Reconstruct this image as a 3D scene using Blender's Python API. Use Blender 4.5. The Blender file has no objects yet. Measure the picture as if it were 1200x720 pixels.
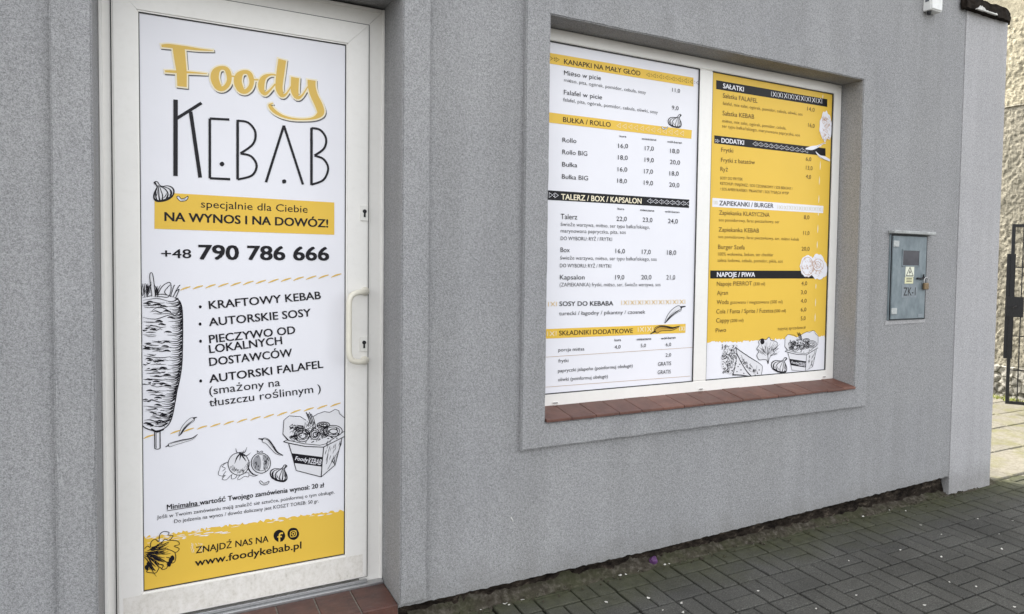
import bpy, bmesh, math, random
from mathutils import Vector, Matrix, noise
random.seed(11)
SC = bpy.context.scene
C = SC.collection
# ------------------------------------------------------------------ camera
cam = bpy.data.cameras.new('camera'); co = bpy.data.objects.new('camera', cam); C.objects.link(co)
cam.sensor_fit = 'HORIZONTAL'; cam.sensor_width = 36.0
cam.lens = 850.018 / 1200 * 36.0
cam.shift_x = -90.019 / 1200; cam.shift_y = -19.197 / 1200
cam.clip_start = 0.05; cam.clip_end = 2000
co.matrix_world = Matrix(((0.863476, 0.006532, -0.504347, 0.000000), (-0.504115, 0.044133, -0.862508, -3.013761), (0.016624, 0.999004, 0.041401, 1.576565), (0.000000, 0.000000, 0.000000, 1.000000)))
SC.camera = co
SC.render.resolution_x, SC.render.resolution_y = 1024, 614
# ------------------------------------------------------------------ sky, sun, exposure
EL = math.radians(47); S = Vector((-.415 * math.cos(EL), .91 * math.cos(EL), math.sin(EL))).normalized()
W = bpy.data.worlds.new('World'); SC.world = W; W.use_nodes = True
wn = W.node_tree; bg = wn.nodes['Background']
sky = wn.nodes.new('ShaderNodeTexSky'); sky.sky_type = 'NISHITA'; sky.sun_disc = False
sky.sun_elevation = EL; sky.sun_rotation = math.atan2(S.x, S.y)
sky.air_density = 1.0; sky.dust_density = 3.0; sky.ozone_density = 1.0
hs = wn.nodes.new('ShaderNodeHueSaturation'); hs.inputs['Saturation'].default_value = .14
wn.links.new(sky.outputs[0], hs.inputs['Color']); wn.links.new(hs.outputs[0], bg.inputs['Color'])
bg.inputs['Strength'].default_value = .15
sl = bpy.data.lights.new('sun', 'SUN'); sl.energy = 2.1; sl.angle = math.radians(.53); sl.color = (1, .95, .86)
so = bpy.data.objects.new('sun', sl); C.objects.link(so); so.rotation_euler = S.to_track_quat('Z', 'Y').to_euler(); so.location = (0, 0, 20)
SC.view_settings.view_transform = 'Standard'; SC.view_settings.look = 'None'
SC.view_settings.gamma = 1; SC.view_settings.use_curve_mapping = False
SC.view_settings.exposure = 2.15
SC.cycles.use_denoising = True

# ------------------------------------------------------------------ materials
def nm(name, rough=.6, spec=.4):
    m = bpy.data.materials.new(name); m.use_nodes = True; t = m.node_tree; b = t.nodes['Principled BSDF']
    b.inputs['Roughness'].default_value = rough; b.inputs['Specular IOR Level'].default_value = spec
    return m, t, b
def N(t, kind, **kw):
    n = t.nodes.new(kind)
    for k, v in kw.items():
        if k in n.inputs: n.inputs[k].default_value = v
        else: setattr(n, k, v)
    return n
def ramp(t, src, stops):
    r = t.nodes.new('ShaderNodeValToRGB'); t.links.new(src, r.inputs[0])
    e = r.color_ramp.elements
    while len(e) < len(stops): e.new(.5)
    for i, (p, c) in enumerate(stops): e[i].position = p; e[i].color = (*c, 1) if len(c) == 3 else c
    return r.outputs[0]
def mix(t, f, a, b, mode='MIX'):
    n = t.nodes.new('ShaderNodeMix'); n.data_type = 'RGBA'; n.blend_type = mode
    for s, v in ((n.inputs[0], f), (n.inputs[6], a), (n.inputs[7], b)):
        if hasattr(v, 'links') or hasattr(v, 'is_linked'): t.links.new(v, s)
        else: s.default_value = v if not isinstance(v, tuple) else (*v, 1)
    return n.outputs[2]
def coords(t): return t.nodes.new('ShaderNodeNewGeometry').outputs['Position']
def noi(t, vec, scale, detail=3, rough=.55):
    n = N(t, 'ShaderNodeTexNoise', Scale=scale, Detail=detail, Roughness=rough); t.links.new(vec, n.inputs['Vector']); return n.outputs['Fac']
def bump(t, b, h, strength, dist):
    n = N(t, 'ShaderNodeBump', Strength=strength, Distance=dist); t.links.new(h, n.inputs['Height']); t.links.new(n.outputs[0], b.inputs['Normal'])
def stretch(t, vec, s):
    m = N(t, 'ShaderNodeMapping'); m.inputs['Scale'].default_value = s; t.links.new(vec, m.inputs['Vector']); return m.outputs[0]

def stucco(name, base, dark, scale=150, amp=.55):
    m, t, b = nm(name, .92, .2); p = coords(t)
    ro = N(t, 'ShaderNodeMapping'); ro.inputs['Rotation'].default_value = (.37, .61, .83); ro.inputs['Location'].default_value = (1.3, 2.7, .4); t.links.new(p, ro.inputs['Vector']); pr_ = ro.outputs[0]
    g = noi(t, pr_, scale, 2, .7)
    gb = noi(t, pr_, scale * .42, 3, .65); gm_ = N(t, 'ShaderNodeMath', operation='MULTIPLY_ADD'); gm_.inputs[1].default_value = .42; t.links.new(gb, gm_.inputs[0]); g5 = N(t, 'ShaderNodeMath', operation='MULTIPLY'); g5.inputs[1].default_value = .66; t.links.new(g, g5.inputs[0]); t.links.new(g5.outputs[0], gm_.inputs[2]); g = gm_.outputs[0]
    col = ramp(t, g, [(.42, dark), (.535, base), (.64, tuple(min(1, c * 1.28) for c in base))])
    big = noi(t, p, 1.1, 4, .6); big2 = noi(t, stretch(t, p, (6, 6, .5)), 1.2, 3)
    col = mix(t, .5, col, ramp(t, big, [(.3, (.86, .86, .88)), (.7, (1.08, 1.07, 1.06))]), 'MULTIPLY')
    col = mix(t, .5, col, ramp(t, big2, [(.33, (.87, .87, .86)), (.62, (1.06, 1.06, 1.06))]), 'MULTIPLY')
    sz = N(t, 'ShaderNodeSeparateXYZ'); t.links.new(p, sz.inputs[0]); mz = N(t, 'ShaderNodeMapRange'); t.links.new(sz.outputs[2], mz.inputs[0])
    for i, q in ((1, .05), (2, .34), (3, .5), (4, -.12)): mz.inputs[i].default_value = q
    az = N(t, 'ShaderNodeMath', operation='MULTIPLY_ADD'); az.inputs[1].default_value = .8; t.links.new(noi(t, p, 7, 5, .7), az.inputs[0]); t.links.new(mz.outputs[0], az.inputs[2])
    col = mix(t, ramp(t, az.outputs[0], [(.55, (0, 0, 0)), (1.05, (.5, .5, .5))]), col, (.17, .165, .15))   # splash dirt near the ground
    t.links.new(col, b.inputs['Base Color'])
    v = N(t, 'ShaderNodeTexVoronoi', Scale=scale * .8); t.links.new(pr_, v.inputs['Vector'])
    ad = N(t, 'ShaderNodeMath', operation='ADD'); t.links.new(g, ad.inputs[0]); t.links.new(v.outputs[0], ad.inputs[1])
    bump(t, b, ad.outputs[0], amp, .004)
    return m
def plain(name, col, rough=.6, spec=.3, var=.08, scale=40, bmp=0):
    m, t, b = nm(name, rough, spec); p = coords(t); g = noi(t, p, scale, 4)
    t.links.new(ramp(t, g, [(.3, tuple(c * (1 - var) for c in col)), (.7, tuple(min(1, c * (1 + var)) for c in col))]), b.inputs['Base Color'])
    if bmp: bump(t, b, g, bmp, .003)
    return m
M = {}
M['stucco'] = stucco('grey_stucco', (.300, .300, .302), (.196, .197, .20), 270, .42)
M['stucco_band'] = stucco('grey_stucco_band', (.305, .305, .307), (.199, .20, .203), 270, .42)
M['stucco_pier'] = stucco('pale_stucco', (.405, .4, .404), (.285, .282, .285), 270, .42)
# white plastic frames: faint dirt low down, slightly glossy
m, t, b = nm('white_plastic', .32, .45); p = coords(t)
g = noi(t, stretch(t, p, (2, 2, 1)), 2.5, 4, .6); g2 = noi(t, p, 45, 4)
c = ramp(t, g, [(.3, (.815, .795, .755)), (.65, (.86, .84, .80))]); c = mix(t, .12, c, ramp(t, g2, [(.3, (.8, .79, .76)), (.5, (1, 1, 1))]), 'MULTIPLY')
t.links.new(c, b.inputs['Base Color']); M['pvc'] = m
m, t, b = nm('soiled_plastic', .4, .4); p = coords(t)
g = noi(t, stretch(t, p, (9, 9, 4)), 4, 6, .7); g2 = noi(t, p, 90, 3)
c = ramp(t, g, [(.3, (.55, .52, .46)), (.4, (.74, .71, .65)), (.6, (.82, .79, .74))]); c = mix(t, .4, c, ramp(t, g2, [(.3, (.75, .73, .68)), (.55, (1, 1, 1))]), 'MULTIPLY')
t.links.new(c, b.inputs['Base Color']); M['pvc_soiled'] = m
M['handle'] = plain('cream_plastic', (.78, .74, .63), .3, .5, .03)
M['gasket'] = plain('rubber_gasket', (.05, .05, .05), .6)
M['metal'] = plain('brushed_metal', (.42, .42, .42), .38, .5, .1, 90); M['metal'].node_tree.nodes['Principled BSDF'].inputs['Metallic'].default_value = .8
M['lockplate'] = plain('plate_white', (.78, .765, .72), .35, .5, .05)
M['dark'] = plain('dark_steel', (.018, .018, .02), .5)
def prnt(name, col, rough=.3, var=.02):
    m, t, b = nm(name, rough, .14); p = coords(t); g = noi(t, p, 3, 3)
    t.links.new(ramp(t, g, [(.3, tuple(c * (1 - var) for c in col)), (.7, tuple(min(1, c * (1 + var)) for c in col))]), b.inputs['Base Color'])
    return m
for k, col in dict(paper=(.83, .825, .865), yellow=(.80, .525, .08), gold=(.70, .47, .115), yellow_dark=(.55, .33, .06), cream=(.86, .78, .58), ink=(.014, .013, .017), grey=(.11, .11, .125), sepia=(.13, .075, .03), black=(.012, .012, .014), sketch_white=(.74, .735, .76), sketch_grey=(.33, .33, .35), brown=(.42, .26, .13), pale=(.66, .6, .42), rust=(.5, .27, .14)).items():
    M[k] = prnt('print_' + k, col)
# glazed terracotta
def tilemat(name, c0, c1, rough):
    m, t, b = nm(name, rough, .4); p = coords(t); gm = t.nodes.new('ShaderNodeNewGeometry')
    g = noi(t, p, 14, 5, .65)
    c = ramp(t, g, [(.3, c0), (.7, c1)]); oi = t.nodes.new('ShaderNodeObjectInfo'); rr = N(t, 'ShaderNodeMath', operation='ADD'); t.links.new(gm.outputs['Random Per Island'], rr.inputs[0]); t.links.new(oi.outputs['Random'], rr.inputs[1]); r2 = N(t, 'ShaderNodeMath', operation='FRACT'); t.links.new(rr.outputs[0], r2.inputs[0]); r = ramp(t, r2.outputs[0], [(0, (.78, .78, .8)), (1, (1.15, 1.13, 1.1))]); gd_ = noi(t, p, 55, 5, .75); c = mix(t, ramp(t, gd_, [(.52, (0, 0, 0)), (.72, (.35, .35, .35))]), c, (.2, .16, .13))
    c = mix(t, .8, c, r, 'MULTIPLY'); t.links.new(c, b.inputs['Base Color']); bump(t, b, g, .15, .002); return m
M['sill'] = tilemat('sill_tile', (.105, .046, .034), (.17, .077, .056), .5)
M['step'] = tilemat('step_tile', (.06, .03, .025), (.135, .058, .043), .45)
M['grout'] = plain('grout', (.27, .25, .22), .9, .1, .3, 60)
# pavers
m, t, b = nm('grey_pavers', .9, .2); p = coords(t); gm = t.nodes.new('ShaderNodeNewGeometry'); sx = N(t, 'ShaderNodeSeparateXYZ'); t.links.new(p, sx.inputs[0])
g = noi(t, p, 160, 3, .7); g2 = noi(t, p, 2.2, 4, .6); g3 = noi(t, p, 22, 4, .7)
c = ramp(t, g, [(.3, (.042, .041, .038)), (.5, (.072, .071, .066)), (.64, (.108, .106, .098)), (.74, (.2, .195, .18))])
c = mix(t, .7, c, ramp(t, gm.outputs['Random Per Island'], [(0, (.86, .86, .86)), (1, (1.14, 1.13, 1.11))]), 'MULTIPLY')
c = mix(t, .7, c, ramp(t, g2, [(.32, (.72, .72, .7)), (.66, (1.22, 1.22, 1.2))]), 'MULTIPLY')
mr = N(t, 'ShaderNodeMapRange'); t.links.new(sx.outputs[1], mr.inputs[0])
for i, v in ((1, -.62), (2, .02), (3, -.25), (4, .62)): mr.inputs[i].default_value = v
ad = N(t, 'ShaderNodeMath', operation='ADD'); t.links.new(mr.outputs[0], ad.inputs[0])
sc_ = N(t, 'ShaderNodeMath', operation='MULTIPLY'); sc_.inputs[1].default_value = .75; t.links.new(noi(t, p, 3.5, 5, .65), sc_.inputs[0]); t.links.new(sc_.outputs[0], ad.inputs[1])
mossf = ramp(t, ad.outputs[0], [(.5, (0, 0, 0)), (.95, (.85, .85, .85))])
mossc = ramp(t, g3, [(.3, (.036, .038, .018)), (.7, (.08, .082, .045))])
c = mix(t, mossf, c, mossc); t.links.new(c, b.inputs['Base Color'])
bump(t, b, g, .35, .003); M['paver'] = m
M['joint'] = plain('joint_soil', (.018, .018, .013), .95, .1, .4, 50, .5)
M['ground'] = plain('street_ground', (.075, .074, .07), .95, .1, .2, 3)
# soil / mortar strip
m, t, b = nm('dirt', .95, .1); p = coords(t); g = noi(t, p, 35, 6, .7); g2 = noi(t, p, 5, 4)
c = ramp(t, g, [(.3, (.03, .026, .018)), (.5, (.06, .052, .04)), (.74, (.16, .145, .12))]); c = mix(t, ramp(t, g2, [(.42, (0, 0, 0)), (.62, (.55, .55, .55))]), c, (.055, .06, .03)); t.links.new(c, b.inputs['Base Color']); bump(t, b, g, .7, .01); M['dirt'] = m
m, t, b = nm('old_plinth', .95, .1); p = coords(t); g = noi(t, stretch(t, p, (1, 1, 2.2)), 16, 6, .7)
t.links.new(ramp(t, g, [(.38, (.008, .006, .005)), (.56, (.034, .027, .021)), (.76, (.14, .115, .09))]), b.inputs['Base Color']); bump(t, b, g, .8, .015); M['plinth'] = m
# yard slabs
m, t, b = nm('yard_slab', .9, .2); p = coords(t); gm = t.nodes.new('ShaderNodeNewGeometry'); g = noi(t, p, 30, 5, .7); g2 = noi(t, p, 2.6, 5, .65)
c = ramp(t, g, [(.3, (.115, .107, .086)), (.7, (.21, .197, .165))]); c = mix(t, .7, c, ramp(t, gm.outputs['Random Per Island'], [(0, (.85, .85, .82)), (1, (1.12, 1.1, 1.06))]), 'MULTIPLY')
c = mix(t, ramp(t, g2, [(.46, (0, 0, 0)), (.62, (.75, .75, .75))]), c, (.13, .125, .055)); t.links.new(c, b.inputs['Base Color']); bump(t, b, g, .5, .006); M['slab'] = m
# roughcast neighbour
m, t, b = nm('roughcast', .95, .1); p = coords(t); sx = N(t, 'ShaderNodeSeparateXYZ'); t.links.new(p, sx.inputs[0]); g = noi(t, p, 26, 5, .7); g2 = noi(t, p, 2, 4)
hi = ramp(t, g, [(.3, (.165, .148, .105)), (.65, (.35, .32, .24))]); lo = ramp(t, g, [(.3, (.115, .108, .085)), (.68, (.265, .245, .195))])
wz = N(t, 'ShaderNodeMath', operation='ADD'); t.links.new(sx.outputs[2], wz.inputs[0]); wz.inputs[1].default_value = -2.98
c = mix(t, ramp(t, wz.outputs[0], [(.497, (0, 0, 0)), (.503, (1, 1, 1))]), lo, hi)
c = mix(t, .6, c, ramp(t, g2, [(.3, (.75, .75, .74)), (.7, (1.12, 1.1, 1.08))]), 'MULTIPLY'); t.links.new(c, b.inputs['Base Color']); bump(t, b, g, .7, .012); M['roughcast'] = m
m, t, b = nm('rubble_stone', .95, .1); p = coords(t); v = N(t, 'ShaderNodeTexVoronoi', Scale=7); t.links.new(p, v.inputs['Vector']); v2 = N(t, 'ShaderNodeTexVoronoi', Scale=7, feature='DISTANCE_TO_EDGE'); t.links.new(p, v2.inputs['Vector'])
c = ramp(t, v.outputs['Color'], [(.2, (.12, .115, .1)), (.8, (.3, .285, .25))]); c = mix(t, ramp(t, v2.outputs[0], [(.02, (1, 1, 1)), (.08, (0, 0, 0))]), c, (.08, .075, .06)); t.links.new(c, b.inputs['Base Color']); bump(t, b, noi(t, p, 40, 4), .6, .01); M['rubble'] = m
M['black_iron'] = plain('black_iron', (.012, .012, .013), .45, .4, .3, 80)
M['tar'] = plain('tarred_board', (.018, .014, .011), .9, .1, .5, 24, .8)
M['mortar'] = plain('white_mortar', (.6, .59, .56), .9, .1, .2, 40, .5)
# blue-grey cabinet paint, sun-bleached
m, t, b = nm('cabinet_paint', .5, .35); p = coords(t); g = noi(t, stretch(t, p, (4, 4, 2)), 6, 6, .65)
t.links.new(ramp(t, g, [(.28, (.125, .155, .172)), (.5, (.175, .212, .228)), (.75, (.235, .27, .285))]), b.inputs['Base Color']); bump(t, b, noi(t, p, 120, 2), .1, .001); M['cabinet'] = m
M['hinge'] = plain('hinge_pale', (.42, .44, .43), .5, .3, .15, 60)
M['hood'] = plain('hood_zinc', (.36, .37, .36), .55, .4, .25, 30)
M['pane'] = plain('dusty_pane', (.055, .055, .065), .15, .5, .2, 20)
M['plate'] = plain('stencilled_plate', (.22, .25, .27), .5, .3, .15, 60)
M['brass'] = plain('dull_brass', (.2, .14, .075), .45, .5, .3, 120); M['brass'].node_tree.nodes['Principled BSDF'].inputs['Metallic'].default_value = .5
M['sticker'] = plain('sticker_white', (.72, .73, .6), .4, .3, .06, 60); M['sticker_yellow'] = plain('sticker_cream', (.68, .66, .42), .4, .3, .06, 60)
M['box_white'] = plain('box_plastic', (.72, .72, .70), .45, .4, .08, 40); M['box_grey'] = plain('box_label', (.12, .13, .14), .5)
M['scrap'] = plain('pale_scrap', (.62, .6, .55), .8, .2, .2, 90); M['purple'] = plain('purple_scrap', (.09, .035, .11), .6, .3, .4, 60)
M['inside'] = plain('roofing', (.08, .08, .08), .9, .1)

# ------------------------------------------------------------------ builders
def link(name, bm, mat, parent=None, smooth=False, recalc=True):
    if recalc: bmesh.ops.recalc_face_normals(bm, faces=bm.faces)
    me = bpy.data.meshes.new(name); 
    base = Vector(parent['base']) if parent is not None else Vector((0, 0, 0))
    if parent is not None: bmesh.ops.translate(bm, verts=bm.verts, vec=-base)
    bm.to_mesh(me); bm.free()
    for mm in (mat if isinstance(mat, (list, tuple)) else [mat]): me.materials.append(mm)
    if smooth:
        for f in me.polygons: f.use_smooth = True
    o = bpy.data.objects.new(name, me); C.objects.link(o)
    if parent is not None:
        if parent.type == 'EMPTY': o.parent = parent
        else: o.parent = parent
    o['base'] = list(base); return o
def thing(name, label, cat, base, group=None):
    o = bpy.data.objects.new(name, None); o.empty_display_size = .1; C.objects.link(o); o.location = base; o['base'] = list(base)
    o['label'] = label; o['category'] = cat
    if group: o['group'] = group
    return o
def sub(name, bm, mat, part, **k):
    # a piece of a part: same origin as the thing, parented to the part
    return link(name, bm, mat, part, **k)
def solo(name, bm, mat, label, cat, group=None, **k):
    o = link(name, bm, mat, None, **k); o['label'] = label; o['category'] = cat
    if group: o['group'] = group
    return o
def struct(name, bm, mat, kind='structure', **k):
    o = link(name, bm, mat, None, **k); o['kind'] = kind; return o
def box(bm, x0, x1, y0, y1, z0, z1, bev=0, seg=1):
    r = bmesh.ops.create_cube(bm, size=1)
    for v in r['verts']: v.co = Vector((x0 + (v.co.x + .5) * (x1 - x0), y0 + (v.co.y + .5) * (y1 - y0), z0 + (v.co.z + .5) * (z1 - z0)))
    if bev:
        es = list({e for v in r['verts'] for e in v.link_edges})
        bmesh.ops.bevel(bm, geom=es, offset=bev, segments=seg, affect='EDGES', profile=.5)
    return r['verts']
def prism(bm, poly, axis_from, axis_to, axis='z'):
    """poly: list of 2D points; extruded along axis"""
    def P(a, b, c): return (a, b, c) if axis == 'z' else ((a, c, b) if axis == 'y' else (c, a, b))
    lo = [bm.verts.new(P(*p, axis_from)) for p in poly]; hi = [bm.verts.new(P(*p, axis_to)) for p in poly]
    n = len(poly); bm.faces.new(lo); bm.faces.new(hi)
    for i in range(n): bm.faces.new((lo[i], lo[(i + 1) % n], hi[(i + 1) % n], hi[i]))
def tube(bm, pts, r, seg=10, closed=False, cap=True):
    pts = [Vector(p) for p in pts]; rings = []; n = len(pts); prev = None
    for i, p in enumerate(pts):
        a = pts[max(0, i - 1)]; b = pts[min(n - 1, i + 1)]; d = (b - a).normalized()
        if prev is None: u = d.orthogonal().normalized()
        else: u = (prev - d * prev.dot(d)).normalized()
        prev = u; w = d.cross(u); rr = r[i] if isinstance(r, (list, tuple)) else r
        rings.append([bm.verts.new(p + u * rr * math.cos(2 * math.pi * k / seg) + w * rr * math.sin(2 * math.pi * k / seg)) for k in range(seg)])
    for a, b in zip(rings, rings[1:]):
        for k in range(seg): bm.faces.new((a[k], a[(k + 1) % seg], b[(k + 1) % seg], b[k]))
    if cap: bm.faces.new(rings[0][::-1]); bm.faces.new(rings[-1])
def smooth_path(pts, n=8, closed=False):
    L = len(pts); out = []
    rng = range(L if closed else L - 1)
    for i in rng:
        p0 = pts[(i - 1) % L] if closed or i > 0 else pts[0]; p1 = pts[i]; p2 = pts[(i + 1) % L]; p3 = pts[(i + 2) % L] if closed or i + 2 < L else pts[-1]
        for k in range(n):
            s = k / n
            out.append(tuple(.5 * ((2 * b) + (-a + c) * s + (2 * a - 5 * b + 4 * c - d) * s * s + (-a + 3 * b - 3 * c + d) * s ** 3) for a, b, c, d in zip(p0, p1, p2, p3)))
    if not closed: out.append(tuple(pts[-1]))
    return out
def mitred(bm, x0, x1, z0, z1, wl, wr, wt, wb, y0, y1, bev=.004, gap=.0008):
    """four mitred profile bars round an opening"""
    X0, X1, Z0, Z1 = x0 + wl, x1 - wr, z0 + wb, z1 - wt; g = gap
    for poly in ([(x0, z0 + g), (X0, Z0 + g), (X0, Z1 - g), (x0, z1 - g)], [(x1, z0 + g), (x1, z1 - g), (X1, Z1 - g), (X1, Z0 + g)],
                 [(x0 + g, z1), (X0 + g, Z1), (X1 - g, Z1), (x1 - g, z1)], [(x0 + g, z0), (x1 - g, z0), (X1 - g, Z0), (X0 + g, Z0)]):
        b2 = bmesh.new(); prism(b2, poly, y0, y1, 'y')
        bmesh.ops.recalc_face_normals(b2, faces=b2.faces)
        es = [e for e in b2.edges if abs(e.verts[0].co.y - y0) < 1e-6 and abs(e.verts[1].co.y - y0) < 1e-6 and (abs(e.verts[0].co.x - e.verts[1].co.x) < 1e-6 or abs(e.verts[0].co.z - e.verts[1].co.z) < 1e-6)]
        bmesh.ops.bevel(b2, geom=es, offset=bev, segments=2, affect='EDGES')
        me = bpy.data.meshes.new('t'); b2.to_mesh(me); b2.free(); bm.from_mesh(me); bpy.data.meshes.remove(me)
# ================================================================== ground
def gz(y): return .03 * min(y, .05) - .004
bm = bmesh.new(); q = [bm.verts.new(p) for p in ((-300, -300, -.2), (300, -300, -.2), (300, 300, -.2), (-300, 300, -.2))]; bm.faces.new(q)
struct('ground', bm, M['ground'])
bm = bmesh.new()   # bedding under the pavers
for x0, x1, y0, y1 in ((-3, 9, -4.2, .09),):
    q = [bm.verts.new((x, y, gz(y) - .012)) for x, y in ((x0, y0), (x1, y0), (x1, y1), (x0, y1))]; bm.faces.new(q)
struct('paving_bed', bm, M['joint'])
def block(bm, x0, x1, y0, y1, zt, h=.06, bev=.0035, jit=.0015):
    r = random.random; dz = (r() - .5) * .003; tx = (r() - .5) * .01; ty = (r() - .5) * .01
    cx, cy = (x0 + x1) / 2, (y0 + y1) / 2
    lo = [(x0, y0), (x1, y0), (x1, y1), (x0, y1)]; lo = [(x + (r() - .5) * 2 * jit, y + (r() - .5) * 2 * jit) for x, y in lo]
    def Zf(x, y): return zt(y) + dz + tx * (x - cx) + ty * (y - cy)
    inn = [(x + bev * (1 if x < cx else -1), y + bev * (1 if y < cy else -1)) for x, y in lo]
    a = [bm.verts.new((x, y, zt(y) - h)) for x, y in lo]; b = [bm.verts.new((x, y, Zf(x, y) - bev)) for x, y in lo]; c = [bm.verts.new((x, y, Zf(x, y))) for x, y in inn]
    for i in range(4):
        j = (i + 1) % 4; bm.faces.new((a[i], a[j], b[j], b[i])); bm.faces.new((b[i], b[j], c[j], c[i]))
    bm.faces.new(c)
bm = bmesh.new(); cs = .1975; ry = .2055; gap = .005
row = 1; ytop = -.143 + .208
while ytop > -4.0:
    y1, y0 = ytop, ytop - ry
    ph = 3.048 - cs if row % 2 == 0 else 3.048
    k0 = int((-2.6 - ph) / cs) - 1
    for k in range(k0, k0 + 64):
        x0 = ph + k * cs + random.uniform(-.003, .003); x1 = x0 + cs
        sk = -.09 * ((y0 + y1) / 2 + .35)          # joints drift a little off square, as laid
        x0 += sk * -.12; x1 += sk * -.12
        if k % 2 == 0:
            ym = (y0 + y1) / 2
            block(bm, x0 + gap, x1 - gap, y0 + gap, ym - gap * .85, gz); block(bm, x0 + gap, x1 - gap, ym + gap * .85, y1 - gap, gz)
        else:
            xm = (x0 + x1) / 2
            block(bm, x0 + gap, xm - gap * .85, y0 + gap, y1 - gap, gz); block(bm, xm + gap * .85, x1 - gap, y0 + gap, y1 - gap, gz)
    ytop -= ry; row += 1
struct('pavement', bm, M['paver'])
# yard slabs behind the gate pier
bm = bmesh.new(); y = .03; r_ = 0
def gy(y): return .012 + .018 * y
while y < 7.5:
    d = random.choice((.36, .45, .5)); x = 5.0 + random.uniform(-.4, 0)
    while x < 8.75:
        w = random.choice((.45, .6, .75)); block(bm, x + .006, min(x + w, 8.75) - .006, y + .006, y + d - .006, gy, .05, .008, .006); x += w
    y += d
struct('yard_paving', bm, M['slab'])
bm = bmesh.new(); q = [bm.verts.new((x, y, gy(y) - .016)) for x, y in ((5.0, .005), (9, .005), (9, 8), (5.0, 8))]; bm.faces.new(q); struct('yard_bed', bm, M['slab'])

# dirt and mortar along the foot of the wall
bm = bmesh.new(); nx, ny = 420, 9; vs = []
for i in range(nx + 1):
    x = .9 + (5.25 - .9) * i / nx; r2 = []
    for j in range(ny + 1):
        f = j / ny; y = .07 - .092 * f
        h = noise.noise(Vector((x * 9, y * 9, 3))) * .008 + noise.noise(Vector((x * 40, y * 40, 1))) * .006
        edge = noise.noise(Vector((x * 5, 0, 7))) * .03
        r2.append(bm.verts.new((x, y + edge * f, gz(y) + max(.03, .058 - .009 * max(0, x - 1.5)) * (1 - f) ** 1.6 + .004 * (1 - f) + h - (.016 if j == ny else 0))))
    vs.append(r2)
for i in range(nx):
    for j in range(ny): bm.faces.new((vs[i][j], vs[i][j + 1], vs[i + 1][j + 1], vs[i + 1][j]))
struct('wall_foot_dirt', bm, M['dirt'], 'stuff', smooth=True)
bm = bmesh.new()
for i in range(420):
    x = random.uniform(.95, 5.1); y = random.gauss(.0, .035); r = random.uniform(.002, .007) * (1.4 if random.random() < .08 else 1)
    rr = bmesh.ops.create_icosphere(bm, subdivisions=1, radius=r, matrix=Matrix.Translation((x, min(y, .06), gz(y) + .008)))
    for v in rr['verts']: v.co += Vector((random.uniform(-.3, .3) * r, random.uniform(-.3, .3) * r, random.uniform(-.3, .2) * r))
struct('grit', bm, M['dirt'], 'stuff')

# ================================================================== building
JL, JR, DT = -.208, .848, 2.676
OX0, OX1, OZ0, OZ1 = 1.524, 3.641, .79, 2.692
XL, XR, ZT = -4.5, 4.668, 4.3
bld = thing('shop_building', 'grey stuccoed single-storey shop front with glazed door and wide window', 'building', (0, 0, 0))
def zb(x): return .085 + max(0, x - 2.2) * .0178
def jag(x): return zb(x) + noise.noise(Vector((x * 26, 2, 0))) * .006 + noise.noise(Vector((x * 90, 5, 0))) * .003
bm = bmesh.new()
def front(x0, x1, z0, z1, y=0.):
    q = [bm.verts.new((x, y, z)) for x, z in ((x0, z0), (x1, z0), (x1, z1), (x0, z1))]; bm.faces.new(q)
def foot(x0, x1, z1, y=0., dep=.07, bm=bm):
    n = max(2, int((x1 - x0) / .012)); xs = [x0 + (x1 - x0) * i / n for i in range(n + 1)]
    for a, b in zip(xs, xs[1:]):
        v = [bm.verts.new(p) for p in ((a, y, jag(a)), (b, y, jag(b)), (b, y, z1), (a, y, z1), (a, y + dep, jag(a) + .004), (b, y + dep, jag(b) + .004))]
        bm.faces.new(v[:4]); bm.faces.new((v[0], v[4], v[5], v[1]))
ZF = .3
foot(XL, JL, ZF); foot(JR, XR, ZF)
front(XL, JL, ZF, ZT); front(JL, JR, DT, ZT)
front(JR, OX0, ZF, ZT); front(OX0, OX1, ZF, OZ0); front(OX0, OX1, OZ1, ZT); front(OX1, XR, ZF, ZT)
def quad(*p): bm.faces.new([bm.verts.new(q) for q in p])
RD = .34
quad((JR, 0, .06), (JR, RD, .06), (JR, RD, DT), (JR, 0, DT)); quad((JL, 0, .06), (JL, RD, .06), (JL, RD, DT), (JL, 0, DT)); quad((JL, 0, DT), (JR, 0, DT), (JR, RD, DT), (JL, RD, DT))
quad((OX0, 0, OZ0), (OX0, .22, OZ0), (OX0, .22, OZ1), (OX0, 0, OZ1)); quad((OX1, 0, OZ0), (OX1, .22, OZ0), (OX1, .22, OZ1), (OX1, 0, OZ1)); quad((OX0, 0, OZ1), (OX1, 0, OZ1), (OX1, .22, OZ1), (OX0, .22, OZ1)); quad((OX0, 0, OZ0), (OX1, 0, OZ0), (OX1, .22, OZ0), (OX0, .22, OZ0))
quad((XR, 0, zb(XR)), (XR, 1.15, zb(XR)), (XR, 1.15, ZT), (XR, 0, ZT)); quad((2.6, 1.15, 0), (XR, 1.15, 0), (XR, 1.15, ZT), (2.6, 1.15, ZT)); quad((2.6, 1.15, 0), (2.6, 6.5, 0), (2.6, 6.5, ZT), (2.6, 1.15, ZT)); quad((XL, 0, 0), (XL, 6.5, 0), (XL, 6.5, ZT), (XL, 0, ZT)); quad((XL, 6.5, 0), (2.6, 6.5, 0), (2.6, 6.5, ZT), (XL, 6.5, ZT))  # unseen rear walls, stepped in plan purely to let sun onto the yard
link('wall', bm, M['stucco'], bld, recalc=False)
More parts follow.
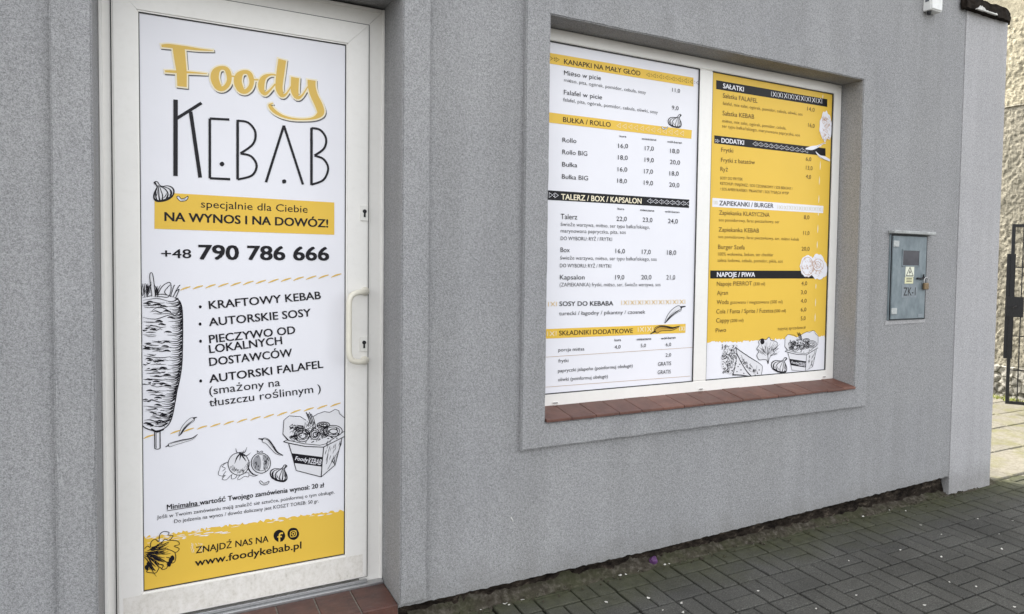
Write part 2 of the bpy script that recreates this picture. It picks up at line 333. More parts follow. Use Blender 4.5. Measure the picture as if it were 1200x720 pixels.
bm = bmesh.new(); prism(bm, [(XL - .1, -.1), (XR + .03, -.1), (XR + .03, 1.2), (2.65, 1.2), (2.65, 6.6), (XL - .1, 6.6)], ZT, ZT + .14); link('roof', bm, M['inside'], bld)  # unseen roof, notched like the rear walls to keep its shadow off the yard
# raised surrounds
PR = .026
def surround(name, outer, inner, bottom_open=False):
    bm = bmesh.new(); x0, x1, z0, z1 = outer; a0, a1, c0, c1 = inner
    if bottom_open:
        zf = zb(0) + .02; z0 = c0 = zf
    O = [(x0, z0), (x0, z1), (x1, z1), (x1, z0)]; I = [(a0, c0), (a0, c1), (a1, c1), (a1, c0)]
    def vv(p, y): return bm.verts.new((p[0], y, p[1]))
    of, inf_ = [vv(p, -PR) for p in O], [vv(p, -PR) for p in I]; ob, ib = [vv(p, .004) for p in O], [vv(p, .004) for p in I]
    for k in range(3 if bottom_open else 4):
        n = (k + 1) % 4; bm.faces.new((of[k], of[n], inf_[n], inf_[k])); bm.faces.new((of[k], ob[k], ob[n], of[n])); bm.faces.new((inf_[k], inf_[n], ib[n], ib[k]))
    if bottom_open:
        for k in (0, 3): bm.faces.new((of[k], inf_[k], ib[k], ob[k]))
    bmesh.ops.recalc_face_normals(bm, faces=bm.faces)
    es = [e for e in bm.edges if len(e.link_faces) == 2 and e.calc_face_angle(0) > .5 and all(v.co.y < -PR + .001 for v in e.verts)]
    bmesh.ops.subdivide_edges(bm, edges=es, cuts=60, use_grid_fill=False)
    for v in bm.verts:
        if v.co.y < -PR + .001: v.co += noise.noise_vector(v.co * 22) * .0022
    es = [e for e in bm.edges if len(e.link_faces) == 2 and e.calc_face_angle(0) > .5 and all(v.co.y < -PR + .004 for v in e.verts)]
    bmesh.ops.bevel(bm, geom=es, offset=.005, segments=2, affect='EDGES')
    bmesh.ops.triangulate(bm, faces=[f for f in bm.faces if len(f.verts) > 4])
    return link(name, bm, M['stucco_band'], bld)
surround('door_surround', (-.324, .965, 0, DT + .117), (JL, JR, 0, DT), True)
surround('window_surround', (1.403, 3.76, .701, 2.823), (OX0, OX1, .818, OZ1))
# plinth behind the overhanging insulation
bm = bmesh.new()
for a, b in ((XL, -.32), (.85, 4.67)):
    n = int((b - a) / .02); vs = []
    for i in range(n + 1):
        x = a + (b - a) * i / n
        vs.append([bm.verts.new((x, .045 + noise.noise(Vector((x * 14, z * 30, 0))) * .02 + noise.noise(Vector((x * 50, z * 50, 4))) * .008, z)) for z in (-.05, -.01, .02, .05, .08, .11, .16)])
    for i in range(n):
        for j in range(6): bm.faces.new((vs[i][j], vs[i + 1][j], vs[i + 1][j + 1], vs[i][j + 1]))
link('plinth', bm, M['plinth'], bld, smooth=True)
# scratch in the render
bm = bmesh.new(); pts = [(1.366, .392), (1.371, .383), (1.376, .375), (1.377, .366)]
tube(bm, [(x, -.0008, z) for x, z in pts], [.001, .0028, .0024, .0008], 6); link('scratch', bm, M['mortar'], bld)
# doorstep
st = link('doorstep', (lambda b: (box(b, JL, JR - .001, .0, .36, -.04, .0985), b)[1])(bmesh.new()), M['grout'], bld)
bm = bmesh.new(); x = .848 - .002
for i in range(8):
    a, b2 = max(JL + .002, .848 - .152 * (i + 1) + .003), .848 - .152 * i - .003
    if b2 - a > .03: box(bm, a, b2,   .004, .224, .09, .1045, .003, 2); box(bm, a, b2, -.008, .002, .03, .104, .003, 2)
sub('step_tile', bm, M['step'], st)
# door frame, threshold, leaf
YF, YP = .255, .268
fr = bmesh.new(); FT = 2.668
mitred(fr, JL + .0005, JR - .0005, .104, FT, .041 + .03, .071 + .03, .08 + .03, .012, YF + .012, YF + .09, .005)
# outer stepped lip at the wall
box(fr, JL + .0005, JL + .012, YF - .004, YF + .012, .106, FT - .001, .002); box(fr, JR - .012, JR - .0005, YF + .004, YF + .012, .106, FT - .001, .002); box(fr, JL + .013, JR - .013, YF + .004, YF + .012, FT - .016, FT - .002, .002)
link('door_frame', fr, M['pvc'], bld)
bm = bmesh.new(); box(bm, JL + .002, JR - .002, .226, .264, .0985, .115, .003); box(bm, JL + .02, .776, .246, .2535, .115, .128, .002); link('threshold', bm, M['metal'], bld)
LX0, LX1, LZ0, LZ1 = -.167, .777, .137, 2.588; PX0, PX1, PZ0, PZ1 = -.081, .682, .253, 2.49
bm = bmesh.new(); mitred(bm, LX0, LX1, LZ0, LZ1, PX0 - LX0, LX1 - PX1, LZ1 - PZ1, PZ0 - LZ0, YF - .004, YF + .07, .006, .0005)
door = link('door', bm, M['pvc'], bld)
bm = bmesh.new(); box(bm, LX0 + .02, LX1 - .02, YF - .0045, YF - .0035, LZ0 + .008, PZ0 - .008)
sub('kick_rail_soiling', bm, M['pvc_soiled'], door)
bm = bmesh.new(); mitred(bm, PX0 - .003, PX1 + .003, PZ0 - .003, PZ1 + .003, .006, .006, .006, .006, YP - .006, YP - .0005, .001); sub('glazing_gasket', bm, M['gasket'], door)
bm = bmesh.new(); mitred(bm, LX0 - .004, LX1 + .004, LZ0 - .004, LZ1 + .004, .006, .006, .006, .006, YF + .006, YF + .011, .001); sub('door_seal', bm, M['gasket'], door)
for z0 in (1.735, 1.157):
    bm = bmesh.new(); box(bm, .741, .774, YF - .011, YF - .004, z0, z0 + .066, .002, 2); lp = sub('lock_plate', bm, M['lockplate'], door)
    # euro cylinder slot is part of the plate's mesh
    b2 = bmesh.new(); cx, cz = .7585, z0 + .041
    outl = [(cx + .0085 * math.cos(a), cz + .0085 * math.sin(a)) for a in [math.radians(-60 + 300 * i / 16) for i in range(17)]]
    outl = [(cx + .0085 * math.cos(math.radians(-65 + 310 * i / 16)), cz + .0085 * math.sin(math.radians(-65 + 310 * i / 16))) for i in range(17)] + [(cx - .0042, cz - .025), (cx + .0042, cz - .025)]
    prism(b2, outl, YF - .0135, YF - .009, 'y'); bmesh.ops.recalc_face_normals(b2, faces=b2.faces)
    me = bpy.data.meshes.new('t'); b2.to_mesh(me); b2.free(); me.transform(Matrix.Translation(-Vector(lp['base'])))
    bb = bmesh.new(); bb.from_mesh(lp.data); n0 = len(bb.faces); bb.from_mesh(me); bb.faces.ensure_lookup_table()
    for f in bb.faces[n0:]: f.material_index = 1
    bb.to_mesh(lp.data); bb.free(); lp.data.materials.append(M['dark'])
bm = bmesh.new(); y0 = YF - .004; hz1, hz0 = 1.425, 1.118
path = [(.762, y0, hz1), (.758, y0 - .025, hz1), (.744, y0 - .047, hz1 - .001), (.715, y0 - .062, hz1 - .004), (.692, y0 - .069, hz1 - .014), (.681, y0 - .072, hz1 - .036), (.679, y0 - .072, hz1 - .07), (.679, y0 - .072, (hz0 + hz1) / 2)]
path = path + [(a, b, hz0 + hz1 - c) for a, b, c in path[-2::-1]]
tube(bm, smooth_path(path, 5), .0125, 14)
for z in (hz1, hz0): tube(bm, [(.762, y0 + .001, z), (.762, y0 - .007, z)], .019, 16)
sub('pull_handle', bm, M['handle'], door, smooth=True)
# ---- window
YW = .135
bm = bmesh.new(); WX0, WX1, WZ0, WZ1 = OX0 + .001, OX1 - .001, .846, 2.6895
mitred(bm, WX0, WX1, WZ0, WZ1, .076, .072, .061, .072, YW, YW + .07, .005, .0004)
win = link('window', bm, M['pvc'], bld)
bm = bmesh.new(); box(bm, 2.5215, 2.6115, YW + .001, YW + .068, .9185, 2.6275, .004, 2); sub('mullion', bm, M['pvc'], win)
bm = bmesh.new()
for a, b2 in ((1.598, 2.524), (2.610, 3.572)): mitred(bm, a, b2, .915, 2.631, .005, .005, .005, .005, YW + .004, YW + .0115, .001)
sub('glazing_gasket', bm, M['gasket'], win)
for x, z in ((1.66, .872), (2.573, .872), (3.553, .875)):
    bm = bmesh.new(); box(bm, x - .016, x + .016, YW - .006, YW, z - .005, z + .005, .002); d = sub('drain_cap', bm, M['pvc'], win)
    bm = bmesh.new(); box(bm, x - .014, x + .01, YW - .0075, YW - .0055, z - .001, z + .003); sub('drain_cap', bm, M['gasket'], win)
# tiled sill, each tile tipped outwards
xs = [1.525 + .1335 * i for i in range(17)]
for a, b2 in zip(xs, xs[1:]):
    if b2 > 3.55: b2 = OX1 - .001
    bm = bmesh.new(); dz = random.uniform(-.001, .001); box(bm, a + .0012, b2 - .0012, -.041 + random.uniform(-.002, .001), .137, 0, .014, .0025, 2)
    for v in bm.verts: v.co.z += .8195 + dz + (v.co.y + .041) / .178 * .0265
    sub('sill_tile', bm, M['sill'], win)
    if b2 > 3.55: break
bm = bmesh.new(); box(bm, OX0 + .002, OX1 - .002, -.012, .135, .79, .818); sub('sill_bed', bm, M['grout'], win)

# ================================================================== gate pier
pier = thing('gate_pier', 'pale grey stuccoed pier at the end of the shop wall, capped with dark board', 'pillar', (4.9, .2, 0))
bm = bmesh.new(); n = 46; fx0, fx1 = 4.669, 5.148
xs = [fx0 + (fx1 - fx0) * i / n for i in range(n + 1)]
def jb(x): return .004 - (x - fx0) * .05 + noise.noise(Vector((x * 30, 9, 0))) * .016 + max(0, noise.noise(Vector((x * 12, 3, 0)))) * .02
lo = [bm.verts.new((x, -.004 - .004 * (x - fx0), jb(x))) for x in xs]; mid = [bm.verts.new((x, -.004 - .004 * (x - fx0), .3)) for x in xs]
for i in range(n): bm.faces.new((lo[i], lo[i + 1], mid[i + 1], mid[i]))
q = [(fx0, -.004), (fx1, -.006), (fx1, .45), (fx0, .45)]
hi = [bm.verts.new((x, y, 3.30)) for x, y in q]; l3 = [bm.verts.new((x, y, .3)) for x, y in q]
bm.faces.new(hi)
for i in range(4):
    j = (i + 1) % 4; bm.faces.new((l3[i], l3[j], hi[j], hi[i]))
l0 = [bm.verts.new((x, y, -.06)) for x, y in q]
for i in (1, 2, 3):
    j = (i + 1) % 4; bm.faces.new((l0[i], l0[j], l3[j], l3[i]))
link('pier', bm, M['stucco_pier'], pier)
bm = bmesh.new(); box(bm, fx0 + .01, fx1 - .01, .012, .44, -.06, .1); link('pier_core', bm, M['plinth'], pier)
bm = bmesh.new(); prism(bm, [(4.598, -.052), (5.045, -.052), (5.188, .0), (5.188, .5), (4.672, .5), (4.672, -.006), (4.598, -.006)], 3.298, 3.376, 'z')
bmesh.ops.triangulate(bm, faces=[f for f in bm.faces if len(f.verts) > 4])
bmesh.ops.subdivide_edges(bm, edges=bm.edges[:], cuts=11, use_grid_fill=True)
for v in bm.verts:
    v.co += noise.noise_vector(v.co * 14) * .012 + noise.noise_vector(v.co * 45) * .006
link('coping', bm, M['tar'], pier)
bm = bmesh.new(); top = [(4.69 + .009 * i, 3.300 + (.022 * math.sin(math.pi * min(1, i / 12)) if i < 12 else .006) * (1 + .9 * noise.noise(Vector((i * .9, 0, 0))))) for i in range(26)]
prism(bm, [(4.69, 3.2975)] + top + [(4.925, 3.2975)], -.066, -.05, 'y'); link('mortar_patch', bm, M['mortar'], pier)
# ================================================================== neighbour wall
nb = thing('roughcast_wall', 'sunlit cream roughcast wall with rubble stone foot beyond the iron gate', 'wall', (8.6, 2, 0))
bm = bmesh.new(); ny, nz = 330, 300; vs = []
for i in range(ny + 1):
    y = -.4 + 4.6 * i / ny; r2 = []
    for j in range(nz + 1):
        z = .30 + 4.2 * j / nz
        d = noise.fractal(Vector((y * 24, z * 18, 0)), 1, 2, 3) * .011 + noise.noise(Vector((y * 5, z * 4, 5))) * .018
        if 3.455 < z < 3.475: d += .02
        r2.append(bm.verts.new((8.6 - d - (.012 if z > 3.47 else 0), y, z)))
    vs.append(r2)
for i in range(ny):
    for j in range(nz): bm.faces.new((vs[i][j], vs[i][j + 1], vs[i + 1][j + 1], vs[i + 1][j]))
for a, b2 in ((4.2, 9.0),): box(bm, 8.6, 8.9, a, b2, .2, 7)
box(bm, 8.64, 8.9, -.4, 4.2, .2, 4.5); box(bm, 8.6, 8.9, -.4, 4.2, 4.5, 7)
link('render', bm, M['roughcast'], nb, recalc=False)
bm = bmesh.new(); ny, nz = 230, 24; vs = []
for i in range(ny + 1):
    y = -.4 + 4.6 * i / ny; r2 = []
    for j in range(nz + 1):
        z = -.05 + .47 * j / nz
        f = noise.voronoi(Vector((y * 5, z * 7, 0)))[0]; d = (f[1] - f[0]) * .05 + noise.noise(Vector((y * 20, z * 20, 0))) * .02
        r2.append(bm.verts.new((8.58 - min(d, .045) + (.04 if j == nz else 0), y, z)))
    vs.append(r2)
for i in range(ny):
    for j in range(nz): bm.faces.new((vs[i][j], vs[i][j + 1], vs[i + 1][j + 1], vs[i + 1][j]))
link('stone_foot', bm, M['rubble'], nb, recalc=False)
bm = bmesh.new()
for i in range(900):
    y = random.uniform(.6, 2.6); x = 8.5 - abs(random.gauss(0, .09)); h = random.uniform(.01, .05)
    a = random.uniform(0, 6.28); w = .006
    q = [bm.verts.new((x + w * math.cos(a), y + w * math.sin(a), gy(y))), bm.verts.new((x - w * math.cos(a), y - w * math.sin(a), gy(y))), bm.verts.new((x + random.uniform(-.02, .02), y + random.uniform(-.02, .02), gy(y) + h))]; bm.faces.new(q)
M['moss'] = plain('moss', (.2, .22, .06), .9, .1, .3, 20)
struct('moss', bm, M['moss'], 'stuff')
# ================================================================== gate
gF = Vector((7.66, 1.33, 0)); gH = Vector((8.42, .28, 0)); gd = (gH - gF).normalized(); gn = Vector((-gd.y, gd.x, 0))
gate = thing('iron_gate', 'open black iron gate leaf with lock box, standing ajar beside the roughcast wall', 'gate', (gF.x, gF.y, 0))
GB, GT = .14, 2.03; GL = (gH - gF).length
def gbox(bm, a, b, z0, z1, t):
    vs = box(bm, 0, 1, 0, 1, 0, 1)
    for v in vs:
        s = a + (b - a) * v.co.x; o = (v.co.y - .5) * t; z = z0 + (z1 - z0) * v.co.z
        p = gF + gd * s + gn * o; v.co = Vector((p.x, p.y, z))
bm = bmesh.new(); gbox(bm, 0, .032, GB, GT, .03); gbox(bm, GL - .032, GL, GB, GT, .03); gbox(bm, .032, GL - .032, GT - .03, GT, .03); gbox(bm, .032, GL - .032, GB, GB + .03, .03); link('frame', bm, M['black_iron'], gate)
bm = bmesh.new()
for z in (.5, .86, 1.22, 1.58): gbox(bm, .03, GL - .03, z - .005, z + .005, .01)
for k in range(1, 12): gbox(bm, GL * k / 12 - .005, GL * k / 12 + .005, GB + .03, GT - .03, .008)
link('grille', bm, M['black_iron'], gate)
bm = bmesh.new(); gbox(bm, -.035, .045, .62, 1.72, .012); link('cover_plate', bm, M['black_iron'], gate)
bm = bmesh.new(); gbox(bm, -.03, .13, 1.06, 1.27, .05); link('lock_box', bm, M['black_iron'], gate)
bm = bmesh.new(); gbox(bm, GL + .01, GL + .08, -.05, 2.15, .08); link('gate_post', bm, M['black_iron'], gate)
bm = bmesh.new(); p = gF + gd * .06 - gn * .03; tube(bm, [(p.x, p.y, 1.17), (p.x - .05, p.y - .03, 1.17), (p.x - .1, p.y - .03, 1.165)], .008, 8); link('lever', bm, M['black_iron'], gate)
# ================================================================== electricity cabinet
cab = thing('meter_cabinet', 'small blue-grey steel electricity cabinet set in the stucco with warning sticker', 'cabinet', (4.14, 0, 1.5))
bm = bmesh.new(); box(bm, 3.958, 4.326, -.012, .08, 1.228, 1.776, .003); link('body', bm, M['cabinet'], cab)
bm = bmesh.new(); box(bm, 3.968, 4.303, -.024, -.013, 1.236, 1.766, .003, 2); cd = link('door', bm, M['cabinet'], cab)
bm = bmesh.new(); box(bm, 3.961, 4.3235, -.0135, -.0125, 1.231, 1.773); sub('door_gap', bm, M['dark'], cd)
bm = bmesh.new(); mitred(bm, 4.055, 4.232, 1.572, 1.682, .008, .008, .008, .008, -.028, -.0245, .001); sub('pane_rim', bm, M['cabinet'], cd)
bm = bmesh.new(); box(bm, 4.063, 4.224, -.0255, -.0245, 1.58, 1.674); sub('viewing_pane', bm, M['pane'], cd)
bm = bmesh.new(); box(bm, 4.094, 4.18, -.0252, -.0243, 1.507, 1.574); ws = sub('warning_sticker', bm, [M['sticker'], M['dark']], cd)
def addmat(o, build, mi):
    b2 = bmesh.new(); build(b2); bmesh.ops.recalc_face_normals(b2, faces=b2.faces); bmesh.ops.translate(b2, verts=b2.verts, vec=-Vector(o['base']))
    me = bpy.data.meshes.new('t'); b2.to_mesh(me); b2.free(); bb = bmesh.new(); bb.from_mesh(o.data); n0 = len(bb.faces); bb.from_mesh(me); bb.faces.ensure_lookup_table()
    for f in bb.faces[n0:]: f.material_index = mi
    bb.to_mesh(o.data); bb.free(); bpy.data.meshes.remove(me)
def tri_sign(b):
    A, B_, Cc = (4.137, 1.568), (4.102, 1.513), (4.172, 1.513)
    for p, q in ((A, B_), (B_, Cc), (Cc, A)):
        d = Vector((q[0] - p[0], q[1] - p[1])).normalized(); n_ = Vector((-d.y, d.x)) * .0025
        prism(b, [(p[0] + n_.x, p[1] + n_.y), (q[0] + n_.x, q[1] + n_.y), (q[0] - n_.x, q[1] - n_.y), (p[0] - n_.x, p[1] - n_.y)], -.0256, -.0253, 'y')
    prism(b, [(4.141, 1.557), (4.128, 1.533), (4.137, 1.533), (4.131, 1.517), (4.149, 1.54), (4.139, 1.54)], -.0257, -.0253, 'y')
addmat(ws, tri_sign, 1)
bm = bmesh.new(); box(bm, 4.09, 4.174, -.0252, -.0243, 1.463, 1.504); s2 = sub('warning_sticker', bm, [M['sticker_yellow'], M['dark']], cd)
def lines(b):
    for k in range(3): prism(b, [(4.105, 1.474 + k * .01), (4.16, 1.474 + k * .01), (4.16, 1.478 + k * .01), (4.105, 1.478 + k * .01)], -.0256, -.0253, 'y')
addmat(s2, lines, 1)
bm = bmesh.new(); box(bm, 4.062, 4.216, -.0255, -.0243, 1.372, 1.457); pl = sub('number_plate', bm, [M['plate'], M['dark']], cd)
bm = bmesh.new(); box(bm, 4.232, 4.288, -.0255, -.0243, 1.243, 1.264); sub('maker_tag', bm, M['plate'], cd)
for z in (1.715, 1.288):
    bm = bmesh.new(); box(bm, 3.965, 4.018, -.031, -.024, z - .02, z + .02, .003); sub('hinge', bm, M['hinge'], cd)
bm = bmesh.new(); tube(bm, [(4.205, -.03, 1.497), (4.235, -.034, 1.496), (4.285, -.034, 1.499)], .006, 8); tube(bm, [(4.275, -.02, 1.499), (4.275, -.04, 1.499)], .01, 8); tube(bm, [(4.268, -.032, 1.499), (4.268, -.034, 1.523)], .005, 6); sub('handle', bm, M['dark'], cd)
bm = bmesh.new(); box(bm, 3.945, 4.362, -.05, .0, 1.779, 1.8, .004); link('hood', bm, M['hood'], cab)
bm = bmesh.new(); prism(bm, [(3.94, 1.2), (4.34, 1.205), (4.34, 1.226), (3.945, 1.226)], -.004, .01, 'y'); link('mortar_lip', bm, M['stucco_pier'], cab)
pad = thing('padlock', 'brass padlock hanging from the hasp of the blue-grey cabinet', 'padlock', (4.283, -.035, 1.45))
bm = bmesh.new(); box(bm, 4.262, 4.306, -.05, -.03, 1.424, 1.468, .006, 2); link('body', bm, M['brass'], pad)
bm = bmesh.new(); tube(bm, smooth_path([(4.266, -.04, 1.465), (4.266, -.04, 1.487), (4.273, -.04, 1.499), (4.283, -.04, 1.503), (4.294, -.04, 1.499), (4.301, -.04, 1.487), (4.301, -.04, 1.465)], 3), .004, 8); link('shackle', bm, M['metal'], pad, smooth=True)
# ================================================================== junction box high on the wall
jb_ = thing('junction_box', 'white plastic box with cable gland high on the grey wall', 'wall box', (4.26, 0, 3.2))
bm = bmesh.new(); box(bm, 4.209, 4.322, -.058, .0, 3.206, 3.42, .006, 2); link('housing', bm, M['box_white'], jb_)
bm = bmesh.new(); box(bm, 4.213, 4.318, -.064, -.0585, 3.214, 3.415, .003, 2); link('cover', bm, M['box_white'], jb_)
bm = bmesh.new(); box(bm, 4.2075, 4.2088, -.043, -.017, 3.262, 3.33); link('side_label', bm, M['box_grey'], jb_)
bm = bmesh.new(); tube(bm, [(4.232, -.03, 3.207), (4.232, -.03, 3.195), (4.232, -.03, 3.185)], [.014, .014, .01], 12); link('cable_gland', bm, M['dark'], jb_)
# ================================================================== printed posters
fcu = {}
def text_mesh(body, wt):
    cu = bpy.data.curves.new('t', 'FONT'); cu.body = body; cu.size = 1; cu.resolution_u = 3; cu.offset = min(0, wt) * .008
    o = bpy.data.objects.new('t', cu); C.objects.link(o); dg = bpy.context.evaluated_depsgraph_get(); dg.update()
    me = bpy.data.meshes.new_from_object(o.evaluated_get(dg)); bpy.data.objects.remove(o); bpy.data.curves.remove(cu); return me
CAP = {}
def capheight(wt):
    if wt not in CAP:
        me = text_mesh('H', wt); CAP[wt] = max(v.co.y for v in me.vertices); bpy.data.meshes.remove(me)
    return CAP[wt]
def put_text(body, x0, z0, x1, z1, cap, wt, y):
    me = text_mesh(body, wt); xs = [v.co.x for v in me.vertices]; a, b = min(xs), max(xs); L = math.hypot(x1 - x0, z1 - z0); c, s = (x1 - x0) / L, (z1 - z0) / L; k = cap / capheight(wt)
    for v in me.vertices:
        u = (v.co.x - a) / (b - a) * L; h = v.co.y * k
        v.co = Vector((x0 + u * c - h * s, y, z0 + u * s + h * c))
    bm = bmesh.new()
    if wt > 0:      # bolder weights: the same glyphs laid over themselves with a small spread
        d = wt * .0085 * k; n = 0
        for sx, sz in ((-1, -.5), (1, -.5), (-1, .5), (1, .5), (0, 0)):
            m2 = me.copy(); m2.transform(Matrix.Translation((sx * d, -n * 6e-6, sz * d))); bm.from_mesh(m2); bpy.data.meshes.remove(m2); n += 1
    else: bm.from_mesh(me)
    bpy.data.meshes.remove(me)
    for f in bm.faces:
        f.normal_update()
        if f.normal.y > 0: f.normal_flip()
    return bm
def face2(bm, pts, y, mi):
    try:
        f = bm.faces.new([bm.verts.new((x / 1000, y, z / 1000)) for x, z in pts])
    except ValueError: return
    f.material_index = mi; f.normal_update()
    if f.normal.y > 0: f.normal_flip()
    if len(pts) > 4: bmesh.ops.triangulate(bm, faces=[f])
def ribbon(bm, pts, w, closed, taper, y, mi, bounds):
    if isinstance(w, list): P = [(*p, ww) for p, ww in zip(pts, w)]
    else:
        n = len(pts); P = [(*p, w * ((.35 if i in (0, n - 1) else 1) if taper == 1 else 1)) for i, p in enumerate(pts)]
    if len(P) > 2 and taper != 2: P = smooth_path(P, 5 if len(P) < 6 else 4, closed)
    n = len(P); L = []
    for i, (x, z, ww) in enumerate(P):
        a = P[(i - 1) % n] if closed or i else P[0]; b = P[(i + 1) % n] if closed or i < n - 1 else P[-1]
        dx, dz = b[0] - a[0], b[1] - a[1]; l = math.hypot(dx, dz) or 1; nx, nz = -dz / l * ww / 2, dx / l * ww / 2
        c = lambda p: (min(max(p[0], bounds[0]), bounds[1]) / 1000, y, min(max(p[1], bounds[2]), bounds[3]) / 1000)
        L.append((bm.verts.new(c((x + nx, z + nz))), bm.verts.new(c((x - nx, z - nz)))))
    for i in range(n if closed else n - 1):
        a, b = L[i], L[(i + 1) % n]; f = bm.faces.new((a[0], b[0], b[1], a[1])); f.material_index = mi; f.normal_update()
        if f.normal.y > 0: f.normal_flip()
def poster(name, label, cat, rect, y, TX, QD, DR, base_col='paper'):
    x0, x1, z0, z1 = rect; t = thing(name, label, cat, ((x0 + x1) / 2, y, z0)); B = (x0 * 1000, x1 * 1000, z0 * 1000, z1 * 1000)
    bm = bmesh.new(); box(bm, x0, x1, y, y + .003, z0, z1); link('sheet', bm, M[base_col], t)
    bands = []
    for col, nme, pts in QD:
        bm = bmesh.new(); cl = [(min(max(p[0], B[0]), B[1]), p[1]) for p in pts]; face2(bm, cl, y - .0012, 0); o = link(nme, bm, M[col], t, recalc=False)
        bands.append((o, min(p[1] for p in pts), max(p[1] for p in pts)))
    for nme, items in DR:
        bm = bmesh.new(); mats = []
        for i, it in enumerate(items):
            if it[1] not in mats: mats.append(it[1])
            mi = mats.index(it[1]); pts = list(zip(it[3][::2], it[3][1::2])); yy = y - .0016 - it[2] * .0005 - (i % 90) * 4e-6
            if it[2] < 0: yy = y - .0006 + .0001 * (it[2] + 1)
            elif nme == 'yellow_foot': yy = y - .0010 - (i % 90) * 4e-6
            if it[0] == 's': ribbon(bm, pts, it[4], it[5], it[6], yy, mi, B)
            else:
                pp = smooth_path(pts, 3, True) if it[4] else pts
                pp = [(min(max(a, B[0]), B[1]), min(max(b_, B[2]), B[3])) for a, b_ in pp]; face2(bm, pp, yy, mi)
        link(nme, bm, [M[k] for k in mats], t, recalc=False)
    for body, a, b_, c, d, cap, wt, col, nme in TX:
        par = t; lift = .0021
        if nme == 'heading_text' or (name == 'door_poster' and bands and bands[0][1] < b_ < bands[0][2]):
            for o, lo, hi in bands:
                if lo - 5 < b_ < hi + 5: par = o; nme = 'heading_text'
        if nme == 'box_lettering': lift = .0036
        bm = put_text(body, a / 1000, b_ / 1000, c / 1000, d / 1000, cap / 1000, wt, y - lift)
        link(nme, bm, M[col], par, recalc=False)
    return t
# ------------------------------------------------------------------ print artwork, millimetres in the wall plane
DOOR_TEXT = [
('specjalnie dla Ciebie', 124.9, 1762.0, 525.7, 1759.9, 29.6, 0, 'ink', 'text_line'),
('NA WYNOS I NA DOWÓZ!', 0.6, 1703.8, 608.3, 1701.1, 33.6, 3, 'ink', 'text_line'),
('+48', -11.2, 1558.6, 89.9, 1560.2, 34.4, 1.5, 'ink', 'text_line'),
('790 786 666', 117.7, 1556.1, 611.5, 1558.7, 56.5, 3.6, 'ink', 'text_line'),
('KRAFTOWY KEBAB', 153.0, 1356.6, 580.1, 1392.7, 31.9, 2, 'ink', 'text_line'),
('AUTORSKIE SOSY', 152.7, 1287.8, 539.5, 1318.6, 32.2, 2, 'ink', 'text_line'),
('PIECZYWO OD', 153.4, 1218.8, 476.6, 1246.1, 32.2, 2, 'ink', 'text_line'),
('LOKALNYCH', 153.2, 1178.5, 424.8, 1203.5, 32.2, 2, 'ink', 'text_line'),
('DOSTAWCÓW', 153.0, 1126.7, 464.1, 1149.6, 32.5, 2, 'ink', 'text_line'),
('AUTORSKI FALAFEL', 152.7, 1058.5, 589.9, 1093.4, 32.2, 2, 'ink', 'text_line'),
('(smażony na', 151.5, 1010.1, 416.9, 1026.5, 32.5, 0.3, 'ink', 'text_line'),
('tłuszczu roślinnym )', 151.2, 961.4, 580.6, 989.7, 32.2, 0.3, 'ink', 'text_line'),
('Minimalna wartość Twojego zamówienia wynosi: 20 zł', 0.6, 563.7, 594.4, 568.1, 20.0, 2, 'ink', 'text_line'),
('Jeśli w Twoim zamówieniu mają znaleźć się sztućce, poinformuj o tym obsługę.', -33.7, 531.8, 637.8, 532.5, 14.4, 0, 'ink', 'text_line'),
('Do jedzenia na wynos / dowóz doliczany jest KOSZT TOREB: 50 gr.', 25.0, 505.5, 572.3, 503.6, 14.5, 0, 'ink', 'text_line'),
('ZNAJDŹ NAS NA', 100.5, 368.5, 370.3, 366.5, 26.6, 1.2, 'ink', 'text_line'),
('www.foodykebab.pl', 97.2, 316.5, 500.6, 314.0, 30.1, 1.8, 'ink', 'text_line'),
('Foody', 475.2, 703.5, 524.8, 688.9, 16.0, 1.5, 'paper', 'box_lettering'),
('KEBAB', 527.0, 681.6, 579.7, 667.8, 24.4, 0.3, 'paper', 'box_lettering')]
DOOR_QUAD = [('yellow','yellow_band',[(-32.6,1813.2),(634.7,1809.5),(635.0,1669.8),(-34.2,1671.7)])]
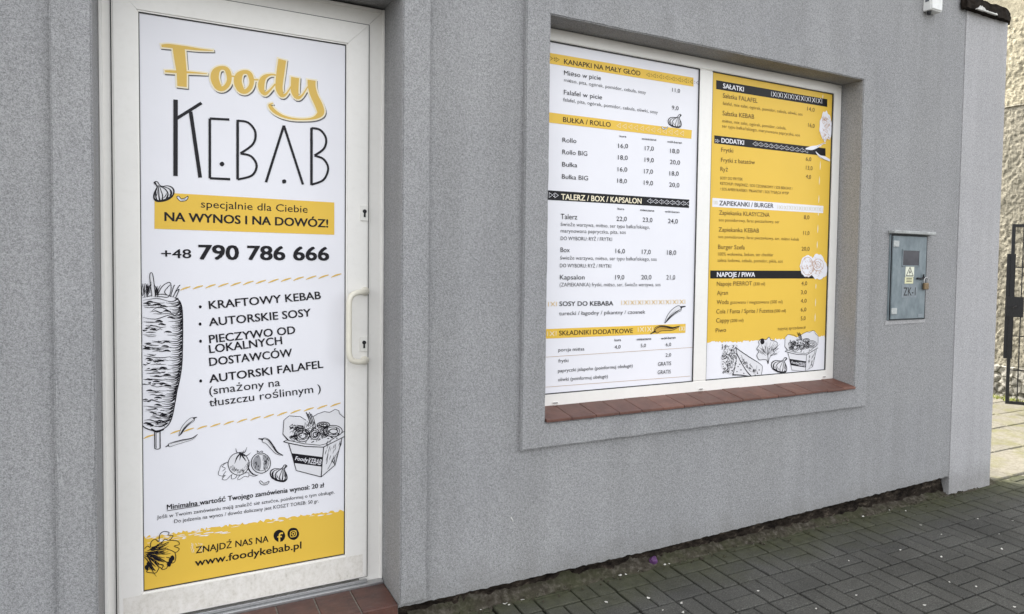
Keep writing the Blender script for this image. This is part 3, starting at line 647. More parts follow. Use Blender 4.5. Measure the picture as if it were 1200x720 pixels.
DOOR_DRAW = [
('bullet_dot',[('f','ink',0,[126,1366,125,1363,122,1360,119,1360,117,1363,116,1366,117,1370,119,1372,122,1372,125,1370],1)]),
('bullet_dot',[('f','ink',0,[125,1297,124,1293,122,1291,119,1291,116,1293,115,1297,116,1301,119,1303,122,1303,124,1300],1)]),
('bullet_dot',[('f','ink',0,[126,1228,125,1224,123,1222,120,1222,117,1225,116,1228,117,1232,120,1234,123,1234,125,1232],1)]),
('bullet_dot',[('f','ink',0,[126,1067,125,1064,123,1062,120,1062,117,1064,116,1068,117,1072,120,1074,123,1074,125,1071],1)]),
('underline',[('s','ink',1,[0,559,116,562],2.5,0,0)]),
('yellow_foot',[('f','yellow',-1,[-84,453,-86,252,685,245,685,432],0),('f','yellow',-2,[-84,467,-84,452,-78,452,-78,473],0),('f','yellow',-2,[-78,473,-78,452,-72,452,-72,461],0),('f','yellow',-2,[-72,461,-72,452,-64,452,-64,470],0),('f','yellow',-2,[-64,470,-64,452,-58,452,-58,472],0),('f','yellow',-2,[-58,472,-58,452,-54,452,-54,460],0),('f','yellow',-2,[-54,460,-54,452,-45,451,-45,464],0),('f','yellow',-2,[-45,464,-45,451,-39,451,-39,464],0),('f','yellow',-2,[-39,464,-39,451,-30,451,-30,464],0),('f','yellow',-2,[-30,464,-30,451,-23,451,-23,464],0),('f','yellow',-2,[-23,464,-23,451,-18,451,-18,468],0),('f','yellow',-2,[-18,468,-18,451,-8,450,-8,461],0),('f','yellow',-2,[-8,461,-8,450,-3,450,-3,460],0),('f','yellow',-2,[-3,460,-3,450,7,450,7,461],0),('f','yellow',-2,[7,461,7,450,13,450,13,464],0),('f','yellow',-2,[13,464,13,450,18,450,18,465],0),('f','yellow',-2,[18,465,18,450,22,450,22,469],0),('f','yellow',-2,[22,469,22,450,27,449,27,464],0),('f','yellow',-2,[27,464,27,449,33,449,33,460],0),('f','yellow',-2,[33,460,33,449,39,449,39,467],0),('f','yellow',-2,[39,467,39,449,45,449,45,464],0),('f','yellow',-2,[45,464,45,449,50,449,50,461],0),('f','yellow',-2,[50,461,50,449,55,449,55,470],0),('f','yellow',-2,[55,470,55,449,64,448,64,464],0),('f','yellow',-2,[64,464,64,448,69,448,70,467],0),('f','yellow',-2,[70,467,69,448,73,448,73,459],0),('f','yellow',-2,[73,459,73,448,84,448,84,458],0),('f','yellow',-2,[84,458,84,448,87,448,87,463],0),('f','yellow',-2,[87,463,87,448,96,447,96,462],0),('f','yellow',-2,[96,462,96,447,104,447,104,460],0),('f','yellow',-2,[104,460,104,447,109,447,109,465],0),('f','yellow',-2,[109,465,109,447,116,447,116,458],0),('f','yellow',-2,[116,458,116,447,119,447,119,469],0),('f','yellow',-2,[119,469,119,447,128,446,128,465],0),('f','yellow',-2,[128,465,128,446,133,446,133,457],0),('f','yellow',-2,[133,457,133,446,138,446,138,469],0),('f','yellow',-2,[138,469,138,446,143,446,143,462],0),('f','yellow',-2,[143,462,143,446,147,446,147,463],0),('f','yellow',-2,[147,463,147,446,158,446,158,466],0),('f','yellow',-2,[158,466,158,446,167,445,167,465],0),('f','yellow',-2,[167,465,167,445,178,445,178,464],0),('f','yellow',-2,[178,464,178,445,183,445,183,464],0),('f','yellow',-2,[183,464,183,445,187,445,187,464],0),('f','yellow',-2,[187,464,187,445,193,445,193,459],0),('f','yellow',-2,[193,459,193,445,202,444,202,463],0),('f','yellow',-2,[202,463,202,444,206,444,206,466],0),('f','yellow',-2,[206,466,206,444,212,444,212,466],0),('f','yellow',-2,[212,466,212,444,217,444,217,458],0),('f','yellow',-2,[217,458,217,444,222,444,222,468],0),('f','yellow',-2,[222,468,222,444,233,444,233,462],0),('f','yellow',-2,[233,462,233,444,244,443,244,463],0),('f','yellow',-2,[244,463,244,443,254,443,254,460],0),('f','yellow',-2,[254,460,254,443,264,443,264,459],0),('f','yellow',-2,[264,459,264,443,271,442,271,466],0),('f','yellow',-2,[271,466,271,442,277,442,277,457],0),('f','yellow',-2,[277,457,277,442,287,442,287,456],0),('f','yellow',-2,[287,456,287,442,294,442,294,459],0),('f','yellow',-2,[294,459,294,442,304,442,304,459],0),('f','yellow',-2,[304,459,304,442,314,441,314,460],0),('f','yellow',-2,[314,460,314,441,322,441,322,458],0),('f','yellow',-2,[322,458,322,441,328,441,328,455],0),('f','yellow',-2,[328,455,328,441,339,441,339,465],0),('f','yellow',-2,[339,465,339,441,351,440,351,454],0),('f','yellow',-2,[351,454,351,440,360,440,360,465],0),('f','yellow',-2,[360,465,360,440,370,440,371,464],0),('f','yellow',-2,[371,464,370,440,382,440,382,457],0),('f','yellow',-2,[382,457,382,440,386,439,386,463],0),('f','yellow',-2,[386,463,386,439,395,439,395,458],0),('f','yellow',-2,[395,458,395,439,405,439,405,453],0),('f','yellow',-2,[405,453,405,439,411,439,411,464],0),('f','yellow',-2,[411,464,411,439,422,438,422,464],0),('f','yellow',-2,[422,464,422,438,433,438,433,462],0),('f','yellow',-2,[433,462,433,438,443,438,443,454],0),('f','yellow',-2,[443,454,443,438,454,437,454,457],0),('f','yellow',-2,[454,457,454,437,465,437,465,460],0),('f','yellow',-2,[465,460,465,437,475,437,475,459],0),('f','yellow',-2,[475,459,475,437,486,437,486,453],0),('f','yellow',-2,[486,453,486,437,494,436,494,456],0),('f','yellow',-2,[494,456,494,436,498,436,498,462],0),('f','yellow',-2,[498,462,498,436,507,436,507,456],0),('f','yellow',-2,[507,456,507,436,518,436,518,454],0),('f','yellow',-2,[518,454,518,436,523,436,523,457],0),('f','yellow',-2,[523,457,523,436,534,435,534,455],0),('f','yellow',-2,[534,455,534,435,538,435,538,451],0),('f','yellow',-2,[538,451,538,435,549,435,549,460],0),('f','yellow',-2,[549,460,549,435,558,435,558,456],0),('f','yellow',-2,[558,456,558,435,568,434,568,457],0),('f','yellow',-2,[568,457,568,434,574,434,574,455],0),('f','yellow',-2,[574,455,574,434,586,434,586,459],0),('f','yellow',-2,[586,459,586,434,592,434,592,453],0),('f','yellow',-2,[592,453,592,434,603,433,603,454],0),('f','yellow',-2,[603,454,603,433,611,433,611,449],0),('f','yellow',-2,[611,449,611,433,622,433,622,459],0),('f','yellow',-2,[622,459,622,433,634,432,633,457],0),('f','yellow',-2,[633,457,634,432,640,432,640,449],0),('f','yellow',-2,[640,449,640,432,648,432,648,449],0),('f','yellow',-2,[648,449,648,432,654,432,654,448],0),('f','yellow',-2,[654,448,654,432,660,432,660,457],0),('f','yellow',-2,[660,457,660,432,668,432,668,454],0),('f','yellow',-2,[668,454,668,432,677,431,677,447],0),('f','yellow',-2,[677,447,677,431,685,431,684,453],0),('s','paper',0,[72,449,86,449,99,450],2.0,0,1),('s','paper',0,[-9,441,-1,441,8,442],4.4,0,1),('s','paper',0,[95,443,107,444,119,444],4.3,0,1),('s','paper',0,[51,438,59,437,67,438],3.9,0,1),('s','paper',0,[91,450,97,449,104,450],2.8,0,1),('s','paper',0,[105,458,110,459,116,458],4.0,0,1),('s','paper',0,[-27,440,-19,440,-10,441],2.7,0,1),('s','paper',0,[93,460,103,459,112,460],2.2,0,1),('s','paper',0,[103,453,111,454,119,453],1.8,0,1),('s','paper',0,[186,436,201,436,216,437],4.5,0,1),('s','paper',0,[-32,449,-22,449,-12,450],4.3,0,1),('s','paper',0,[132,434,138,434,144,434],3.7,0,1),('s','paper',0,[128,444,143,445,158,444],4.4,0,1),('s','paper',0,[34,447,49,447,64,448],2.6,0,1),('s','paper',0,[-13,456,-2,455,10,456],4.2,0,1),('s','paper',0,[33,452,47,453,61,453],2.9,0,1),('s','paper',0,[-71,461,-60,461,-50,461],3.4,0,1),('s','paper',0,[23,438,35,438,46,438],1.9,0,1),('s','paper',0,[193,432,209,432,226,432],2.7,0,1),('s','paper',0,[-50,458,-43,458,-36,459],4.1,0,1),('s','paper',0,[137,457,145,457,152,457],4.4,0,1),('s','paper',0,[-31,443,-19,444,-7,444],4.3,0,1),('s','paper',0,[-5,450,2,451,8,450],1.8,0,1),('s','paper',0,[10,461,15,460,20,461],2.5,0,1),('s','paper',0,[169,440,183,440,197,441],4.5,0,1),('s','paper',0,[166,440,178,440,189,440],3.8,0,1),('s','paper',0,[74,449,81,448,87,449],3.1,0,1),('s','paper',0,[-56,461,-42,462,-28,462],2.8,0,1),('s','paper',0,[110,438,119,438,128,438],2.9,0,1),('s','paper',0,[-67,442,-62,441,-58,442],2.1,0,1),('s','paper',0,[-33,442,-19,443,-5,442],3.2,0,1),('s','paper',0,[54,443,60,442,67,443],4.5,0,1),('s','paper',0,[117,436,133,436,149,436],4.1,0,1),('s','paper',0,[153,444,159,444,165,444],4.3,0,1),('s','paper',0,[7,446,22,446,37,447],1.8,0,1),('s','paper',0,[96,455,111,455,126,455],2.6,0,1),('s','paper',0,[568,446,578,446,588,446],4.6,0,1),('s','paper',0,[567,444,581,444,596,445],3.7,0,1),('s','paper',0,[411,447,421,448,431,448],3.9,0,1),('s','paper',0,[399,451,412,452,426,451],2.4,0,1),('s','paper',0,[228,453,245,453,261,454],2.1,0,1),('s','paper',0,[604,444,617,445,629,444],4.5,0,1),('s','paper',0,[451,449,457,449,462,449],2.0,0,1),('s','paper',0,[391,454,401,453,411,454],4.0,0,1),('s','paper',0,[533,449,544,449,555,450],2.0,0,1),('s','paper',0,[364,449,379,448,394,449],2.7,0,1),('s','paper',0,[107,373,114,392],2.5,0,1),('s','paper',0,[85,414,93,375],2.4,0,1),('s','paper',0,[89,378,95,387],2.4,0,1),('s','paper',0,[113,394,120,398],2.4,0,1),('s','paper',0,[99,411,104,400],2.4,0,1),('s','paper',0,[116,403,124,405],2.5,0,1),('s','paper',0,[120,401,123,400],2.5,0,1),('s','paper',0,[117,377,126,387],2.5,0,1),('s','paper',0,[82,399,88,373],2.4,0,1),('s','paper',0,[85,404,93,409],2.4,0,1),('s','paper',0,[119,395,125,380],2.5,0,1),('s','paper',0,[116,406,124,401],2.5,0,1),('s','paper',0,[108,410,116,402],2.4,0,1),('s','paper',0,[86,414,91,400],2.4,0,1),('s','paper',0,[119,379,124,366],2.5,0,1),('s','paper',0,[85,405,94,374],2.4,0,1)]),
('dash',[('s','gold',0,[52,1433,68,1441,87,1447],[2.2,6.2,3.4],0,1)]),
('dash',[('s','gold',0,[95,1437,111,1445,131,1451],[2.3,6.2,3.4],0,1)]),
('dash',[('s','gold',0,[140,1441,156,1449,176,1456],[2.3,6.3,3.4],0,1)]),
('dash',[('s','gold',0,[184,1445,201,1453,222,1460],[2.3,6.3,3.4],0,1)]),
('dash',[('s','gold',0,[230,1449,247,1457,268,1464],[2.3,6.4,3.5],0,1)]),
('dash',[('s','gold',0,[276,1453,293,1462,315,1469],[2.3,6.4,3.5],0,1)]),
('dash',[('s','gold',0,[323,1458,341,1466,362,1473],[2.4,6.5,3.5],0,1)]),
('dash',[('s','gold',0,[371,1462,389,1470,411,1478],[2.4,6.5,3.5],0,1)]),
('dash',[('s','gold',0,[420,1467,438,1475,460,1482],[2.4,6.6,3.6],0,1)]),
('dash',[('s','gold',0,[469,1471,487,1480,510,1487],[2.4,6.6,3.6],0,1)]),
('dash',[('s','gold',0,[519,1476,538,1484,561,1492],[2.4,6.7,3.6],0,1)]),
('dash',[('s','gold',0,[570,1480,589,1489,612,1496],[2.4,6.7,3.7],0,1)]),
('dash',[('s','gold',0,[622,1485,641,1494,665,1501],[2.5,6.8,3.7],0,1)]),
('dash',[('s','gold',0,[-76,856,-61,863,-42,867],[2.2,6.2,3.4],0,1)]),
('dash',[('s','gold',0,[14,865,30,871,49,876],[2.3,6.2,3.4],0,1)]),
('dash',[('s','gold',0,[60,869,76,875,96,880],[2.3,6.3,3.4],0,1)]),
('dash',[('s','gold',0,[107,873,123,880,143,884],[2.3,6.4,3.5],0,1)]),
('dash',[('s','gold',0,[154,878,171,884,191,889],[2.3,6.4,3.5],0,1)]),
('dash',[('s','gold',0,[203,882,219,889,240,894],[2.3,6.4,3.5],0,1)]),
('dash',[('s','gold',0,[252,886,269,893,290,898],[2.4,6.5,3.5],0,1)]),
('dash',[('s','gold',0,[302,891,319,898,341,903],[2.4,6.5,3.6],0,1)]),
('dash',[('s','gold',0,[352,896,370,902,392,908],[2.4,6.6,3.6],0,1)]),
('dash',[('s','gold',0,[404,900,422,907,444,913],[2.4,6.7,3.6],0,1)]),
('dash',[('s','gold',0,[457,905,475,912,498,918],[2.4,6.7,3.7],0,1)]),
('dash',[('s','gold',0,[510,910,529,917,552,922],[2.5,6.8,3.7],0,1)]),
('dash',[('s','gold',0,[565,915,583,922,607,928],[2.5,6.8,3.7],0,1)]),
('dash',[('s','gold',0,[620,920,639,927,663,933],[2.5,6.9,3.8],0,1)]),
('shop_name_lettering',[('s','ink',1,[40,2176,38,1880],15.2,0,0),('s','ink',1,[129,2174,43,2103],11.2,0,0),('s','ink',1,[91,2136,123,1880],13.2,0,0),('s','ink',1,[228,2120,158,2116],9.3,0,0),('s','ink',1,[158,2116,157,1880],9.2,0,0),('s','ink',1,[157,1880,230,1881],9.2,0,0),('s','ink',1,[258,2122,257,1882],9.9,0,0),('s','ink',1,[258,2119,297,2115,323,2080,315,2031,268,1988],8.6,0,0),('s','ink',1,[268,1988,307,1980,328,1944,310,1902,257,1882],8.6,0,0),('s','ink',1,[363,1878,432,2118],9.5,0,0),('s','ink',1,[432,2118,507,1878],9.6,0,0),('s','ink',1,[541,2120,541,1878],10.5,0,0),('s','ink',1,[541,2119,576,2115,600,2081,592,2038,553,2004],9.0,0,0),('s','ink',1,[553,2004,590,1992,609,1954,590,1904,541,1880],9.0,0,0),('f','ink',0,[209,1940,207,1935,203,1931,198,1931,194,1934,192,1939,194,1944,198,1948,203,1949,207,1946],1),('f','ink',0,[441,1887,440,1881,435,1878,430,1877,426,1880,425,1885,426,1891,430,1894,435,1895,440,1892],1)]),
('script_logo',[('s','grey',0,[-8,2370,23,2374,80,2377,130,2378,178,2382],[19.4,24.3,22.4,17.5,12.1],0,0),('s','grey',0,[54,2381,59,2327,64,2277,65,2219],[51.8,48.8,44.8,41.8],0,0),('s','grey',0,[4,2274,42,2278,98,2283,156,2287],[17.3,19.8,16.8,12.3],0,0),('s','grey',0,[179,2272,183,2298,198,2315,218,2316,228,2301,231,2274,224,2250,206,2235,190,2241],[40.1,36.2,25.8,27.1,29.7,27.1,27.1,28.4,37.5],1,0),('s','grey',0,[262,2270,266,2294,281,2311,300,2312,310,2297,313,2272,306,2250,289,2235,272,2241],[40.0,36.1,25.8,27.1,29.7,27.1,27.1,28.4,37.4],1,0),('s','grey',0,[233,2290,262,2290],[16.5,15.4],0,0),('s','grey',0,[318,2286,340,2288],[17.2,15.5],0,0),('s','grey',0,[404,2317,382,2316,360,2300,349,2273,352,2247,364,2236,382,2251,402,2280],[16.3,18.1,27.5,34.4,30.1,24.9,17.2,16.3],0,0),('s','grey',0,[429,2389,422,2331,417,2286,418,2260,428,2237,445,2246,466,2282],[40.4,40.4,38.7,37.0,29.2,17.2,14.6],0,0),('s','grey',0,[480,2322,478,2281,478,2255,488,2236,506,2246,530,2286],[42.2,41.4,39.6,29.0,17.6,15.0],0,0),('s','grey',0,[544,2320,545,2286,555,2251,572,2218,582,2187,571,2169,549,2155,510,2147,468,2145,431,2151,402,2165,385,2182,382,2192,394,2202],[44.1,43.2,42.3,44.1,41.4,31.5,20.7,16.7,18.9,21.6,26.1,26.1,19.8,13.0],0,0)]),
('script_logo',[('s','cream',1,[-11,2374,20,2379,77,2381,127,2382,175,2386],[20.7,25.6,23.6,18.7,13.4],0,0),('s','cream',1,[51,2386,56,2331,61,2282,62,2223],[53.1,50.1,46.1,43.1],0,0),('s','cream',1,[0,2279,39,2283,95,2288,154,2291],[18.6,21.1,18.1,13.6],0,0),('s','cream',1,[176,2276,180,2303,195,2320,215,2321,225,2306,228,2279,220,2255,203,2239,187,2246],[41.5,37.6,27.2,28.5,31.1,28.5,28.5,29.8,38.9],1,0),('s','cream',1,[259,2274,263,2299,277,2315,297,2317,307,2302,310,2277,302,2254,286,2239,269,2246],[41.4,37.5,27.2,28.5,31.0,28.5,28.5,29.8,38.8],1,0),('s','cream',1,[230,2294,259,2294],[17.8,16.8],0,0),('s','cream',1,[314,2291,336,2293],[18.6,16.9],0,0),('s','cream',1,[401,2322,379,2320,356,2305,346,2278,348,2252,360,2240,378,2256,399,2285],[18.1,19.9,29.6,36.6,32.2,26.9,19.0,18.1],0,0),('s','cream',1,[426,2394,419,2336,414,2291,414,2265,425,2242,442,2251,462,2287],[42.8,42.8,41.0,39.2,31.3,19.0,16.4],0,0),('s','cream',1,[476,2328,474,2286,475,2260,485,2241,503,2251,526,2291],[43.6,42.8,41.0,30.4,19.0,16.4],0,0),('s','cream',1,[541,2326,542,2291,552,2256,569,2222,578,2192,568,2174,545,2160,507,2152,465,2150,428,2156,399,2170,382,2187,378,2197,391,2206],[45.5,44.6,43.7,45.5,42.8,32.9,22.1,18.1,20.3,23.0,27.5,27.5,21.2,14.5],0,0)]),
('script_logo',[('s','gold',2,[-6,2375,20,2379,77,2381,127,2382,170,2385],[9.8,14.7,12.7,7.8,2.4],0,0),('s','gold',2,[51,2380,56,2331,61,2282,62,2229],[42.0,39.0,35.0,32.0],0,0),('s','gold',2,[5,2280,39,2283,95,2288,149,2291],[7.5,10.0,7.0,2.5],0,0),('s','gold',2,[176,2276,180,2303,195,2320,215,2321,225,2306,228,2279,220,2255,203,2239,187,2246],[29.9,26.0,15.6,16.9,19.5,16.9,16.9,18.2,27.3],1,0),('s','gold',2,[259,2274,263,2299,277,2315,297,2317,307,2302,310,2277,302,2254,286,2239,269,2246],[29.7,25.8,15.5,16.8,19.4,16.8,16.8,18.1,27.1],1,0),('s','gold',2,[230,2294,259,2294],[6.2,5.2],0,0),('s','gold',2,[314,2291,336,2293],[6.9,5.2],0,0),('s','gold',2,[401,2322,379,2320,356,2305,346,2278,348,2252,360,2240,378,2256,399,2285],[6.2,7.9,17.6,24.6,20.2,15.0,7.0,6.2],0,0),('s','gold',2,[426,2388,419,2336,414,2291,414,2265,425,2242,442,2251,462,2287],[30.1,30.1,28.4,26.7,18.9,6.9,4.3],0,0),('s','gold',2,[476,2322,474,2286,475,2260,485,2241,503,2251,526,2291],[31.7,30.8,29.0,18.5,7.0,4.4],0,0),('s','gold',2,[541,2320,542,2291,552,2256,569,2222,578,2192,568,2174,545,2160,507,2152,465,2150,428,2156,399,2170,382,2187,378,2197,391,2206],[32.6,31.7,30.8,32.6,29.9,20.2,9.7,5.7,7.9,10.6,15.0,15.0,8.8,2.2],0,0)]),
('social_icon',[('f','ink',0,[436,380,435,374,433,368,429,363,425,359,419,358,413,358,407,360,402,364,397,369,393,375,391,382,390,388,391,395,393,401,397,406,402,409,407,411,413,411,419,409,425,405,429,400,433,394,435,387],0),('s','yellow',1,[413,358,413,382,416,394,427,393],6.6,0,0),('s','yellow',1,[405,381,423,380],5.9,0,0)]),
('social_icon',[('f','ink',0,[492,379,491,372,488,366,485,362,480,358,474,356,468,357,462,359,457,362,452,368,448,374,446,380,445,388,446,394,448,400,452,405,457,409,462,410,468,410,474,408,480,405,485,400,488,393,491,386],0),('s','yellow',1,[461,396,475,396,480,391,480,376,475,371,461,371,457,376,457,391],3.3,1,0),('s','yellow',1,[474,382,473,379,471,378,468,377,466,378,464,381,463,384,464,388,466,389,468,390,471,388,473,386],3.4,1,0),('f','yellow',1,[478,391,477,390,476,389,474,390,474,391,474,393,476,393,477,392],1)]),
('garlic_drawing',[('f','sketch_white',0,[-34,1848,-29,1854,-22,1852,-17,1843,-8,1837,12,1840,27,1833,32,1819,26,1800,8,1785,-15,1778,-29,1780,-35,1792,-33,1809,-27,1824,-24,1836],1),('s','ink',1,[-34,1848,-29,1854,-22,1852,-17,1843,-8,1837,12,1840,27,1833,32,1819,26,1800,8,1785,-15,1778,-29,1780,-35,1792,-33,1809,-27,1824,-24,1836],[3.3,3.3,3.3,3.3,3.3,3.3,5.3,5.3,5.3,5.3,5.3,5.3,5.3,5.3,5.3,3.3],1,0),('s','ink',1,[-22,1840,-28,1820,-29,1799,-26,1783],[2.0,3.6,4.1,5.1],0,1),('s','ink',1,[-20,1840,-19,1816,-18,1795,-15,1781],[2.6,3.6,4.6,6.1],0,1),('s','ink',1,[-17,1839,-10,1816,-6,1800,-8,1784],[2.0,3.1,3.6,5.1],0,1),('s','ink',1,[-15,1837,3,1826,12,1808,6,1788],[2.6,4.1,4.6,6.2],0,1),('s','ink',1,[-8,1836,14,1830,24,1816,20,1798],[2.1,3.6,5.1,5.1],0,1),('s','ink',1,[-32,1851,-27,1842,-23,1828],[5.1,4.1,2.1],0,1),('s','ink',1,[-29,1795,-25,1805,-22,1824],[1.5,2.6,1.0],0,1),('s','ink',1,[7,1811,4,1801,-4,1791],[1.6,3.2,1.6],0,1),('s','ink',1,[-31,1786,-18,1780,3,1786,19,1798],[4.6,6.2,6.2,4.6],0,1),('s','ink',1,[18,1822,21,1812,17,1802],[1.5,2.6,1.5],0,1)]),
('clove_drawing',[('f','sketch_white',0,[42,1799,48,1802,57,1793,68,1795,80,1804,79,1794,70,1785,55,1783,46,1790],1),('s','ink',1,[42,1799,48,1802,57,1793,68,1795,80,1804,79,1794,70,1785,55,1783,46,1790],2.5,1,0),('s','ink',1,[54,1789,65,1788,74,1794],1.7,0,1)]),
('chili_drawing',[('f','sketch_white',0,[91,924,72,912,54,889,46,868,43,855,44,854,53,862,64,879,82,898,98,911],1),('s','ink',1,[91,924,72,912,54,889,46,868,43,855,44,854,53,862,64,879,82,898,98,911],1.7,1,0),('s','ink',1,[97,914,80,901,62,881,51,863,44,854],3.3,0,1),('s','ink',1,[77,904,60,883,50,865,44,854],1.3,0,1),('s','ink',1,[94,918,99,921,107,923],[10.4,5.2,3.0],0,0)]),
('chili_drawing',[('f','sketch_white',0,[11,814,31,819,60,826,90,834,107,851,106,852,88,841,58,838,28,833,7,826],1),('s','ink',1,[11,814,31,819,60,826,90,834,107,851,106,852,88,841,58,838,28,833,7,826],1.4,1,0),('s','ink',1,[8,824,28,830,58,836,88,840,106,852],2.7,0,1),('s','ink',1,[29,827,59,833,89,838,107,851],1.1,0,1),('s','ink',1,[9,820,5,819,-3,815],[8.8,4.4,2.5],0,0)]),
('chili_drawing',[('f','sketch_white',0,[347,796,361,787,380,763,400,739,425,729,425,731,406,747,392,772,373,802,353,812],1),('s','ink',1,[347,796,361,787,380,763,400,739,425,729,425,731,406,747,392,772,373,802,353,812],2.0,1,0),('s','ink',1,[352,809,371,799,390,770,405,745,425,730],3.9,0,1),('s','ink',1,[368,795,387,768,404,743,425,730],1.6,0,1),('s','ink',1,[350,804,344,808,332,811],[12.8,6.4,3.6],0,0)]),
('garlic_drawing',[('f','sketch_white',0,[443,680,437,687,431,685,426,677,417,672,397,676,383,671,378,659,383,641,400,626,423,617,437,618,443,629,441,644,435,658,433,670],1),('s','ink',1,[443,680,437,687,431,685,426,677,417,672,397,676,383,671,378,659,383,641,400,626,423,617,437,618,443,629,441,644,435,658,433,670],[3.0,3.0,3.0,3.0,3.0,3.0,4.9,4.9,4.9,4.9,4.9,4.9,4.9,4.9,4.9,3.0],1,0),('s','ink',1,[431,674,436,655,437,635,434,621],[1.9,3.3,3.8,4.7],0,1),('s','ink',1,[428,675,427,652,426,633,423,620],[2.4,3.3,4.3,5.7],0,1),('s','ink',1,[426,673,419,653,414,638,416,623],[2.0,2.9,3.4,4.9],0,1),('s','ink',1,[423,672,405,662,397,647,402,629],[2.4,3.8,4.3,5.7],0,1),('s','ink',1,[416,672,395,668,385,656,389,638],[1.9,3.3,4.7,4.7],0,1),('s','ink',1,[440,684,435,676,431,663],[4.9,3.9,1.9],0,1),('s','ink',1,[437,632,433,642,431,659],[1.4,2.4,0.9],0,1),('s','ink',1,[402,650,405,640,412,630],[1.5,2.9,1.5],0,1),('s','ink',1,[439,624,426,619,405,626,390,638],[4.4,5.8,5.8,4.4],0,1),('s','ink',1,[391,661,388,652,392,642],[1.4,2.4,1.4],0,1)]),
('clove_drawing',[('f','sketch_white',0,[336,630,342,631,351,621,361,621,372,626,371,618,363,612,349,613,340,620],1),('s','ink',1,[336,630,342,631,351,621,361,621,372,626,371,618,363,612,349,613,340,620],2.2,1,0),('s','ink',1,[347,618,358,615,366,619],1.5,0,1)]),
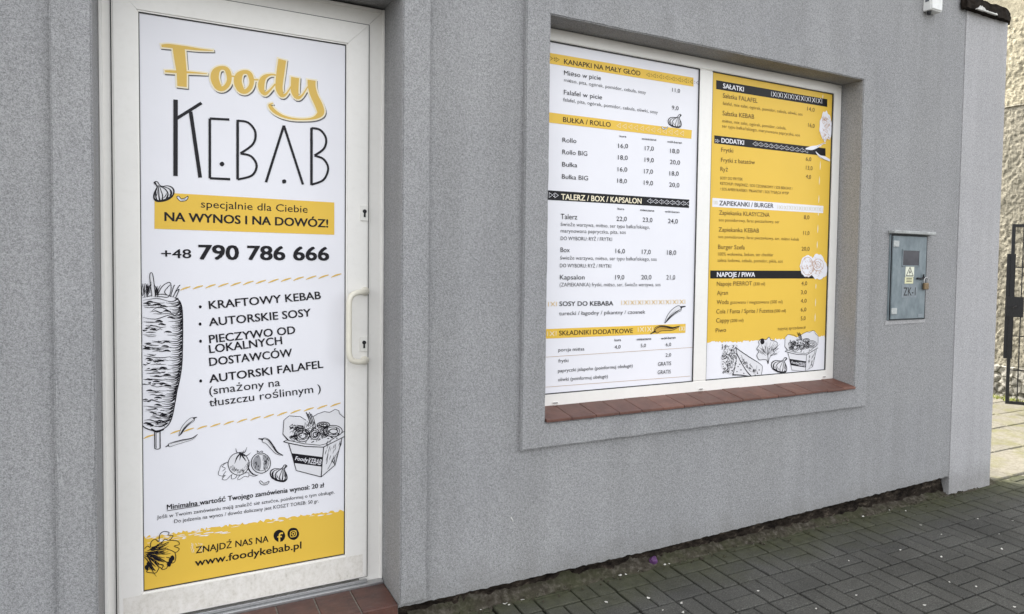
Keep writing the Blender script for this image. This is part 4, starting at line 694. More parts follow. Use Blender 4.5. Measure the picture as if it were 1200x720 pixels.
('doner_drawing',[('s','ink',1,[33,1404,49,1390,57,1360,59,1305,58,1221,55,1136,47,1078,38,1035,31,991,18,924,-2,892,-34,882,-65,894,-79,907],3.7,0,0),('s','ink',1,[44,1402,31,1391,18,1389,1,1393],[5.4,3.7,2.4,0.8],0,0),('s','ink',1,[49,1388,35,1383,20,1382,1,1384],[5.4,3.7,2.4,0.8],0,0),('s','ink',1,[-58,1387,-39,1387,-19,1383,-2,1384],2.8,0,1),('s','ink',1,[-62,1387,-55,1390,-47,1389,-37,1386],[1.3,5.3,6.6,1.7],0,1),('s','ink',1,[51,1385,42,1377,32,1375,20,1378],[5.4,3.7,2.4,0.8],0,0),('s','ink',1,[-63,1380,-47,1375,-30,1380,-16,1379],3.3,0,1),('s','ink',1,[-73,1382,-66,1384,-58,1383,-48,1380],[1.3,5.3,6.6,1.6],0,1),('s','ink',1,[52,1380,38,1371,24,1370,5,1370],[5.4,3.7,2.4,0.8],0,0),('s','ink',1,[-74,1375,-59,1374,-44,1375,-30,1374],2.2,0,1),('s','ink',1,[-35,1375,-28,1378,-19,1377,-9,1374],[1.3,5.3,6.7,1.7],0,1),('s','ink',1,[54,1375,47,1365,39,1364,30,1364],[5.4,3.7,2.4,0.8],0,0),('s','ink',1,[-72,1370,-57,1366,-41,1368,-28,1366],2.3,0,1),('s','ink',1,[-18,1370,-11,1372,-2,1371,8,1368],[1.3,5.3,6.7,1.7],0,1),('s','ink',1,[56,1367,44,1358,31,1356,15,1360],[5.4,3.7,2.4,0.8],0,0),('s','ink',1,[-47,1366,-34,1367,-22,1365,-11,1364],1.8,0,1),('s','ink',1,[56,1361,46,1352,36,1351,23,1352],[5.4,3.7,2.4,0.8],0,0),('s','ink',1,[57,1354,46,1346,36,1344,23,1346],[5.4,3.7,2.4,0.8],0,0),('s','ink',1,[-44,1351,-31,1353,-17,1346,-6,1349],3.3,0,1),('s','ink',1,[-7,1350,0,1353,9,1352,19,1349],[1.3,5.4,6.7,1.7],0,1),('s','ink',1,[57,1349,49,1338,42,1337,32,1337],[5.4,3.7,2.4,0.8],0,0),('s','ink',1,[-42,1343,-17,1341,7,1342,28,1343],2.2,0,1),('s','ink',1,[57,1339,46,1333,34,1331,20,1332],[5.4,3.7,2.4,0.8],0,0),('s','ink',1,[57,1331,46,1326,36,1325,21,1326],[5.4,3.7,2.4,0.8],0,0),('s','ink',1,[57,1326,46,1321,36,1320,21,1322],[5.4,3.7,2.4,0.8],0,0),('s','ink',1,[7,1325,14,1328,23,1326,33,1323],[1.3,5.4,6.7,1.7],0,1),('s','ink',1,[58,1318,43,1312,29,1311,10,1311],[5.4,3.7,2.4,0.8],0,0),('s','ink',1,[58,1313,50,1307,43,1305,34,1307],[5.4,3.7,2.4,0.8],0,0),('s','ink',1,[-73,1312,-52,1310,-30,1309,-12,1309],2.6,0,1),('s','ink',1,[-34,1312,-26,1315,-18,1314,-8,1310],[1.3,5.3,6.7,1.7],0,1),('s','ink',1,[58,1311,50,1301,42,1300,31,1302],[5.4,3.7,2.4,0.8],0,0),('s','ink',1,[-66,1310,-46,1308,-25,1310,-8,1305],1.5,0,1),('s','ink',1,[58,1300,47,1294,36,1293,22,1295],[5.4,3.7,2.4,0.8],0,0),('s','ink',1,[-24,1299,-17,1302,-8,1300,2,1297],[1.3,5.3,6.7,1.7],0,1),('s','ink',1,[58,1294,45,1288,32,1287,16,1289],[5.4,3.7,2.4,0.8],0,0),('s','ink',1,[-56,1294,-36,1295,-16,1288,2,1290],2.7,0,1),('s','ink',1,[57,1288,47,1281,37,1280,24,1282],[5.4,3.7,2.4,0.8],0,0),('s','ink',1,[-65,1288,-51,1288,-38,1286,-26,1285],1.8,0,1),('s','ink',1,[57,1283,47,1273,37,1271,24,1274],[5.4,3.7,2.4,0.8],0,0),('s','ink',1,[-40,1282,-29,1278,-19,1283,-10,1279],2.4,0,1),('s','ink',1,[-53,1279,-46,1282,-37,1280,-27,1277],[1.3,5.3,6.7,1.7],0,1),('s','ink',1,[57,1270,46,1264,36,1262,22,1264],[5.4,3.7,2.4,0.8],0,0),('s','ink',1,[-66,1269,-54,1271,-43,1270,-33,1269],3.3,0,1),('s','ink',1,[-4,1269,3,1271,12,1270,22,1267],[1.3,5.4,6.7,1.7],0,1),('s','ink',1,[57,1263,41,1257,26,1256,5,1258],[5.4,3.7,2.4,0.8],0,0),('s','ink',1,[-77,1262,-60,1260,-44,1260,-30,1258],2.1,0,1),('s','ink',1,[57,1257,49,1250,41,1248,31,1251],[5.4,3.7,2.4,0.8],0,0),('s','ink',1,[-66,1257,-54,1254,-42,1253,-32,1253],1.8,0,1),('s','ink',1,[57,1252,46,1241,36,1240,22,1243],[5.4,3.7,2.4,0.8],0,0),('s','ink',1,[57,1241,42,1232,28,1231,9,1234],[5.4,3.7,2.4,0.8],0,0),('s','ink',1,[-45,1238,-24,1233,-4,1236,14,1236],1.2,0,1),('s','ink',1,[56,1230,43,1224,30,1223,13,1227],[5.4,3.7,2.4,0.8],0,0),('s','ink',1,[-45,1232,-28,1231,-12,1226,2,1231],3.0,0,1),('s','ink',1,[-9,1230,-1,1232,7,1231,17,1228],[1.3,5.4,6.7,1.7],0,1),('s','ink',1,[56,1226,45,1216,34,1215,19,1218],[5.4,3.7,2.4,0.8],0,0),('s','ink',1,[-64,1223,-49,1221,-34,1218,-22,1218],2.8,0,1),('s','ink',1,[56,1216,41,1207,26,1206,6,1209],[5.4,3.7,2.4,0.8],0,0),('s','ink',1,[-49,1212,-25,1208,-1,1207,20,1209],2.5,0,1),('s','ink',1,[-14,1213,-7,1215,2,1214,12,1211],[1.3,5.4,6.7,1.7],0,1),('s','ink',1,[56,1212,49,1201,41,1200,32,1200],[5.4,3.7,2.4,0.8],0,0),('s','ink',1,[-76,1208,-51,1209,-26,1202,-5,1202],2.4,0,1),('s','ink',1,[-72,1210,-65,1212,-56,1211,-46,1208],[1.3,5.3,6.6,1.7],0,1),('s','ink',1,[56,1205,45,1196,34,1195,19,1196],[5.4,3.7,2.4,0.8],0,0),('s','ink',1,[-48,1203,-37,1204,-26,1204,-16,1202],2.9,0,1),('s','ink',1,[-76,1205,-69,1207,-60,1206,-50,1203],[1.3,5.3,6.6,1.7],0,1),('s','ink',1,[56,1197,45,1189,35,1188,22,1190],[5.4,3.7,2.4,0.8],0,0),('s','ink',1,[-44,1196,-27,1197,-11,1194,3,1194],3.0,0,1),('s','ink',1,[-8,1195,-1,1197,8,1196,18,1192],[1.3,5.4,6.7,1.7],0,1),('s','ink',1,[55,1186,45,1180,34,1179,20,1182],[5.4,3.7,2.4,0.8],0,0),('s','ink',1,[-63,1186,-52,1184,-41,1181,-31,1182],2.7,0,1),('s','ink',1,[55,1182,44,1172,33,1171,19,1172],[5.4,3.7,2.4,0.8],0,0),('s','ink',1,[-72,1182,-59,1177,-46,1179,-35,1177],2.0,0,1),('s','ink',1,[55,1172,42,1166,29,1165,13,1170],[5.4,3.7,2.4,0.8],0,0),('s','ink',1,[-57,1176,-31,1170,-5,1169,18,1173],2.9,0,1),('s','ink',1,[54,1164,41,1158,28,1156,11,1159],[5.4,3.7,2.4,0.8],0,0),('s','ink',1,[-55,1163,-42,1161,-28,1163,-17,1161],1.3,0,1),('s','ink',1,[-68,1166,-61,1169,-53,1167,-43,1164],[1.3,5.3,6.6,1.7],0,1),('s','ink',1,[54,1160,45,1150,35,1149,23,1150],[5.4,3.7,2.4,0.8],0,0),('s','ink',1,[-48,1160,-27,1154,-6,1160,11,1156],2.5,0,1),('s','ink',1,[-30,1157,-23,1160,-15,1158,-5,1155],[1.3,5.4,6.7,1.7],0,1),('s','ink',1,[54,1150,44,1141,34,1140,20,1144],[5.4,3.7,2.4,0.8],0,0),('s','ink',1,[54,1142,40,1136,26,1135,8,1139],[5.4,3.7,2.4,0.8],0,0),('s','ink',1,[-51,1144,-32,1145,-14,1143,2,1141],2.3,0,1),('s','ink',1,[53,1139,43,1129,33,1128,20,1129],[5.4,3.7,2.4,0.8],0,0),('s','ink',1,[52,1127,43,1122,34,1121,21,1122],[5.4,3.7,2.4,0.8],0,0),('s','ink',1,[-44,1130,-18,1128,9,1122,32,1127],2.0,0,1),('s','ink',1,[-21,1129,-14,1131,-5,1129,5,1126],[1.3,5.4,6.7,1.7],0,1),('s','ink',1,[51,1122,43,1114,34,1113,23,1116],[5.4,3.7,2.4,0.8],0,0),('s','ink',1,[-71,1123,-56,1122,-40,1122,-26,1120],2.6,0,1),('s','ink',1,[-52,1123,-45,1125,-37,1124,-27,1120],[1.3,5.3,6.7,1.7],0,1),('s','ink',1,[50,1112,37,1108,24,1107,6,1108],[5.4,3.7,2.4,0.8],0,0),('s','ink',1,[-45,1114,-32,1116,-18,1110,-6,1112],2.9,0,1),('s','ink',1,[50,1111,42,1102,34,1100,24,1103],[5.4,3.7,2.4,0.8],0,0),('s','ink',1,[-65,1111,-49,1110,-32,1110,-18,1107],3.3,0,1),('s','ink',1,[48,1101,33,1094,18,1094,-2,1097],[5.4,3.7,2.4,0.8],0,0),('s','ink',1,[-8,1100,-1,1102,8,1101,18,1097],[1.3,5.4,6.7,1.7],0,1),('s','ink',1,[48,1096,35,1088,23,1088,6,1089],[5.4,3.7,2.4,0.8],0,0),('s','ink',1,[-53,1100,-28,1096,-3,1097,18,1094],3.3,0,1),('s','ink',1,[-42,1097,-34,1099,-26,1097,-16,1094],[1.3,5.4,6.7,1.7],0,1),('s','ink',1,[47,1092,31,1082,15,1081,-5,1086],[5.5,3.8,2.4,0.9],0,0),('s','ink',1,[-63,1089,-39,1086,-14,1081,7,1082],3.1,0,1),('s','ink',1,[46,1084,32,1075,19,1075,1,1076],[5.4,3.7,2.4,0.8],0,0),('s','ink',1,[-77,1088,-61,1087,-45,1087,-31,1083],2.1,0,1),('s','ink',1,[-69,1085,-62,1088,-54,1086,-44,1083],[1.3,5.3,6.7,1.7],0,1),('s','ink',1,[44,1078,36,1068,28,1066,18,1070],[5.4,3.7,2.4,0.8],0,0),('s','ink',1,[-44,1076,-37,1078,-29,1077,-19,1074],[1.3,5.4,6.7,1.7],0,1),('s','ink',1,[43,1067,31,1060,19,1059,4,1060],[5.4,3.7,2.4,0.8],0,0),('s','ink',1,[-47,1070,-28,1069,-8,1067,9,1064],2.1,0,1),('s','ink',1,[-23,1067,-16,1069,-7,1067,3,1064],[1.3,5.4,6.7,1.7],0,1),('s','ink',1,[41,1057,28,1051,14,1051,-3,1053],[5.4,3.7,2.4,0.8],0,0),('s','ink',1,[-45,1060,-28,1055,-11,1057,4,1056],2.5,0,1),('s','ink',1,[-7,1057,0,1059,9,1058,19,1054],[1.3,5.4,6.7,1.7],0,1),('s','ink',1,[40,1053,30,1045,22,1044,10,1046],[5.4,3.7,2.4,0.9],0,0),('s','ink',1,[38,1046,27,1038,16,1037,2,1040],[5.4,3.7,2.4,0.8],0,0),('s','ink',1,[-64,1045,-38,1040,-13,1038,10,1037],1.7,0,1),('s','ink',1,[37,1040,29,1032,21,1031,11,1034],[5.4,3.7,2.4,0.8],0,0),('s','ink',1,[-56,1042,-43,1042,-31,1035,-20,1041],2.3,0,1),('s','ink',1,[-66,1042,-58,1044,-50,1043,-40,1039],[1.3,5.3,6.7,1.7],0,1),('s','ink',1,[36,1032,26,1026,15,1025,2,1027],[5.4,3.7,2.4,0.8],0,0),('s','ink',1,[-61,1035,-43,1033,-26,1033,-10,1029],2.1,0,1),('s','ink',1,[35,1026,23,1020,11,1020,-4,1022],[5.4,3.7,2.4,0.8],0,0),('s','ink',1,[34,1018,18,1013,3,1013,-17,1014],[5.4,3.7,2.4,0.8],0,0),('s','ink',1,[-55,1025,-43,1026,-30,1022,-20,1023],2.9,0,1),('s','ink',1,[-28,1020,-20,1022,-12,1020,-2,1017],[1.3,5.4,6.7,1.7],0,1),('s','ink',1,[32,1014,19,1005,6,1004,-11,1005],[5.4,3.7,2.4,0.8],0,0),('s','ink',1,[-40,1012,-33,1014,-24,1013,-14,1009],[1.3,5.4,6.7,1.7],0,1),('s','ink',1,[31,1007,20,998,9,997,-5,999],[5.4,3.7,2.4,0.8],0,0),('s','ink',1,[-72,1007,-61,1003,-50,1007,-40,1006],1.5,0,1),('s','ink',1,[30,1003,18,993,6,992,-10,996],[5.4,3.7,2.4,0.8],0,0),('s','ink',1,[-66,1003,-45,1004,-23,995,-4,997],3.3,0,1),('s','ink',1,[28,988,16,984,3,984,-14,988],[5.4,3.7,2.4,0.8],0,0),('s','ink',1,[27,982,13,976,-2,976,-21,978],[5.4,3.7,2.4,0.8],0,0),('s','ink',1,[-77,984,-57,981,-37,977,-20,980],2.1,0,1),('s','ink',1,[-40,984,-32,986,-24,984,-14,980],[1.3,5.4,6.7,1.7],0,1),('s','ink',1,[26,975,14,967,3,967,-12,969],[5.4,3.7,2.4,0.8],0,0),('s','ink',1,[-58,978,-40,973,-23,975,-8,972],1.8,0,1),('s','ink',1,[24,968,14,962,3,961,-11,962],[5.4,3.7,2.4,0.8],0,0),('s','ink',1,[-69,970,-55,969,-41,968,-28,968],2.7,0,1),('s','ink',1,[23,960,15,953,8,952,-3,956],[5.4,3.7,2.4,0.8],0,0),('s','ink',1,[-70,963,-56,964,-42,957,-30,961],1.7,0,1),('s','ink',1,[22,956,12,947,2,946,-10,949],[5.4,3.7,2.4,0.8],0,0),('s','ink',1,[20,945,12,938,5,937,-6,940],[5.4,3.7,2.4,0.8],0,0),('s','ink',1,[-47,944,-30,945,-13,939,2,938],2.9,0,1),('s','ink',1,[-21,944,-14,946,-5,944,5,941],[1.4,5.4,6.8,1.7],0,1),('s','ink',1,[19,937,9,932,-1,931,-15,935],[5.4,3.7,2.4,0.8],0,0),('s','ink',1,[-52,941,-39,939,-25,933,-14,936],2.9,0,1),('s','ink',1,[-22,938,-15,940,-7,938,4,935],[1.3,5.4,6.7,1.7],0,1),('s','ink',1,[18,935,10,927,1,926,-10,928],[5.4,3.7,2.4,0.8],0,0),('s','ink',1,[-56,935,-40,934,-24,930,-10,929],1.9,0,1),('s','ink',1,[15,923,-1,919,-16,919,-37,923],[5.4,3.7,2.4,0.8],0,0),('s','ink',1,[-73,928,-55,928,-36,920,-20,920],3.3,0,1),('s','ink',1,[11,921,-2,914,-15,913,-33,917],[5.4,3.7,2.4,0.8],0,0),('s','ink',1,[-32,920,-25,922,-17,920,-6,916],[1.3,5.4,6.7,1.7],0,1),('s','ink',1,[6,910,-4,905,-15,904,-29,906],[5.4,3.7,2.4,0.8],0,0),('s','ink',1,[-75,917,-49,916,-23,911,-1,908],1.6,0,1),('s','ink',1,[-76,915,-69,917,-60,915,-50,912],[1.3,5.3,6.7,1.7],0,1),('s','ink',1,[2,907,-11,900,-24,899,-42,902],[5.4,3.7,2.4,0.8],0,0),('s','ink',1,[-66,908,-59,910,-51,908,-41,905],[1.3,5.4,6.7,1.7],0,1),('s','ink',1,[-75,1281,-71,1277,-61,1279],4.8,0,1),('s','ink',1,[-65,1289,-59,1287,-50,1288],4.3,0,1),('s','ink',1,[-66,1298,-62,1296,-53,1298],2.1,0,1),('s','ink',1,[-60,1293,-55,1292,-50,1294],1.9,0,1),('s','ink',1,[-70,1283,-65,1285,-60,1283],4.1,0,1),('s','ink',1,[-39,1281,-36,1284,-30,1280],1.9,0,1),('s','ink',1,[-52,1294,-48,1297,-37,1294],4.7,0,1),('s','ink',1,[-70,1229,-64,1228,-57,1226],2.4,0,1),('s','ink',1,[-36,1205,-29,1204,-24,1207],2.4,0,1),('s','ink',1,[-58,1226,-51,1226,-48,1228],1.9,0,1),('s','ink',1,[-66,1226,-59,1225,-51,1227],3.1,0,1),('s','ink',1,[-62,1230,-56,1229,-47,1228],3.4,0,1),('s','ink',1,[-56,1221,-48,1219,-43,1219],2.4,0,1),('s','ink',1,[-76,1220,-68,1216,-65,1221],2.9,0,1),('s','ink',1,[-26,1233,-23,1234,-13,1231],3.6,0,1),('s','ink',1,[-76,1148,-68,1144,-61,1145],3.9,0,1),('s','ink',1,[-42,1157,-35,1154,-26,1155],3.9,0,1),('s','ink',1,[-64,1153,-58,1149,-50,1151],3.9,0,1),('s','ink',1,[-31,1148,-26,1144,-17,1147],3.4,0,1),('s','ink',1,[-30,1155,-22,1155,-18,1153],2.3,0,1),('s','ink',1,[-61,1161,-51,1160,-47,1158],4.3,0,1),('s','ink',1,[-32,1156,-28,1153,-23,1154],2.7,0,1),('s','ink',1,[-38,1158,-31,1158,-26,1155],3.5,0,1),('s','ink',1,[-21,1124,-18,1127,-10,1122],2.1,0,1),('s','ink',1,[-63,1127,-58,1129,-52,1129],3.6,0,1),('s','ink',1,[-40,1126,-34,1126,-26,1126],2.4,0,1),('s','ink',1,[-11,1128,-2,1129,3,1128],4.0,0,1),('s','ink',1,[-10,1124,-4,1122,3,1124],1.8,0,1),('s','ink',1,[-21,1129,-12,1130,-4,1127],2.5,0,1),('s','ink',1,[-28,1125,-21,1123,-14,1125],2.9,0,1),('s','ink',1,[-14,1113,-7,1111,-1,1113],4.8,0,1),('s','ink',1,[-21,1066,-14,1063,-10,1066],4.3,0,1),('s','ink',1,[-60,1073,-52,1074,-51,1072],4.6,0,1),('s','ink',1,[-62,1067,-53,1069,-52,1066],3.3,0,1),('s','ink',1,[-47,1066,-37,1067,-34,1067],2.9,0,1),('s','ink',1,[-77,1068,-73,1070,-61,1065],3.3,0,1),('s','ink',1,[-77,1068,-71,1068,-65,1068],2.6,0,1),('s','ink',1,[-51,1064,-45,1061,-35,1064],2.9,0,1),('s','ink',1,[-35,1013,-30,1015,-19,1012],3.9,0,1),('s','ink',1,[-53,1007,-48,1006,-44,1006],3.6,0,1),('s','ink',1,[-78,1004,-70,1002,-62,1004],2.3,0,1),('s','ink',1,[-67,1003,-58,1000,-51,1002],4.5,0,1),('s','ink',1,[-38,1007,-29,1005,-29,1007],2.5,0,1),('s','ink',1,[-78,1008,-68,1010,-61,1008],4.3,0,1),('s','ink',1,[-45,948,-38,951,-32,946],2.6,0,1),('s','ink',1,[-17,948,-12,950,-6,946],3.3,0,1),('s','ink',1,[-43,952,-38,951,-31,952],4.4,0,1),('s','ink',1,[-52,956,-42,955,-42,955],2.6,0,1),('s','ink',1,[-19,959,-16,962,-5,958],2.7,0,1),('s','ink',1,[-46,954,-40,953,-29,952],3.6,0,1),('s','ink',1,[-16,950,-10,948,-5,947],4.1,0,1),('s','ink',1,[-45,968,-35,970,-28,966],3.7,0,1),('s','ink',1,[-30,952,-21,953,-13,949],3.5,0,1),('s','ink',1,[-56,959,-49,956,-39,958],3.1,0,1),('s','ink',1,[-19,917,-15,919,-4,916],3.7,0,1),('s','ink',1,[4,916,14,917,16,917],2.2,0,1),('s','ink',1,[-38,915,-31,916,-29,916],2.8,0,1),('s','ink',1,[-14,918,-11,916,-4,918],4.4,0,1),('s','ink',1,[-29,918,-25,915,-17,917],2.8,0,1),('s','ink',1,[-7,913,-2,910,9,910],2.7,0,1),('s','ink',1,[-36,909,-29,908,-26,907],3.2,0,1),('s','ink',1,[-38,901,-34,901,-27,900],2.8,0,1),('s','ink',1,[-27,897,-20,897,-12,897],2.7,0,1),('s','ink',1,[-55,903,-46,903,-43,902],4.3,0,1),('s','ink',1,[-53,901,-48,904,-44,902],3.0,0,1),('s','ink',1,[-39,900,-30,900,-24,899],2.3,0,1),('s','ink',1,[-32,912,-28,912,-16,912],4.6,0,1),('s','ink',1,[-16,897,-9,900,-5,896],3.7,0,1),('s','ink',1,[-34,915,-30,914,-19,915],4.4,0,1),('s','ink',1,[-76,1405,-53,1411,-10,1418,33,1404],2.6,0,1),('s','ink',1,[-73,1395,-25,1401,18,1387],2.6,0,1),('s','ink',1,[-51,1348,-22,1368,10,1354,33,1333,50,1360],2.7,0,1),('s','ink',1,[-76,1329,-34,1321,6,1334,53,1346],2.6,0,1),('f','sketch_white',1,[-51,1490,-41,1494,-33,1411,-45,1408],0),('s','ink',2,[-44,1411,-51,1490,-41,1494,-33,1411],2.6,0,0),('s','ink',1,[-28,1408,-10,1448,16,1464,20,1434,10,1407,-10,1408,-28,1408],2.7,0,0),('s','ink',1,[18,1407,28,1444,33,1454],2.7,0,0),('s','ink',1,[27,1407,42,1441,51,1454],2.7,0,0),('s','ink',1,[33,1424,48,1437,36,1404],2.7,0,0),('s','ink',1,[7,1414,-2,1428,16,1454],2.7,0,0),('s','ink',1,[-70,1413,-69,1433,-68,1460],1.9,0,1),('s','ink',1,[-70,1406,-68,1426,-62,1440],2.3,0,1),('s','ink',1,[-61,1409,-60,1429,-65,1448],3.2,0,1),('s','ink',1,[-53,1423,-53,1443,-46,1467],2.9,0,1),('s','ink',1,[-72,1415,-72,1435,-70,1454],1.8,0,1),('s','ink',1,[-55,1416,-56,1436,-52,1452],1.9,0,1),('s','ink',1,[-61,1424,-57,1444,-58,1459],3.5,0,1),('s','ink',1,[-61,1424,-59,1444,-66,1460],2.8,0,1),('s','ink',1,[-59,1406,-56,1426,-62,1446],1.9,0,1),('s','ink',1,[-58,1416,-56,1436,-62,1456],2.5,0,1),('s','ink',1,[-75,1412,-71,1432,-70,1460],1.8,0,1),('s','ink',1,[-60,1413,-59,1433,-54,1451],1.8,0,1),('s','ink',1,[-60,1408,-60,1428,-56,1440],3.6,0,1),('s','ink',1,[-51,1424,-49,1444,-43,1464],1.8,0,1),('s','ink',1,[-57,1415,-58,1435,-62,1449],3.3,0,1),('s','ink',1,[-64,1414,-62,1434,-64,1459],3.1,0,1),('s','ink',1,[-76,1412,-78,1432,-74,1460],3.3,0,1),('s','ink',1,[-31,1406,-32,1426,-26,1451],1.7,0,1),('s','ink',1,[-32,1414,-28,1434,-35,1453],3.5,0,1),('s','ink',1,[-33,1408,-31,1428,-27,1445],2.9,0,1),('s','ink',1,[-34,1419,-31,1439,-37,1460],1.8,0,1),('s','ink',1,[-22,1412,-24,1432,-15,1454],3.0,0,1),('s','ink',1,[-35,1408,-33,1428,-35,1440],3.2,0,1),('s','ink',1,[-32,1409,-31,1429,-32,1448],2.2,0,1),('s','ink',1,[-27,1407,-26,1427,-27,1450],3.6,0,1),('s','ink',1,[-33,1413,-30,1433,-30,1448],2.0,0,1),('s','ink',1,[-39,883,-39,814],3.4,0,0),('s','ink',1,[-21,881,-21,812],3.4,0,0),('s','ink',1,[-40,814,-30,809,-21,812],3.0,0,0),('s','ink',1,[-34,879,-34,815],1.7,0,0),('s','ink',1,[-51,891,-31,877],6.7,0,0),('s','ink',1,[-8,886,-31,877],6.8,0,0)]),
